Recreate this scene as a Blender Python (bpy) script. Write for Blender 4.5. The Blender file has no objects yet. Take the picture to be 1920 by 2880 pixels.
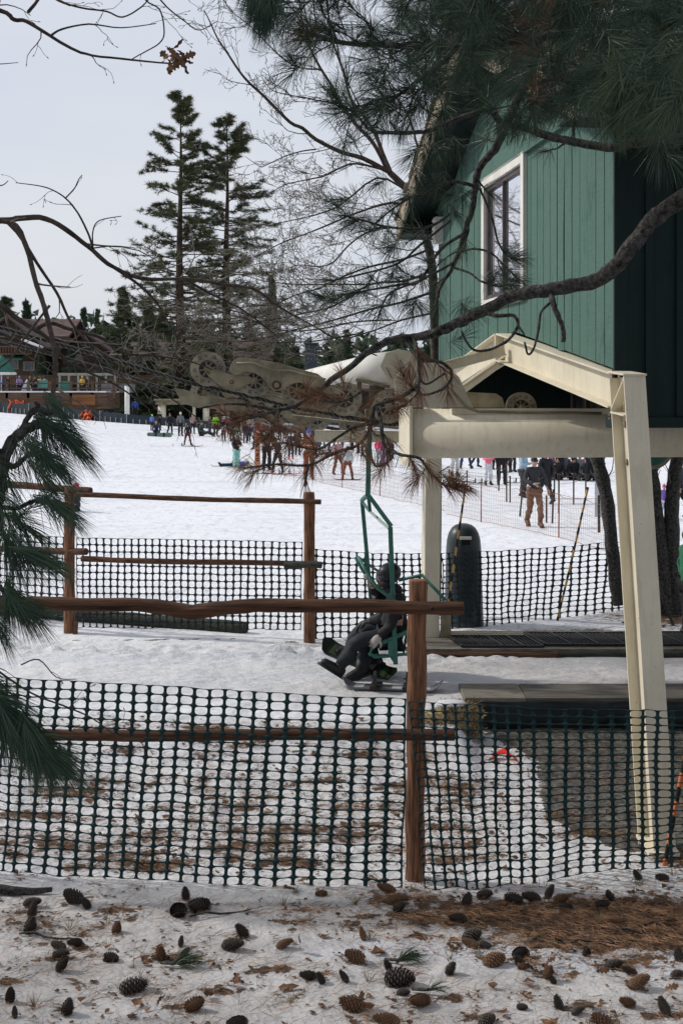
import bpy, math, random
import numpy as np
from mathutils import Vector, Matrix
PI = math.pi
R = math.radians
rnd = random.Random(7)
NR = np.random.RandomState(11)

# ------------------------------------------------------------------ camera, sky, sun, exposure
scene = bpy.context.scene
COL = scene.collection
EYE = 3.3          # camera height in metres
F = 3600.0         # focal length in photo pixels (1920 wide)
HZ = 1111.0        # photo row of the horizon
cam_d = bpy.data.cameras.new('camera')
cam_d.sensor_fit = 'VERTICAL'
cam_d.sensor_height = 36.0
cam_d.lens = 45.0
cam_d.shift_y = -(1440 - HZ) / 2880.0
cam_d.clip_start = 0.1
cam_d.clip_end = 3000
cam = bpy.data.objects.new('camera', cam_d)
COL.objects.link(cam)
cam.location = (0, 0, EYE)
cam.rotation_euler = (PI / 2, 0, 0)
scene.camera = cam
scene.render.resolution_x, scene.render.resolution_y = 682, 1024

SUN_EL, SUN_AZ = R(37), R(-75)            # azimuth measured from +Y towards +X
sun_d = bpy.data.lights.new('sun', 'SUN')
sun_d.energy = 2.55
sun_d.angle = R(3.0)
sun_d.color = (1.0, 0.95, 0.87)
sun = bpy.data.objects.new('sun', sun_d)
COL.objects.link(sun)
sdir = Vector((math.sin(SUN_AZ) * math.cos(SUN_EL), math.cos(SUN_AZ) * math.cos(SUN_EL), math.sin(SUN_EL)))
sun.rotation_euler = sdir.to_track_quat('Z', 'Y').to_euler()

world = bpy.data.worlds.new('World')
scene.world = world
world.use_nodes = True
wt = world.node_tree
wt.nodes.clear()
wo = wt.nodes.new('ShaderNodeOutputWorld')
sky = wt.nodes.new('ShaderNodeTexSky')
sky.sky_type = 'NISHITA'
sky.sun_disc = False
sky.sun_elevation = SUN_EL
sky.sun_rotation = SUN_AZ
sky.dust_density = 3.0
bg = wt.nodes.new('ShaderNodeBackground')
bg.inputs['Strength'].default_value = 0.09
wt.links.new(sky.outputs[0], bg.inputs['Color'])
tc = wt.nodes.new('ShaderNodeTexCoord')
mp = wt.nodes.new('ShaderNodeMapping')
mp.inputs['Scale'].default_value = (1.2, 1.2, 5.0)
nz = wt.nodes.new('ShaderNodeTexNoise')
nz.inputs['Scale'].default_value = 1.7
nz.inputs['Detail'].default_value = 4
rp = wt.nodes.new('ShaderNodeValToRGB')
rp.color_ramp.elements[0].position = 0.35
rp.color_ramp.elements[0].color = (0.68, 0.73, 0.83, 1)
rp.color_ramp.elements[1].position = 0.65
rp.color_ramp.elements[1].color = (0.78, 0.80, 0.85, 1)
bg2 = wt.nodes.new('ShaderNodeBackground')
bg2.inputs['Strength'].default_value = 1.07
mx = wt.nodes.new('ShaderNodeMixShader')
mx.inputs[0].default_value = 0.8
wt.links.new(tc.outputs['Generated'], mp.inputs['Vector'])
wt.links.new(mp.outputs[0], nz.inputs['Vector'])
wt.links.new(nz.outputs['Fac'], rp.inputs[0])
wt.links.new(rp.outputs[0], bg2.inputs['Color'])
wt.links.new(bg.outputs[0], mx.inputs[1])
wt.links.new(bg2.outputs[0], mx.inputs[2])
wt.links.new(mx.outputs[0], wo.inputs['Surface'])
scene.view_settings.view_transform = 'Standard'
scene.view_settings.look = 'None'
scene.view_settings.exposure = 0.0
scene.view_settings.gamma = 1.0


def P(u, v, y):
    """world point seen at photo pixel (u, v) at distance y"""
    return Vector(((u - 960) / F * y, y, EYE + (HZ - v) / F * y))


# ------------------------------------------------------------------ materials
def mat(name, rough=0.7, metal=0.0, spec=0.3):
    m = bpy.data.materials.new(name)
    m.use_nodes = True
    b = m.node_tree.nodes['Principled BSDF']
    b.inputs['Roughness'].default_value = rough
    b.inputs['Metallic'].default_value = metal
    b.inputs['Specular IOR Level'].default_value = spec
    return m, m.node_tree, b


def N(t, kind, **kw):
    n = t.nodes.new(kind)
    for k, v in kw.items():
        if k in n.inputs:
            n.inputs[k].default_value = v
        else:
            setattr(n, k, v)
    return n


def coords(t, scale=(1, 1, 1), rot=(0, 0, 0)):
    c = N(t, 'ShaderNodeTexCoord')
    m = N(t, 'ShaderNodeMapping')
    m.inputs['Scale'].default_value = scale
    m.inputs['Rotation'].default_value = rot
    t.links.new(c.outputs['Object'], m.inputs['Vector'])
    return m.outputs[0]


def noise(t, vec, scale, detail=4, rough=0.55, dist=0.0):
    n = N(t, 'ShaderNodeTexNoise', Scale=scale, Detail=detail, Roughness=rough, Distortion=dist)
    t.links.new(vec, n.inputs['Vector'])
    return n.outputs['Fac']


def ramp(t, fac, stops):
    r = N(t, 'ShaderNodeValToRGB')
    e = r.color_ramp.elements
    while len(e) > 1:
        e.remove(e[-1])
    e[0].position = stops[0][0]
    e[0].color = (*stops[0][1], 1)
    for p, c in stops[1:]:
        k = e.new(p)
        k.color = (*c, 1)
    t.links.new(fac, r.inputs[0])
    return r.outputs[0]


def mixc(t, fac, a, b):
    m = N(t, 'ShaderNodeMix', data_type='RGBA')
    if isinstance(fac, (int, float)):
        m.inputs[0].default_value = fac
    else:
        t.links.new(fac, m.inputs[0])
    for s, c in ((6, a), (7, b)):
        if isinstance(c, tuple):
            m.inputs[s].default_value = (*c, 1)
        else:
            t.links.new(c, m.inputs[s])
    return m.outputs[2]


def bump(t, b, h, strength=0.4, dist=0.02, prev=None):
    n = N(t, 'ShaderNodeBump', Strength=strength, Distance=dist)
    t.links.new(h, n.inputs['Height'])
    if prev is not None:
        t.links.new(prev, n.inputs['Normal'])
    t.links.new(n.outputs[0], b.inputs['Normal'])
    return n.outputs[0]


def grimy(name, c0, c1):
    m = noisy(name, c0, c1, 3, rough=0.5, bstr=0.08, bd=0.004, bscale=60, spots=((0.20, 0.10, 0.04), 0.70, 9))
    t = m.node_tree
    b = t.nodes['Principled BSDF']
    src = b.inputs['Base Color'].links[0].from_socket
    s1 = noise(t, coords(t, (9, 9, 0.9)), 2.2, 6, 0.7)
    s2 = noise(t, coords(t), 70, 3, 0.6)
    c = mixc(t, ramp(t, s1, [(0.50, (0, 0, 0)), (0.80, (0.38, 0.38, 0.38))]), src, (0.28, 0.23, 0.16))
    c = mixc(t, ramp(t, s2, [(0.69, (0, 0, 0)), (0.73, (0.8, 0.8, 0.8))]), c, (0.10, 0.07, 0.05))
    t.links.new(c, b.inputs['Base Color'])
    return m


def noisy(name, c0, c1, scale=6, stretch=(1, 1, 1), rough=0.75, bstr=0.3, bd=0.01, bscale=None, metal=0, spec=0.3, lo=0.35, hi=0.65, spots=None):
    m, t, b = mat(name, rough, metal, spec)
    v = coords(t, stretch)
    f = noise(t, v, scale, 6, 0.6)
    c = ramp(t, f, [(lo, c0), (hi, c1)])
    if spots:
        sc, sl, scale2 = spots
        f2 = noise(t, coords(t), scale2, 5, 0.7)
        c = mixc(t, ramp(t, f2, [(sl, (0, 0, 0)), (sl + 0.05, (1, 1, 1))]), c, sc)
    t.links.new(c, b.inputs['Base Color'])
    if bstr:
        bump(t, b, noise(t, v, bscale or scale * 4, 5, 0.6), bstr, bd)
    return m


M = {}
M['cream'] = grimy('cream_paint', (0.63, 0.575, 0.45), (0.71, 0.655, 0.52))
M['creamdark'] = noisy('weathered_shaded_cream_steel', (0.14, 0.122, 0.082), (0.30, 0.265, 0.185), 5, rough=0.6, bstr=0.15, bd=0.004, bscale=40, spots=((0.10, 0.055, 0.03), 0.64, 7))  # weathered cream, darkened further to hold the wheel trains' shade
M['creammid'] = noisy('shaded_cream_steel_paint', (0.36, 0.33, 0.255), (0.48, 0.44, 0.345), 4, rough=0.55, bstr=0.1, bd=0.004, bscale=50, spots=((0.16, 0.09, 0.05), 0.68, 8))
M['rubber'] = noisy('black_rubber', (0.012, 0.013, 0.014), (0.03, 0.03, 0.032), 20, rough=0.6)
M['steel'] = noisy('galvanised_steel', (0.22, 0.22, 0.20), (0.36, 0.35, 0.32), 12, rough=0.45, metal=0.4)
M['rust'] = noisy('rusty_steel', (0.10, 0.045, 0.02), (0.05, 0.03, 0.02), 25, rough=0.8)
M['teal'] = noisy('green_chair_paint', (0.025, 0.115, 0.090), (0.045, 0.160, 0.125), 7, rough=0.4, bstr=0.1, spots=((0.012, 0.03, 0.028), 0.66, 20))
M['mesh'] = noisy('dark_green_plastic_mesh', (0.003, 0.022, 0.025), (0.006, 0.036, 0.040), 5, rough=0.45, bstr=0)
M['meshblack'] = noisy('black_plastic_mesh', (0.004, 0.012, 0.014), (0.008, 0.02, 0.022), 5, rough=0.45, bstr=0)
M['wood'] = noisy('red_brown_log', (0.012, 0.009, 0.008), (0.26, 0.120, 0.062), 4, (12, 12, 1.0), rough=0.8, bstr=0.6, bd=0.012, bscale=9, lo=0.3, hi=0.62)
M['woodx'] = noisy('red_brown_rail', (0.012, 0.008, 0.006), (0.145, 0.066, 0.034), 3, (0.9, 13, 13), rough=0.8, bstr=0.6, bd=0.012, bscale=9, lo=0.3, hi=0.68)
M['woodend'] = noisy('sawn_log_end', (0.16, 0.065, 0.03), (0.30, 0.14, 0.07), 30, rough=0.85)
M['greylog'] = noisy('weathered_grey_log', (0.018, 0.022, 0.017), (0.060, 0.062, 0.048), 4, (1.0, 9, 9), rough=0.85, bstr=0.5)
M['plank'] = noisy('weathered_plank', (0.055, 0.050, 0.044), (0.16, 0.145, 0.125), 3, (0.9, 12, 12), rough=0.85, bstr=0.5, bd=0.006)
M['paleplank'] = noisy('pale_weathered_plank', (0.11, 0.10, 0.08), (0.24, 0.22, 0.18), 3, (2, 9, 9), rough=0.85, bstr=0.5, bd=0.006)
M['skirt'] = noisy('black_liner_fabric', (0.006, 0.010, 0.011), (0.018, 0.024, 0.025), 4, rough=0.5, bstr=0.6, bd=0.04, bscale=5)
M['bark'] = noisy('dark_bark', (0.010, 0.010, 0.010), (0.110, 0.104, 0.098), 34, (1, 1, 1), rough=0.9, bstr=1.0, bd=0.03, bscale=45)
M['barkoak'] = noisy('smooth_grey_bark', (0.024, 0.018, 0.015), (0.080, 0.062, 0.050), 18, rough=0.85, bstr=0.4, bd=0.005)
M['twigred'] = noisy('reddish_twig', (0.05, 0.025, 0.018), (0.13, 0.065, 0.045), 20, rough=0.8, bstr=0)
M['twiggrey'] = noisy('pale_grey_twig', (0.09, 0.080, 0.068), (0.26, 0.235, 0.20), 20, rough=0.85, bstr=0)
M['trunkfar'] = noisy('pine_trunk_bark', (0.028, 0.020, 0.015), (0.080, 0.052, 0.036), 2, rough=0.9, bstr=0.5)
M['needle'] = noisy('dark_green_needle', (0.010, 0.030, 0.020), (0.045, 0.085, 0.045), 7, rough=0.45, bstr=0, spec=0.4)
M['needleolive'] = noisy('olive_needle', (0.014, 0.036, 0.022), (0.070, 0.100, 0.048), 7, rough=0.5, bstr=0)
M['needlebrown'] = noisy('dead_brown_needle', (0.10, 0.045, 0.022), (0.24, 0.13, 0.075), 15, rough=0.7, bstr=0)
M['litter'] = noisy('fallen_needle', (0.060, 0.034, 0.020), (0.46, 0.27, 0.155), 9, rough=0.8, bstr=0)
M['straw'] = noisy('dry_straw', (0.10, 0.072, 0.035), (0.34, 0.26, 0.14), 14, rough=0.8, bstr=0)
M['deadleaf'] = noisy('dry_leaf', (0.025, 0.014, 0.009), (0.22, 0.11, 0.055), 8, rough=0.75, bstr=0)
M['farneedle'] = noisy('far_pine_foliage', (0.030, 0.050, 0.028), (0.120, 0.115, 0.050), 0.9, rough=0.7, bstr=0, lo=0.3, hi=0.7)
M['firneedle'] = noisy('far_fir_foliage', (0.022, 0.052, 0.034), (0.080, 0.110, 0.055), 0.9, rough=0.7, bstr=0)
M['cone'] = noisy('brown_cone_scale', (0.050, 0.024, 0.013), (0.19, 0.095, 0.050), 45, rough=0.7, bstr=0)
M['conedark'] = noisy('wet_dark_cone_scale', (0.010, 0.009, 0.009), (0.050, 0.038, 0.030), 45, rough=0.5, bstr=0)
M['glass'] = mat('window_glass', 0.03, 0, 0.9)[0]
M['glass'].node_tree.nodes['Principled BSDF'].inputs['Base Color'].default_value = (0.84, 0.85, 0.90, 1)
M['glass'].node_tree.nodes['Principled BSDF'].inputs['Metallic'].default_value = 0.95
M['bglass'] = noisy('dark_window_glass', (0.02, 0.025, 0.03), (0.06, 0.07, 0.08), 2, rough=0.15, bstr=0, spec=0.6)
M['white'] = noisy('white_paint', (0.60, 0.59, 0.55), (0.72, 0.71, 0.67), 4, rough=0.6, bstr=0.1)
M['bronze'] = noisy('dark_window_frame', (0.05, 0.04, 0.045), (0.09, 0.075, 0.08), 8, rough=0.5, bstr=0)
M['void'] = noisy('near_black_board', (0.006, 0.008, 0.008), (0.015, 0.018, 0.017), 3, rough=0.9)  # near-black board colour for backing, slots and the machine room
M['darkgreen'] = noisy('shaded_green_siding', (0.001, 0.010, 0.009), (0.002, 0.015, 0.013), 3, (6, 6, 1), rough=0.7, bstr=0.4, bd=0.003)  # siding green darkened to hold the shade of the camera side
M['shingle'] = noisy('weathered_tan_shingle', (0.17, 0.13, 0.09), (0.42, 0.34, 0.25), 7, (1, 1, 1), rough=0.9, bstr=0.8, bd=0.02)
M['greytrim'] = noisy('faded_trim', (0.18, 0.19, 0.17), (0.30, 0.31, 0.28), 4, rough=0.8)
M['netrust'] = noisy('rusty_net', (0.16, 0.05, 0.03), (0.30, 0.09, 0.05), 9, rough=0.6, bstr=0)
M['rake'] = noisy('weathered_rake_board', (0.22, 0.18, 0.13), (0.55, 0.48, 0.37), 3, (1, 8, 8), rough=0.85, bstr=0.5)
M['conetip'] = noisy('cone_scale_tip', (0.10, 0.055, 0.03), (0.30, 0.19, 0.12), 45, rough=0.8, bstr=0)
M['conetipd'] = noisy('wet_cone_scale_tip', (0.035, 0.030, 0.026), (0.13, 0.105, 0.085), 45, rough=0.6, bstr=0)
M['orange'] = noisy('orange_net', (0.62, 0.10, 0.035), (0.72, 0.16, 0.06), 9, rough=0.6, bstr=0)
M['browndeck'] = noisy('brown_deck_board', (0.055, 0.034, 0.022), (0.15, 0.092, 0.058), 0.8, (1, 1, 8), rough=0.85, bstr=0.3)
M['lodgewood'] = noisy('dark_lodge_timber', (0.025, 0.019, 0.015), (0.065, 0.048, 0.036), 0.6, rough=0.85)
M['lodgeorange'] = noisy('orange_cedar_wall', (0.13, 0.055, 0.022), (0.24, 0.105, 0.042), 0.8, (1, 1, 9), rough=0.8)
M['roofbrown'] = noisy('brown_roof_shingle', (0.070, 0.045, 0.040), (0.13, 0.090, 0.080), 1.2, (1, 1, 5), rough=0.9)
M['snowroof'] = noisy('roof_snow', (0.62, 0.64, 0.68), (0.75, 0.76, 0.79), 1, rough=0.7)
M['greencloth'] = noisy('green_canvas', (0.02, 0.10, 0.075), (0.03, 0.14, 0.10), 2, rough=0.7, bstr=0)
M['skin'] = noisy('skin', (0.42, 0.24, 0.17), (0.52, 0.31, 0.23), 12, rough=0.55, bstr=0)
M['bin'] = noisy('dark_moulded_plastic', (0.022, 0.032, 0.036), (0.036, 0.048, 0.054), 3, rough=0.38, bstr=0.15, bd=0.003)
M['farnavy'] = noisy('dark_blue_panel', (0.012, 0.022, 0.034), (0.02, 0.032, 0.046), 1, rough=0.6)


def rustle():
    # sheave disc: cream worn to bare metal, with its shade painted in
    return noisy('worn_shaded_sheave_steel', (0.13, 0.118, 0.088), (0.32, 0.29, 0.22), 6, rough=0.5, metal=0.1, bstr=0.1, spots=((0.07, 0.05, 0.035), 0.63, 12))


M['sheave'] = rustle()


def make_siding():
    m, t, b = mat('worn_green_siding', 0.75)
    v = coords(t, (1, 1, 1))
    big = noise(t, coords(t, (1.0, 1.0, 0.45)), 3.4, 6, 0.7)
    saw = noise(t, coords(t, (2, 2, 60)), 3.5, 4, 0.7, 0.4)
    streak = noise(t, coords(t, (30, 30, 3.0)), 2.0, 6, 0.75)
    c = ramp(t, saw, [(0.3, (0.045, 0.112, 0.092)), (0.7, (0.086, 0.160, 0.132))])
    w = N(t, 'ShaderNodeMath', operation='ADD')
    t.links.new(big, w.inputs[0])
    t.links.new(streak, w.inputs[1])
    k = ramp(t, w.outputs[0], [(0.98, (1, 1, 1)), (1.12, (0, 0, 0))])
    # ramp clamps at 1, so halve the sum first
    h = N(t, 'ShaderNodeMath', operation='MULTIPLY')
    t.links.new(w.outputs[0], h.inputs[0])
    h.inputs[1].default_value = 0.5
    k = ramp(t, h.outputs[0], [(0.535, (0, 0, 0)), (0.61, (.62, .62, .62))])
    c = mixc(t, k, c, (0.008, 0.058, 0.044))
    t.links.new(c, b.inputs['Base Color'])
    bump(t, b, saw, 0.35, 0.004)
    return m


M['siding'] = make_siding()


def stripes(name, a, bcol, freq):
    m, t, b = mat(name, 0.5)
    w = N(t, 'ShaderNodeTexWave', Scale=freq, Distortion=0.3)
    w.bands_direction = 'DIAGONAL'
    t.links.new(coords(t, (1, 1, 1)), w.inputs['Vector'])
    t.links.new(ramp(t, w.outputs['Fac'], [(0.48, a), (0.52, bcol)]), b.inputs['Base Color'])
    return m


M['stripeyellow'] = stripes('yellow_black_striped_pole', (0.012, 0.012, 0.012), (0.52, 0.33, 0.10), 2.6)
M['stripeorange'] = stripes('orange_black_striped_pole', (0.012, 0.012, 0.012), (0.60, 0.17, 0.06), 2.6)


def make_rope():
    m, t, b = mat('steel_wire_rope', 0.4, 0.5)
    w = N(t, 'ShaderNodeTexWave', Scale=14.0)
    w.bands_direction = 'DIAGONAL'
    t.links.new(coords(t, (1, 1, 1)), w.inputs['Vector'])
    t.links.new(ramp(t, w.outputs['Fac'], [(0.2, (0.006, 0.006, 0.006)), (0.9, (0.07, 0.066, 0.060))]), b.inputs['Base Color'])
    return m


M['rope'] = make_rope()


def make_snow():
    m, t, b = mat('snow_ground', 0.65, 0, 0.25)
    b.inputs['Subsurface Weight'].default_value = 0.0
    v = coords(t)
    at = N(t, 'ShaderNodeAttribute', attribute_name='mask')
    sep = N(t, 'ShaderNodeSeparateColor')
    t.links.new(at.outputs['Color'], sep.inputs[0])
    n1 = noise(t, v, 0.35, 5, 0.6)
    snow = ramp(t, n1, [(0.3, (0.76, 0.775, 0.81)), (0.7, (0.83, 0.84, 0.865))])
    # packed, slightly soiled snow; also the painted shade of the foreground strip
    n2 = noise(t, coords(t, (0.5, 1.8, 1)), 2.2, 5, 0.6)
    dirty_shaded = ramp(t, n2, [(0.3, (0.40, 0.38, 0.37)), (0.7, (0.58, 0.565, 0.56))])
    n3 = noise(t, coords(t, (1.5, 0.75, 1)), 2.2, 8, 0.8)
    snow = mixc(t, ramp(t, n3, [(0.51, (0, 0, 0)), (0.62, (0.85, 0.85, 0.85))]), snow, (0.55, 0.575, 0.64))
    c = mixc(t, sep.outputs[2], snow, dirty_shaded)
    n4 = noise(t, coords(t, (0.10, 0.7, 1), (0, 0, 0.12)), 1.3, 5, 0.6)
    c = mixc(t, ramp(t, n4, [(0.56, (0, 0, 0)), (0.64, (0.55, 0.55, 0.55))]), c, (0.60, 0.62, 0.68))
    # gravel
    vo = N(t, 'ShaderNodeTexVoronoi', Scale=34.0)
    t.links.new(v, vo.inputs['Vector'])
    gn = noise(t, v, 6, 4, 0.6)
    g1 = ramp(t, vo.outputs['Color'], [(0.1, (0.02, 0.02, 0.02)), (0.9, (0.21, 0.195, 0.165))])
    g = mixc(t, ramp(t, gn, [(0.4, (0, 0, 0)), (0.62, (0.6, 0.6, 0.6))]), g1, (0.05, 0.05, 0.045))
    en = noise(t, v, 7, 5, 0.7)

    def thresh(src, width=0.06, amt=0.55):
        a = N(t, 'ShaderNodeMath', operation='SUBTRACT')
        t.links.new(en, a.inputs[0])
        a.inputs[1].default_value = 0.5
        mm = N(t, 'ShaderNodeMath', operation='MULTIPLY_ADD')
        t.links.new(a.outputs[0], mm.inputs[0])
        mm.inputs[1].default_value = amt * 2
        t.links.new(src, mm.inputs[2])
        return ramp(t, mm.outputs[0], [(0.5 - width, (0, 0, 0)), (0.5 + width, (1, 1, 1))])
    c = mixc(t, thresh(sep.outputs[1], 0.03, 0.9), c, g)
    # brown needle mat and soil
    ln = noise(t, coords(t, (1, 2.2, 1)), 26, 5, 0.7)
    l = ramp(t, ln, [(0.3, (0.030, 0.020, 0.014)), (0.55, (0.105, 0.066, 0.042)), (0.75, (0.20, 0.125, 0.08))])
    c = mixc(t, thresh(sep.outputs[0], 0.05, 0.9), c, l)
    t.links.new(c, b.inputs['Base Color'])
    h1 = noise(t, coords(t, (1, 1.6, 1)), 3.0, 6, 0.6)
    h2 = noise(t, coords(t, (0.6, 1.6, 1)), 14, 4, 0.65)
    p = bump(t, b, h1, 0.55, 0.18)
    p = bump(t, b, h2, 0.35, 0.035, p)
    bump(t, b, vo.outputs['Distance'], 0.3, 0.01, p)
    return m


M['snow'] = make_snow()
_flat = {}


def flat(c, rough=0.75):
    """cloth-like material of one colour with a little variation"""
    k = (tuple(c), rough)
    if k not in _flat:
        a = tuple(x * 0.8 for x in c)
        b_ = tuple(min(1, x * 1.15) for x in c)
        _flat[k] = noisy('cloth_%d' % len(_flat), a, b_, 5, rough=rough, bstr=0.5, bd=0.02, bscale=9)
    return _flat[k]


# ------------------------------------------------------------------ mesh building
class MB:
    def __init__(s):
        s.v = []
        s.f = []

    def add(s, vs, fs):
        o = len(s.v)
        s.v += [tuple(p) for p in vs]
        s.f += [tuple(i + o for i in f) for f in fs]

    def hull8(s, c):
        s.add(c, [(0, 3, 2, 1), (4, 5, 6, 7), (0, 1, 5, 4), (1, 2, 6, 5), (2, 3, 7, 6), (3, 0, 4, 7)])

    def box(s, x0, x1, y0, y1, z0, z1):
        s.hull8([(x0, y0, z0), (x1, y0, z0), (x1, y1, z0), (x0, y1, z0), (x0, y0, z1), (x1, y0, z1), (x1, y1, z1), (x0, y1, z1)])

    def bar(s, p0, p1, w, h, up=(0, 0, 1), off=(0, 0), h2=None, w2=None):
        """box from p0 to p1: w across, h along up; off shifts it by (side, up)"""
        p0 = Vector(p0)
        p1 = Vector(p1)
        d = (p1 - p0).normalized()
        sd = d.cross(Vector(up))
        if sd.length < 1e-4:
            sd = Vector((1, 0, 0))
        sd.normalize()
        u = sd.cross(d).normalized()
        h2 = h if h2 is None else h2
        w2 = w if w2 is None else w2
        c = []
        for p, ww, hh in ((p0, w, h), (p1, w2, h2)):
            b = p + sd * off[0] + u * off[1]
            for a, e in ((-1, -1), (1, -1), (1, 1), (-1, 1)):
                c.append(b + sd * a * ww / 2 + u * e * hh / 2)
        s.hull8(c)

    def ibeam(s, p0, p1, w, h, up, tf=0.014, tw=0.01):
        s.bar(p0, p1, tw, h - 2 * tf, up)
        s.bar(p0, p1, w, tf, up, (0, h / 2 - tf / 2))
        s.bar(p0, p1, w, tf, up, (0, -h / 2 + tf / 2))

    def tube(s, pts, rad, n=8, cap=True, wob=0.0, seed=0):
        pts = [Vector(p) for p in pts]
        k = len(pts)
        if isinstance(rad, (int, float)):
            rad = [rad] * k
        rad = [float(x) for x in rad]
        o = len(s.v)
        ref = None
        rr = random.Random(seed)
        for i, p in enumerate(pts):
            d = (pts[min(i + 1, k - 1)] - pts[max(i - 1, 0)])
            if d.length < 1e-9:
                d = Vector((0, 0, 1))
            d.normalize()
            if ref is None:
                ref = d.orthogonal().normalized()
            ref = (ref - d * ref.dot(d))
            if ref.length < 1e-6:
                ref = d.orthogonal()
            ref.normalize()
            b = d.cross(ref)
            for j in range(n):
                a = 2 * PI * j / n
                r = rad[i] * (1 + (rr.uniform(-wob, wob) if wob else 0))
                q = p + ref * math.cos(a) * r + b * math.sin(a) * r
                s.v.append((q.x, q.y, q.z))
        for i in range(k - 1):
            for j in range(n):
                a = o + i * n + j
                b2 = o + i * n + (j + 1) % n
                s.f.append((a, b2, b2 + n, a + n))
        if cap:
            s.f.append(tuple(o + j for j in range(n))[::-1])
            s.f.append(tuple(o + (k - 1) * n + j for j in range(n)))

    def lathe(s, prof, c, axis=(0, 0, 1), n=24):
        """prof: list of (radius, along)"""
        c = Vector(c)
        ax = Vector(axis).normalized()
        e = ax.orthogonal().normalized()
        g = ax.cross(e)
        o = len(s.v)
        for r, a in prof:
            for j in range(n):
                t = 2 * PI * j / n
                q = c + ax * a + e * r * math.cos(t) + g * r * math.sin(t)
                s.v.append((q.x, q.y, q.z))
        for i in range(len(prof) - 1):
            for j in range(n):
                a = o + i * n + j
                b = o + i * n + (j + 1) % n
                s.f.append((a, b, b + n, a + n))
        s.f.append(tuple(o + j for j in range(n))[::-1])
        s.f.append(tuple(o + (len(prof) - 1) * n + j for j in range(n)))

    def prism(s, poly, ext):
        """poly: 3D points of one face; ext: extrusion vector"""
        n = len(poly)
        ext = Vector(ext)
        vs = [Vector(p) for p in poly] + [Vector(p) + ext for p in poly]
        fs = [tuple(range(n))[::-1], tuple(range(n, 2 * n))]
        fs += [(i, (i + 1) % n, (i + 1) % n + n, i + n) for i in range(n)]
        s.add(vs, fs)

    def ell(s, c, r, n=12, m=8, rot=None):
        c = Vector(c)
        o = len(s.v)
        for i in range(m + 1):
            ph = PI * i / m
            for j in range(n):
                t = 2 * PI * j / n
                q = Vector((r[0] * math.sin(ph) * math.cos(t), r[1] * math.sin(ph) * math.sin(t), r[2] * math.cos(ph)))
                if rot is not None:
                    q = rot @ q
                q += c
                s.v.append((q.x, q.y, q.z))
        for i in range(m):
            for j in range(n):
                a = o + i * n + j
                b = o + i * n + (j + 1) % n
                s.f.append((a, a + n, b + n, b))

    def build_each(s, name, m, parent=None, smooth=False, bevel=0):
        """every separate piece becomes a part of its own"""
        par = list(range(len(s.v)))

        def find(a):
            while par[a] != a:
                par[a] = par[par[a]]
                a = par[a]
            return a
        for f in s.f:
            r0 = find(f[0])
            for i in f[1:]:
                par[find(i)] = r0
        isl = {}
        for f in s.f:
            isl.setdefault(find(f[0]), []).append(f)
        for fs in isl.values():
            used = sorted({i for f in fs for i in f})
            mp_ = {i: k for k, i in enumerate(used)}
            q = MB()
            q.v = [s.v[i] for i in used]
            q.f = [tuple(mp_[i] for i in f) for f in fs]
            q.build(name, m, parent, smooth, bevel)

    def build(s, name, m, parent=None, smooth=False, bevel=0, world=True):
        me = bpy.data.meshes.new(name)
        v = s.v
        if parent is not None and world:
            o = origin(parent)
            v = [(a - o[0], b - o[1], c - o[2]) for a, b, c in v]
        me.from_pydata(v, [], s.f)
        return link(name, me, m, parent, smooth, bevel)


def origin(o):
    p = Vector((0, 0, 0))
    while o is not None:
        p = p + o.location
        o = o.parent
    return p


def link(name, me, m, parent=None, smooth=False, bevel=0):
    if m is not None and not me.materials:
        me.materials.append(m)
    if smooth:
        me.polygons.foreach_set('use_smooth', [True] * len(me.polygons))
    me.update()
    ob = bpy.data.objects.new(name, me)
    COL.objects.link(ob)
    if parent is not None:
        ob.parent = parent
    if bevel:
        b = ob.modifiers.new('bevel', 'BEVEL')
        b.width = bevel
        b.segments = 2
        b.limit_method = 'ANGLE'
    return ob


def npmesh(name, verts, faces_n, m, parent=None, world=True, smooth=False):
    """verts (k,3) array; faces_n: list of index arrays, each (n, corners)"""
    verts = np.asarray(verts, dtype=np.float64)
    if parent is not None and world:
        verts = verts - np.array(origin(parent))
    me = bpy.data.meshes.new(name)
    me.vertices.add(len(verts))
    me.vertices.foreach_set('co', verts.astype(np.float32).ravel())
    loops = np.concatenate([f.ravel() for f in faces_n]).astype(np.int32)
    sizes = np.concatenate([np.full(len(f), f.shape[1]) for f in faces_n]).astype(np.int32)
    starts = np.concatenate([[0], np.cumsum(sizes)[:-1]]).astype(np.int32)
    me.loops.add(len(loops))
    me.loops.foreach_set('vertex_index', loops)
    me.polygons.add(len(sizes))
    me.polygons.foreach_set('loop_start', starts)
    me.polygons.foreach_set('loop_total', sizes)
    if smooth:
        me.polygons.foreach_set('use_smooth', np.ones(len(sizes), dtype=bool))
    me.update(calc_edges=True)
    me.validate()
    return link(name, me, m, parent)


def tag(o, label=None, cat=None, group=None, kind=None):
    if label:
        o['label'] = label
    if cat:
        o['category'] = cat
    if group:
        o['group'] = group
    if kind:
        o['kind'] = kind
    return o


def thing(name, label, cat, loc=(0, 0, 0), group=None):
    o = bpy.data.objects.new(name, None)
    COL.objects.link(o)
    o.location = loc
    o.empty_display_size = 0.2
    return tag(o, label, cat, group)


KIDS = {}


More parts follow.
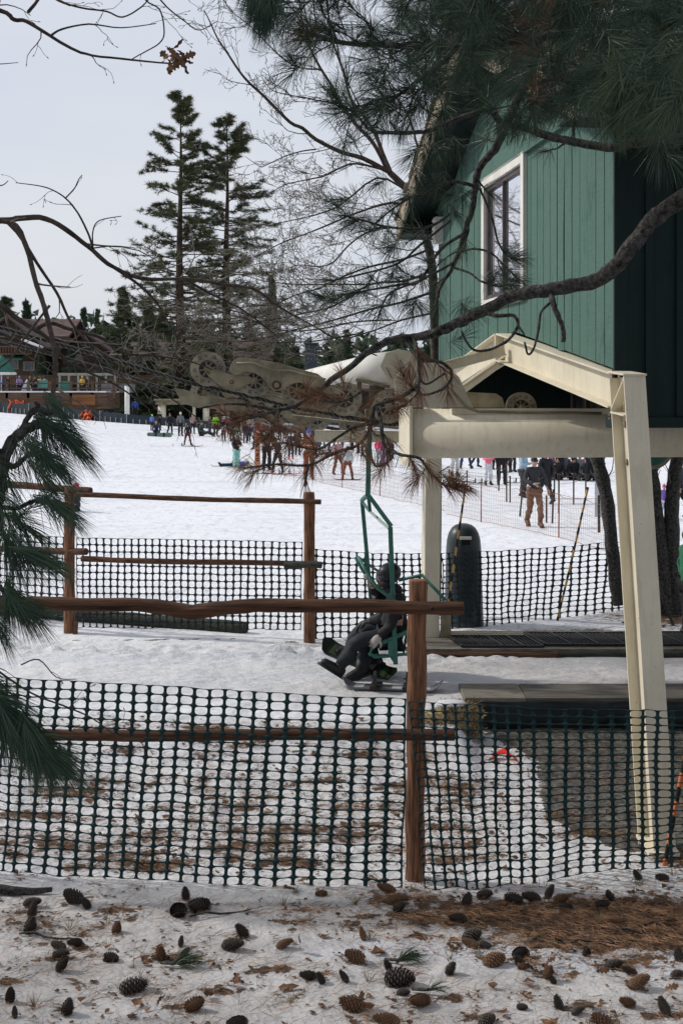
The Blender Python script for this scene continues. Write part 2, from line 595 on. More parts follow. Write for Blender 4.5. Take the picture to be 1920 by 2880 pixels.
def dup(root, loc, rotz=0, scale=None, label=None, group=None, name=None):
    kids = [c for c in root.children]
    r = root.copy()
    COL.objects.link(r)
    r.location = loc
    r.rotation_euler = (0, 0, rotz)
    if scale:
        r.scale = (scale, scale, scale) if isinstance(scale, (int, float)) else scale
    if label:
        r['label'] = label
    if group:
        r['group'] = group
    for c in kids:
        k = c.copy()
        COL.objects.link(k)
        k.parent = r
        for g in c.children:
            q = g.copy()
            COL.objects.link(q)
            q.parent = k
    return r


# ------------------------------------------------------------------ numpy noise
_perm = NR.rand(256, 256)


def vnoise(x, y):
    xi = np.floor(x).astype(int)
    yi = np.floor(y).astype(int)
    fx = x - xi
    fy = y - yi
    fx = fx * fx * (3 - 2 * fx)
    fy = fy * fy * (3 - 2 * fy)
    a = _perm[xi & 255, yi & 255]
    b = _perm[(xi + 1) & 255, yi & 255]
    c = _perm[xi & 255, (yi + 1) & 255]
    d = _perm[(xi + 1) & 255, (yi + 1) & 255]
    return (a * (1 - fx) + b * fx) * (1 - fy) + (c * (1 - fx) + d * fx) * fy - 0.5


def fbm(x, y, o=4):
    r = 0
    a = 1.0
    for i in range(o):
        r = r + a * vnoise(x * 2 ** i + 17.3 * i, y * 2 ** i + 9.1 * i)
        a *= 0.5
    return r


def sst(a, b, x):
    t = np.clip((x - a) / (b - a), 0, 1)
    return t * t * (3 - 2 * t)


LANE = 0.25


def base_h(x, y):
    """ground height: flat by the near fence, a raised loading lane, the slope rising far left"""
    left = sst(10.2, 12.9, y)                   # snow bank up to the lane
    right = sst(12.72, 12.86, y)                # hidden behind the retaining beam
    k = sst(1.05, 1.3, x)
    h = LANE * (left * (1 - k) + right * k)
    h = h * (1 - sst(18, 30, y))
    rise = sst(35, 95, y) * (0.45 + np.clip(-(x - 1), 0, 27) * 0.058)
    return h + rise


def full_h(x, y):
    h = base_h(x, y)
    near = (1 - sst(18, 34, y))
    h = h + near * 0.030 * fbm(x * 1.1, y * 1.1, 4) * 1.0
    # trampled lumps along the lane edge and the worn mound at the left
    lump = np.exp(-((y - 15.0) / 0.55) ** 2) * np.exp(-np.maximum(0, x - 1.0) ** 2)
    h = h + lump * 0.09 * np.abs(fbm(x * 5, y * 5, 3)) * 1.6
    mound = np.exp(-((x + 2.6) / 1.6) ** 2 - ((y - 13.6) / 1.3) ** 2)
    h = h + 0.12 * mound
    h = h + (1 - sst(9.5, 11, y)) * 0.022 * fbm(x * 3.1 + 5, y * 3.1, 4)
    h = h + sst(18, 24, y) * 0.05 * fbm(x * 0.5, y * 0.9, 4)
    return h


def gh(x, y):
    return float(full_h(np.array([float(x)]), np.array([float(y)]))[0])


def ground(u, v, ymax=260):
    """point of the ground seen at photo pixel (u, v)"""
    ys = np.concatenate([np.arange(4, 30, 0.02), np.arange(30, ymax, 0.2)])
    xs = (u - 960) / F * ys
    d = (EYE + (HZ - v) / F * ys) - full_h(xs, ys)
    i = np.argmax(d <= 0)
    if d[i] > 0:
        i = len(ys) - 1
    return Vector((xs[i], ys[i], full_h(xs[i:i + 1], ys[i:i + 1])[0]))

# ================================================================== THE SETTING: snow ground
def grid_axis(parts):
    out = []
    for a, b, st in parts:
        out.append(np.arange(a, b, st))
    return np.concatenate(out + [[parts[-1][1]]])


gx = grid_axis([(-420, -60, 20), (-60, -12, 1.2), (-12, -4.2, 0.2), (-4.2, 4.2, 0.05), (4.2, 12, 0.25), (12, 60, 1.5), (60, 420, 20)])
gy = grid_axis([(-60, 4, 2), (4, 6, 0.2), (6, 17.5, 0.05), (17.5, 32, 0.2), (32, 120, 1.0), (120, 600, 12)])
GX, GY = np.meshgrid(gx, gy)
GZ = full_h(GX, GY)
# litter / gravel / packed snow masks per vertex; the last also paints foreground shade
fu = 960 + F * GX / np.maximum(GY, 0.1)
lit = np.zeros_like(GX)
def blob(cx, cy, rx, ry, a):
    global lit
    lit = np.maximum(lit, a * np.exp(-((GX - cx) / rx) ** 2 - ((GY - cy) / ry) ** 2))
BLOBS = [(2.1, 8.0, 1.3, 0.50, 1.15), (1.0, 8.15, 0.9, 0.30, 0.90), (1.5, 7.75, .8, .16, .85), (3.2, 7.7, 1.0, 0.7, 0.95), (0.45, 8.45, 0.5, 0.16, 0.65), (1.6, 7.55, 0.5, 0.22, 0.45),
          (-0.3, 9.7, 1.1, 0.22, 0.62), (0.2, 10.3, 0.6, 0.2, 0.5), (-1.5, 9.5, 1.0, 0.18, 0.50), (-0.9, 10.6, 0.5, 0.2, 0.4), (-0.4, 11.9, 0.6, 0.25, 0.5),
          (0.9, 10.2, 0.5, 0.08, 0.62), (1.7, 10.0, 0.3, 0.12, 0.6), (-2.0, 8.05, 0.5, 0.16, 0.4), (0.3, 7.95, 0.5, 0.14, 0.45), (-0.4, 8.1, 0.3, 0.1, 0.4),
          (1.9, 9.62, 0.35, 0.1, 0.75), (2.7, 9.1, 0.6, 0.25, 0.9), (2.9, 16.3, 2.2, 0.35, 0.8), (4.6, 17.5, 1.2, 1.0, 0.85), (0.6, 16.6, 0.5, 0.35, 0.5), (1.3, 16.2, 0.7, 0.3, 0.7),
          (0.1, 15.9, 0.5, 0.25, 0.55), (-2.4, 15.95, 1.6, 0.07, 0.7), (-0.62, 15.75, 0.25, 0.15, 0.6)]
for c in BLOBS:
    blob(*c)
rb_ = np.random.RandomState(21)
for _ in range(90):
    BLOBS.append((rb_.uniform(-2.4, 2.8), rb_.uniform(6.6, 8.4), rb_.uniform(.05, .22), rb_.uniform(.03, .08), rb_.uniform(.40, .72)))
for _ in range(110):
    BLOBS.append((rb_.uniform(-2.6, 1.0), 9.0 + 3.0 * rb_.uniform() ** 1.5, rb_.uniform(.08, .40), rb_.uniform(.04, .14), rb_.uniform(.5, .9)))
for u, v in [(85, 2560), (90, 2600), (230, 2530), (540, 2540), (530, 2560), (680, 2640), (165, 2690), (378, 2780), (470, 2690), (525, 2830), (890, 2750), (1100, 2530), (1300, 2560), (1330, 2650), (1400, 2700), (1470, 2700), (1535, 2745), (1600, 2740),
             (1740, 2720), (1790, 2765), (1130, 2745), (1060, 2720), (1180, 2820), (985, 2830), (1080, 2870), (1600, 2840), (1690, 2870), (1880, 2850), (1900, 2750), (1700, 2640), (1560, 2650), (880, 2560), (840, 2600), (970, 2600), (1180, 2640), (760, 2600), (330, 2560), (230, 2620), (1840, 2660), (1350, 2860)]:
    g_y = EYE * F / (v - HZ)
    BLOBS.append(((u - 960) / F * g_y, g_y, rb_.uniform(.10, .24), rb_.uniform(.035, .075), rb_.uniform(.62, .85)))
for c in BLOBS[-240:]:
    blob(*c)
lit = lit * .80 + 0.08 * (GY < 12.5) * (GY > 6)
grav_edge = np.interp(GY, [9.2, 9.4, 9.67, 10.1, 10.8, 11.5, 12.3, 12.9], [2.2, 1.95, 1.74, 1.60, 1.68, 1.74, 1.46, 1.30])
grav = sst(-0.12, 0.12, GX - grav_edge) * sst(9.15, 9.35, GY) * (1 - sst(12.8, 12.9, GY))
dirt = sst(12.2, 13.2, GY) * (1 - sst(15.2, 16.2, GY)) * 0.75 * sst(-2.6, 0.6, GX) + (0.40 + 0.60 * (1 - sst(8.2, 8.9, GY))) * (GY < 12.2)  # soiled lane snow; the extra darkening of the near strip is painted shade
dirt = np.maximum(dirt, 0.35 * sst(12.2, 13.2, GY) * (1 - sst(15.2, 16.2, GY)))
nx, ny = len(gx), len(gy)
idx = np.arange(nx * ny).reshape(ny, nx)
quads = np.stack([idx[:-1, :-1], idx[:-1, 1:], idx[1:, 1:], idx[1:, :-1]], -1).reshape(-1, 4)
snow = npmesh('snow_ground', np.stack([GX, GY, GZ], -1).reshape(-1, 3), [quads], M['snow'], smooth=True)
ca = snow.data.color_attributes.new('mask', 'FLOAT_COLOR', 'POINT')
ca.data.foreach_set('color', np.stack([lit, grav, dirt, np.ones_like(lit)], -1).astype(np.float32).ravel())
tag(snow, kind='structure')

# ================================================================== log fences
def logpts(p0, p1, n, bend=0.0, seed=0, sag=None):
    rr = random.Random(seed)
    p0, p1 = Vector(p0), Vector(p1)
    out = []
    for i in range(n + 1):
        t = i / n
        p = p0.lerp(p1, t)
        p.z += (bend * math.sin(t * PI * 2.3 + seed)) + rr.uniform(-bend, bend) * 0.25
        if sag:
            p.z += sag(t)
        out.append(p)
    return out


def log_mesh(pts, r0, r1, seed, n=14):
    mb = MB()
    k = len(pts)
    rr = random.Random(seed)
    rad = [(r0 + (r1 - r0) * i / (k - 1)) * (1 + rr.uniform(-0.06, 0.06)) for i in range(k)]
    mb.tube(pts, rad, n, True, 0.05, seed)
    return mb


near_f = thing('log_fence', 'nearest rustic log fence, one round post with peeling red brown rails before it', 'fence', (0.5, 8.75, 0))
FY = 8.80
pb = P(1165, 2478, 8.75)
pt = P(1174, 1632, 8.75)
mb = log_mesh([pb.lerp(pt, i / 16) + Vector((0.006 * math.sin(i * 1.3), 0, 0)) for i in range(17)], 0.068, 0.063, 3, 18)
mb.build('post', M['wood'], near_f, True, 0.006)
mb = MB()
mb.lathe([(0.058, 0), (0.055, 0.004), (0.02, 0.006)], pt, n=18)
mb.build('post_top', M['woodend'], near_f)
ry = 8.63
tr = [(-320, 1699), (-60, 1700), (120, 1696), (240, 1701), (380, 1700), (460, 1708), (540, 1722), (610, 1712), (720, 1702), (860, 1704), (1000, 1703), (1150, 1709), (1303, 1711)]
pts = [P(u, v, ry) for u, v in tr]
mb = MB()
q = []
for i in range(len(pts) - 1):
    for k in range(4):
        q.append(pts[i].lerp(pts[i + 1], k / 4))
q.append(pts[-1])
rr = random.Random(5)
mb.tube(q, [0.046 + 0.006 * math.exp(-((p.x + 1.0) / 0.25) ** 2) + rr.uniform(-0.002, 0.002) for p in q], 16, True, 0.05, 4)
mb.build('rail', M['woodx'], near_f, True, 0.004)
tr = [(-320, 2052), (90, 2066), (400, 2070), (800, 2066), (1130, 2066), (1278, 2067)]
pts = [P(u, v, ry) for u, v in tr]
q = []
for i in range(len(pts) - 1):
    for k in range(6):
        q.append(pts[i].lerp(pts[i + 1], k / 6))
q.append(pts[-1])
mb = MB()
mb.tube(q, [0.039 + rr.uniform(-0.002, 0.002) for p in q], 14, True, 0.05, 9)
mb.build('rail', M['woodx'], near_f, True, 0.004)
# knot on the top rail by the post
mb = MB()
mb.ell(P(1215, 1712, ry - 0.045), (0.012, 0.01, 0.012))
mb.build('knot', M['void'], near_f, True)

far_f = thing('log_fence', 'farther rustic log fence with two posts and orange brown rails in front of black mesh', 'fence', (-2, 16, LANE))
for (u, vt, vb, y) in ((870, 1385, 1805, 15.75), (196, 1372, 1774, 16.45)):
    b_, t_ = P(u, vb + 6, y), P(u, vt, y)
    log_mesh([b_.lerp(t_, i / 12) for i in range(13)], 0.071, 0.066, u, 16).build('post', M['wood'], far_f, True, 0.006)
    m2 = MB()
    m2.lathe([(0.06, 0), (0.057, 0.004), (0.02, 0.006)], t_, n=16)
    m2.build('post_top', M['woodend'], far_f)
for (a, b_, r, mt, sd) in (((215, 1392, 16.3), (902, 1413, 15.62), 0.033, 'woodx', 1), ((230, 1573, 16.3), (868, 1587, 15.6), 0.035, 'woodx', 2),
                           ((800, 1589, 15.62), (904, 1588, 15.5), 0.042, 'greylog', 3),
                           ((-160, 1352, 17.5), (256, 1379, 16.28), 0.047, 'woodx', 4), ((-160, 1540, 17.5), (244, 1551, 16.28), 0.045, 'woodx', 5)):
    log_mesh(logpts(P(*a), P(*b_), 14, 0.006, sd), r, r, sd).build('rail', M[mt], far_f, True, 0.004)
b_ = P(212, 1785, 16.35)
mm = MB()
mm.bar(b_, b_ + Vector((0.01, 0, 0.17)), 0.07, 0.05)
mm.build('stub_board', M['woodx'], far_f)

gl = log_mesh([P(-150, 1700, 18.1).lerp(P(692, 1766, 16.35), i / 20) for i in range(21)], 0.085, 0.083, 8, 16)
gl.build('fallen_log', M['greylog'], None, True, 0.004)
tag(bpy.data.objects['fallen_log'], 'long dark mossy log lying on snow under the farther log fence', 'log')


# ================================================================== plastic mesh fences
def mesh_fence(top, bot, ncol, nrow, matk, hx=0.405, hy=0.450, pinch=None, wav=0.01, seed=0, torn=()):
    """top/bot: lists of world points of equal length (parameterised by index); holes are rounded rectangles"""
    rr = np.random.RandomState(seed)
    ta = np.array([list(p) for p in top])
    ba = np.array([list(p) for p in bot])
    k = len(ta)

    def surf(s, t):
        x = s * (k - 1)
        i = np.arange(k)
        T = np.stack([np.interp(x, i, ta[:, c]) for c in range(3)], -1)
        B = np.stack([np.interp(x, i, ba[:, c]) for c in range(3)], -1)
        p = T * (1 - t[:, None]) + B * t[:, None]
        w = fbm(s * 23 + seed, t * 5 + seed, 3)
        w2 = fbm(s * 17 + 40 + seed, t * 4 + seed, 3)
        edge = np.clip(np.minimum(t, 1) * 1.2, 0.25, 1)
        p[:, 1] += wav * 3 * w * edge
        p[:, 0] += wav * w2 * 1.2
        p[:, 2] += wav * w * 0.8
        return p
    K = 12
    ang = (np.arange(K) + 0.5) / K * 2 * PI
    ca_, sa_ = np.cos(ang), np.sin(ang)
    e = 2 / 3.5
    ix = np.sign(ca_) * np.abs(ca_) ** e
    iy = np.sign(sa_) * np.abs(sa_) ** e
    sc = 1 / np.maximum(np.abs(ca_), np.abs(sa_))
    ox, oy = ca_ * sc * 0.5, sa_ * sc * 0.5
    # corners of the cell so that neighbours meet
    V, Fq = [], []
    o = 0
    for i in range(ncol):
        for j in range(nrow):
            if (i, j) in torn:
                continue
            cs = (i + 0.5 + ox) / ncol
            ct = (j + 0.5 + oy) / nrow
            es = (i + 0.5 + ix * hx) / ncol
            et = (j + 0.5 + iy * hy) / nrow
            V.append((np.concatenate([cs, es]), np.concatenate([ct, et])))
            a = np.arange(K)
            b = (a + 1) % K
            Fq.append(np.stack([a + o, b + o, b + o + K, a + o + K], -1))
            o += 2 * K
    S = np.concatenate([v[0] for v in V])
    T_ = np.concatenate([v[1] for v in V])
    pts = surf(S, T_)
    # corner gaps (octagon-like outer ring leaves small squares): fill with corner quads
    fs = np.concatenate(Fq)
    cv, cf = [], []
    oo = len(pts)
    ci, cj = np.meshgrid(np.arange(ncol + 1), np.arange(nrow + 1), indexing='ij')
    dx = 0.5 - abs(ox[1]) if abs(ox[1]) < 0.499 else 0.5 - abs(ox[0])
    g = 0.24
    for sx, sy in ((-g, -g * 0.9), (g, -g * 0.9), (g, g * 0.9), (-g, g * 0.9)):
        cv.append((np.clip((ci + sx) / ncol, 0, 1).ravel(), np.clip((cj + sy) / nrow, 0, 1).ravel()))
    npnt = ci.size
    dia = []
    # node thickening: a diamond at every crossing
    for sx, sy in ((-0.23, 0), (0, -0.30), (0.23, 0), (0, 0.30)):
        p = surf(np.clip((ci + sx) / ncol, 0, 1).ravel(), np.clip((cj + sy) / nrow, 0, 1).ravel())
        p[:, 1] -= 0.002
        dia.append(p)
    pts = np.concatenate([pts] + dia)
    a = np.arange(npnt)
    dq = np.stack([a + oo, a + oo + npnt, a + oo + 2 * npnt, a + oo + 3 * npnt], -1)
    return pts, [np.concatenate([fs, dq])]


# near mesh: left piece and right piece, both hung on the near fence
def nm(pairs, ytop, tilt=0.0):
    top, bot = [], []
    for (ut, vt), (ub, vb) in pairs:
        yb = EYE * F / (vb - HZ)
        top.append(P(ut, vt, ytop))
        bot.append(P(ub, vb, min(yb, 8.95)))
    return top, bot


nf = thing('mesh_fence', 'dark teal plastic mesh barrier along the nearest log fence, large rounded holes', 'fence', (0, 8.6, 0))
top, bot = nm([((-150, 1890), (-190, 2425)), ((80, 1908), (40, 2452)), ((422, 1927), (385, 2474)), ((760, 1946), (720, 2490)), ((1145, 1966), (1128, 2498))], 8.55)
v_, f_ = mesh_fence(top, bot, 32, 22, 'mesh', seed=3, wav=0.012)
ob = npmesh('mesh_panel', v_, f_, M['mesh'], nf)
ob.modifiers.new('thickness', 'SOLIDIFY').thickness = 0.003
top, bot = nm([((1150, 1972), (1196, 2500)), ((1310, 1980), (1340, 2500)), ((1500, 1990), (1500, 2481)), ((1720, 1994), (1725, 2448)), ((1930, 1998), (1925, 2432)), ((2120, 2003), (2110, 2425))], 8.56)
v_, f_ = mesh_fence(top, bot, 25, 22, 'mesh', seed=8, wav=0.014)
ob = npmesh('mesh_panel', v_, f_, M['mesh'], nf)
ob.modifiers.new('thickness', 'SOLIDIFY').thickness = 0.003

ff = thing('mesh_fence', 'black plastic mesh barrier hanging behind the farther log fence and the striped poles', 'fence', (0, 16, LANE))
secs = [
    ([(-170, 1490, 18.0), (180, 1510, 17.0)], [(-170, 1700, 18.0), (180, 1735, 17.0)], 18, 11, 4),
    ([(215, 1512, 16.62), (520, 1517, 16.3), (850, 1524, 15.98)], [(215, 1765, 16.62), (520, 1768, 16.3), (846, 1772, 15.98)], 31, 13, 5),
    ([(866, 1543, 15.95), (1060, 1556, 16.1), (1240, 1556, 16.35)], [(866, 1798, 15.95), (1060, 1792, 16.1), (1250, 1770, 16.35)], 17, 13, 6),
    ([(1240, 1556, 16.35), (1400, 1549, 16.9), (1560, 1538, 17.3), (1740, 1523, 18.0), (1870, 1497, 18.8)], [(1250, 1770, 16.4), (1400, 1758, 17.0), (1545, 1742, 17.35), (1730, 1725, 18.1), (1850, 1712, 18.8)], 30, 13, 7)]
for a, b_, nc, nr, sd in secs:
    v_, f_ = mesh_fence([P(*p) for p in a], [P(*p) for p in b_], nc, nr, 'meshblack', 0.40, 0.44, seed=sd, wav=0.02 if sd == 7 else 0.012)
    ob = npmesh('mesh_panel', v_, f_, M['meshblack'], ff)
    ob.modifiers.new('thickness', 'SOLIDIFY').thickness = 0.003

# ================================================================== loading lane: retaining beam, platform, mats
rb = thing('retaining_ledge', 'weathered plank ledge with black liner below it, edging the snowy loading lane', 'ledge', (3, 12.9, 0))
xs = [1.21, 1.83, 3.6, 5.6, 8.0]
for i in range(4):
    mb = MB()
    mb.box(xs[i] + 0.004, xs[i + 1] - 0.004, 12.66, 12.96, LANE - 0.03, 0.305)
    mb.build('plank', M['paleplank' if i == 0 else 'plank'], rb, False, 0.006)
    mb = MB()
    mb.box(xs[i] + 0.004, xs[i + 1] - 0.004, 12.965, 13.3, LANE - 0.03, 0.303)
    mb.build('plank', M['paleplank' if i == 0 else 'plank'], rb, False, 0.006)
mb = MB()
n = 90
for i in range(n + 1):
    x = 1.25 + i * 6.7 / n
    for k, z in enumerate((0.27, 0.2, 0.1, -0.05)):
        mb.v.append((x, 12.64 + 0.018 * math.sin(x * 9 + k) * k * 0.5, z))
for i in range(n):
    for k in range(3):
        a = i * 4 + k
        mb.f.append((a, a + 1, a + 5, a + 4))
ob = mb.build('liner', M['skirt'], rb, True)
ob.modifiers.new('thickness', 'SOLIDIFY').thickness = 0.004

pf = thing('loading_platform', 'low wooden platform beyond the loading lane with brown log edge', 'platform', (3, 15, LANE))
mb = MB()
for i in range(6):
    y0 = 14.95 + i * 0.19
    mb.box(0.86, 5.2, y0, y0 + 0.184, LANE + 0.02, 0.335 + (i % 2) * 0.003)
mb.build('deck_boards', M['paleplank'], pf, False, 0.005)
log_mesh([Vector((0.75 + i * 0.22, 14.87, 0.265)) for i in range(9)], 0.055, 0.045, 4).build('edge_log', M['woodx'], pf, True, 0.004)
log_mesh([Vector((2.45 + i * 0.3, 14.90, 0.275)) for i in range(10)], 0.035, 0.04, 6).build('edge_log', M['greylog'], pf, True, 0.004)


def rubber_mat(x0, x1, y0, y1, z, label, skew):
    t = thing('rubber_mat', label, 'mat', ((x0 + x1) / 2, (y0 + y1) / 2, z))
    mb = MB()
    n = int((x1 - x0) / 0.048)
    for i in range(n + 1):
        x = x0 + (x1 - x0) * i / n
        mb.bar((x, y0, z + 0.010), (x - skew, y1, z + 0.010), 0.014, 0.018)
    mb.build('ribs', M['rubber'], t)
    mb = MB()
    mb.add([(x0, y0, z + 0.002), (x1, y0, z + 0.002), (x1 - skew, y1, z + 0.002), (x0 - skew, y1, z + 0.002)], [(0, 1, 2, 3)])
    ob = mb.build('base', M['rubber'], t)
    ob.modifiers.new('thickness', 'SOLIDIFY').thickness = 0.003
    mb = MB()
    for i in range(5):
        x = x0 + (x1 - x0) * i / 4
        mb.bar((x, y0, z + 0.014), (x - skew, y1, z + 0.014), 0.03, 0.026)
    mb.bar((x0, y0, z + 0.012), (x1, y0, z + 0.012), 0.03, 0.024)
    mb.bar((x0 - skew, y1, z + 0.012), (x1 - skew, y1, z + 0.012), 0.03, 0.024)
    mb.build('rim', M['rubber'], t)


rubber_mat(1.42, 2.36, 15.02, 15.66, 0.340, 'ribbed black rubber mat at the left end of the row, flecked with snow', 0.12)
rubber_mat(2.40, 3.66, 15.10, 15.85, 0.345, 'long ribbed black rubber mat lying left of the near steel leg', 0.14)
rubber_mat(3.70, 5.10, 15.12, 15.92, 0.340, 'ribbed black rubber mat at the right edge beyond the steel leg', 0.14)

# straw bale by the end of the ledge
sb = thing('straw_bale', 'loose yellow brown straw bale with snow on top beside the plank ledge', 'straw bale', (0.95, 12.3, 0.0))
rs = np.random.RandomState(5)
n = 2600
c = np.stack([rs.uniform(0.72, 1.34, n), rs.uniform(12.05, 12.5, n), rs.uniform(0.02, 0.33, n)], -1)
c[:, 2] = np.where(c[:, 0] < 0.95, c[:, 2] * 0.75, c[:, 2])
d = rs.normal(size=(n, 3)) * np.array([1, 0.7, 0.8])
d /= np.linalg.norm(d, axis=1)[:, None]
L = rs.uniform(0.04, 0.13, n)[:, None]
w = np.cross(d, rs.normal(size=(n, 3)))
w /= np.linalg.norm(w, axis=1)[:, None]
w *= 0.0028
vv = np.stack([c - d * L / 2 - w, c - d * L / 2 + w, c + d * L / 2 + w, c + d * L / 2 - w], 1).reshape(-1, 3)
npmesh('straw', vv, [np.arange(4 * n).reshape(n, 4)], M['straw'], sb)
mb = MB()
mb.ell((1.0, 12.28, 0.13), (0.30, 0.2, 0.16), 18, 10)
mb.build('straw_core', M['straw'], sb, True)
mb = MB()
mb.ell((1.05, 12.3, 0.335), (0.15, 0.10, 0.035), 16, 8)
mb.build('snow_cap', M['snowroof'], sb, True)
mb = MB()
mb.ell((0.83, 12.35, 0.27), (0.09, 0.08, 0.03), 16, 8)
mb.build('snow_cap', M['snowroof'], sb, True)

# red scrap lying on the snow behind the near mesh
g0 = ground(1415, 2140)
mb = MB()
n = 14
for i in range(n):
    t = i / (n - 1)
    mb.v.append((g0.x - 0.10 + 0.22 * t, g0.y - 0.03 + 0.05 * math.sin(t * 5), g0.z + 0.012 + 0.05 * math.sin(t * PI) + 0.01 * math.sin(t * 11)))
    mb.v.append((g0.x - 0.09 + 0.19 * t, g0.y + 0.07 + 0.02 * math.cos(t * 6), g0.z + 0.02 + 0.07 * math.sin(t * PI) ** 2))
for i in range(n - 1):
    mb.f.append((2 * i, 2 * i + 1, 2 * i + 3, 2 * i + 2))
M['redcloth'] = flat((0.72, 0.02, 0.012))
ob = mb.build('red_rag', M['redcloth'], None, True)
ob.modifiers.new('thickness', 'SOLIDIFY').thickness = 0.006
tag(ob, 'small crumpled bright red rag lying on the snow behind the near mesh', 'rag')
g0 = ground(836, 2112)
mb = MB()
mb.bar(g0 + Vector((-0.06, 0, 0.01)), g0 + Vector((0.07, 0.03, 0.012)), 0.09, 0.003)
ob = mb.build('paper_scrap', M['white'], None)
tag(ob, 'small pale paper scrap on the leaf litter below the lower rail', 'litter')

# ================================================================== lift portal frame
A_top, A_bot = Vector((2.115, 9.50, 3.44)), Vector((2.285, 9.27, -0.05))
B_top, B_bot = Vector((1.135, 15.95, 3.44)), Vector((1.085, 15.75, LANE + 0.05))
APEX = Vector((1.585, 12.55, 3.905))
fr = thing('lift_portal_frame', 'cream painted steel gable frame with two legs straddling the lift under the green hut', 'steel frame', (1.6, 12.6, 0))
al = Vector((-0.131, 0.991, 0)).normalized()      # along the frame, away from the camera
sx = Vector((0.991, 0.131, 0)).normalized()       # across the frame


def leg(pt, pb, w, dpt, far=False):
    mb = MB()
    up = al                                       # depth direction along frame
    mb.bar(pb, pt, 0.010, dpt - 0.03, up)
    for s_ in (-1, 1):
        mb.bar(pb, pt, w, 0.015, up, (0, s_ * (dpt / 2 - 0.0075)))
    return mb


leg(A_top, A_bot, 0.165, 0.32).build('leg', M['cream'], fr, False, 0.002)
mb = MB()
mb.box(-0.11, 0.11, -0.2, 0.2, 0, 0.025)
mb.v = [(x + A_bot.x, y + A_bot.y, z + 0.03) for x, y, z in mb.v]
mb.build('base_plate', M['cream'], fr)
# far leg: closed box section with a footing stub
mb = MB()
mb.bar(B_bot, B_top, 0.19, 0.22, al)
mb.build('leg', M['cream'], fr, False, 0.004)
mb = MB()
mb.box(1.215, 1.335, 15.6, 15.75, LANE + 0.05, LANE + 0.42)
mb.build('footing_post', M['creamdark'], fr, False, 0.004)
H = 0.27
n0 = Vector((0, 0, -H / 2))
ra = A_top + al * 0.17 + Vector((0, 0, 0.03)) + n0
ap = APEX + n0
rb_ = B_top + n0
mb = MB()
mb.ibeam(ra, ap, 0.17, H, (0, 0, 1))
mb.build('rafter', M['cream'], fr, False, 0.002)
mb = MB()
mb.ibeam(rb_, ap + al * 0.012, 0.17, H, (0, 0, 1))
mb.build('rafter', M['cream'], fr, False, 0.002)
# apex splice plates with bolts
mb = MB()
mb.bar(ap + Vector((0, 0, -H / 2 - 0.02)), ap + Vector((0, 0, H / 2 - 0.02)), 0.172, 0.03, al)
mb.build('splice_plate', M['cream'], fr, False, 0.003)
mb = MB()
for s_ in (-1, 1):
    for z in (-0.09, -0.03, 0.05, 0.10):
        mb.lathe([(0.013, 0), (0.013, 0.014), (0.004, 0.018)], ap + al * (0.045 * s_) - sx * 0.006 + Vector((0, 0, z)), -sx, 6)
for k in (0.05, 0.14):
    for s_ in (-1, 1):
        mb.lathe([(0.013, 0), (0.013, 0.014), (0.004, 0.018)], ap + al * (k * s_) + Vector((0, 0, -H / 2 - 0.02 - 0.04 * k)) - sx * 0.05, (0, 0, -1), 6)
mb.build_each('bolt', M['creamdark'], fr)
# knee at the near leg: cap plate, stiffeners, bolts
mb = MB()
mb.bar(A_top - al * 0.17 + Vector((0, 0, 0.008)), A_top + al * 0.17 + Vector((0, 0, 0.035)), 0.18, 0.014)
mb.bar(A_top - al * 0.145 + Vector((-0.004, 0, -0.29)), A_top + al * 0.145 + Vector((-0.004, 0, -0.27)), 0.15, 0.012)
a_, b2 = A_top + al * 0.14 + Vector((0, 0, -0.25)), A_top - al * 0.14 + Vector((0, 0, -0.02))
mb.bar(a_ - sx * 0.04, b2 - sx * 0.04, 0.075, 0.012)
mb.build_each('knee_stiffener', M['cream'], fr, False, 0.002)
mb = MB()
for z in (-0.36, -0.64):
    mb.lathe([(0.024, 0), (0.024, 0.012), (0.006, 0.016)], A_top + al * 0.05 - sx * (0.012 - 0.0 * z) + Vector((0.05 * -z, 0, z)), -sx, 14)
for z in (0.0, 0.1):
    mb.lathe([(0.013, 0), (0.013, 0.014), (0.004, 0.018)], A_top + al * 0.22 - sx * 0.05 + Vector((0, 0, -0.28 - z * 0.3)), (0, 0, -1), 6)
mb.build_each('bolt', M['creamdark'], fr)
# braces from under the apex out to the mast bracket
mb = MB()
mb.ibeam(P(1418, 985, 12.35), P(1180, 1050, 12.3), 0.10, 0.10, (0, 0, 1), 0.010, 0.008)
mb.build('brace', M['cream'], fr, False, 0.002)
mb = MB()
mb.bar(P(1425, 1000, 12.5), P(1270, 1108, 12.9), 0.08, 0.02)
mb.bar(P(1425, 1003, 12.5), P(1270, 1118, 12.9), 0.02, 0.09)
mb.build('brace', M['cream'], fr, False, 0.002)

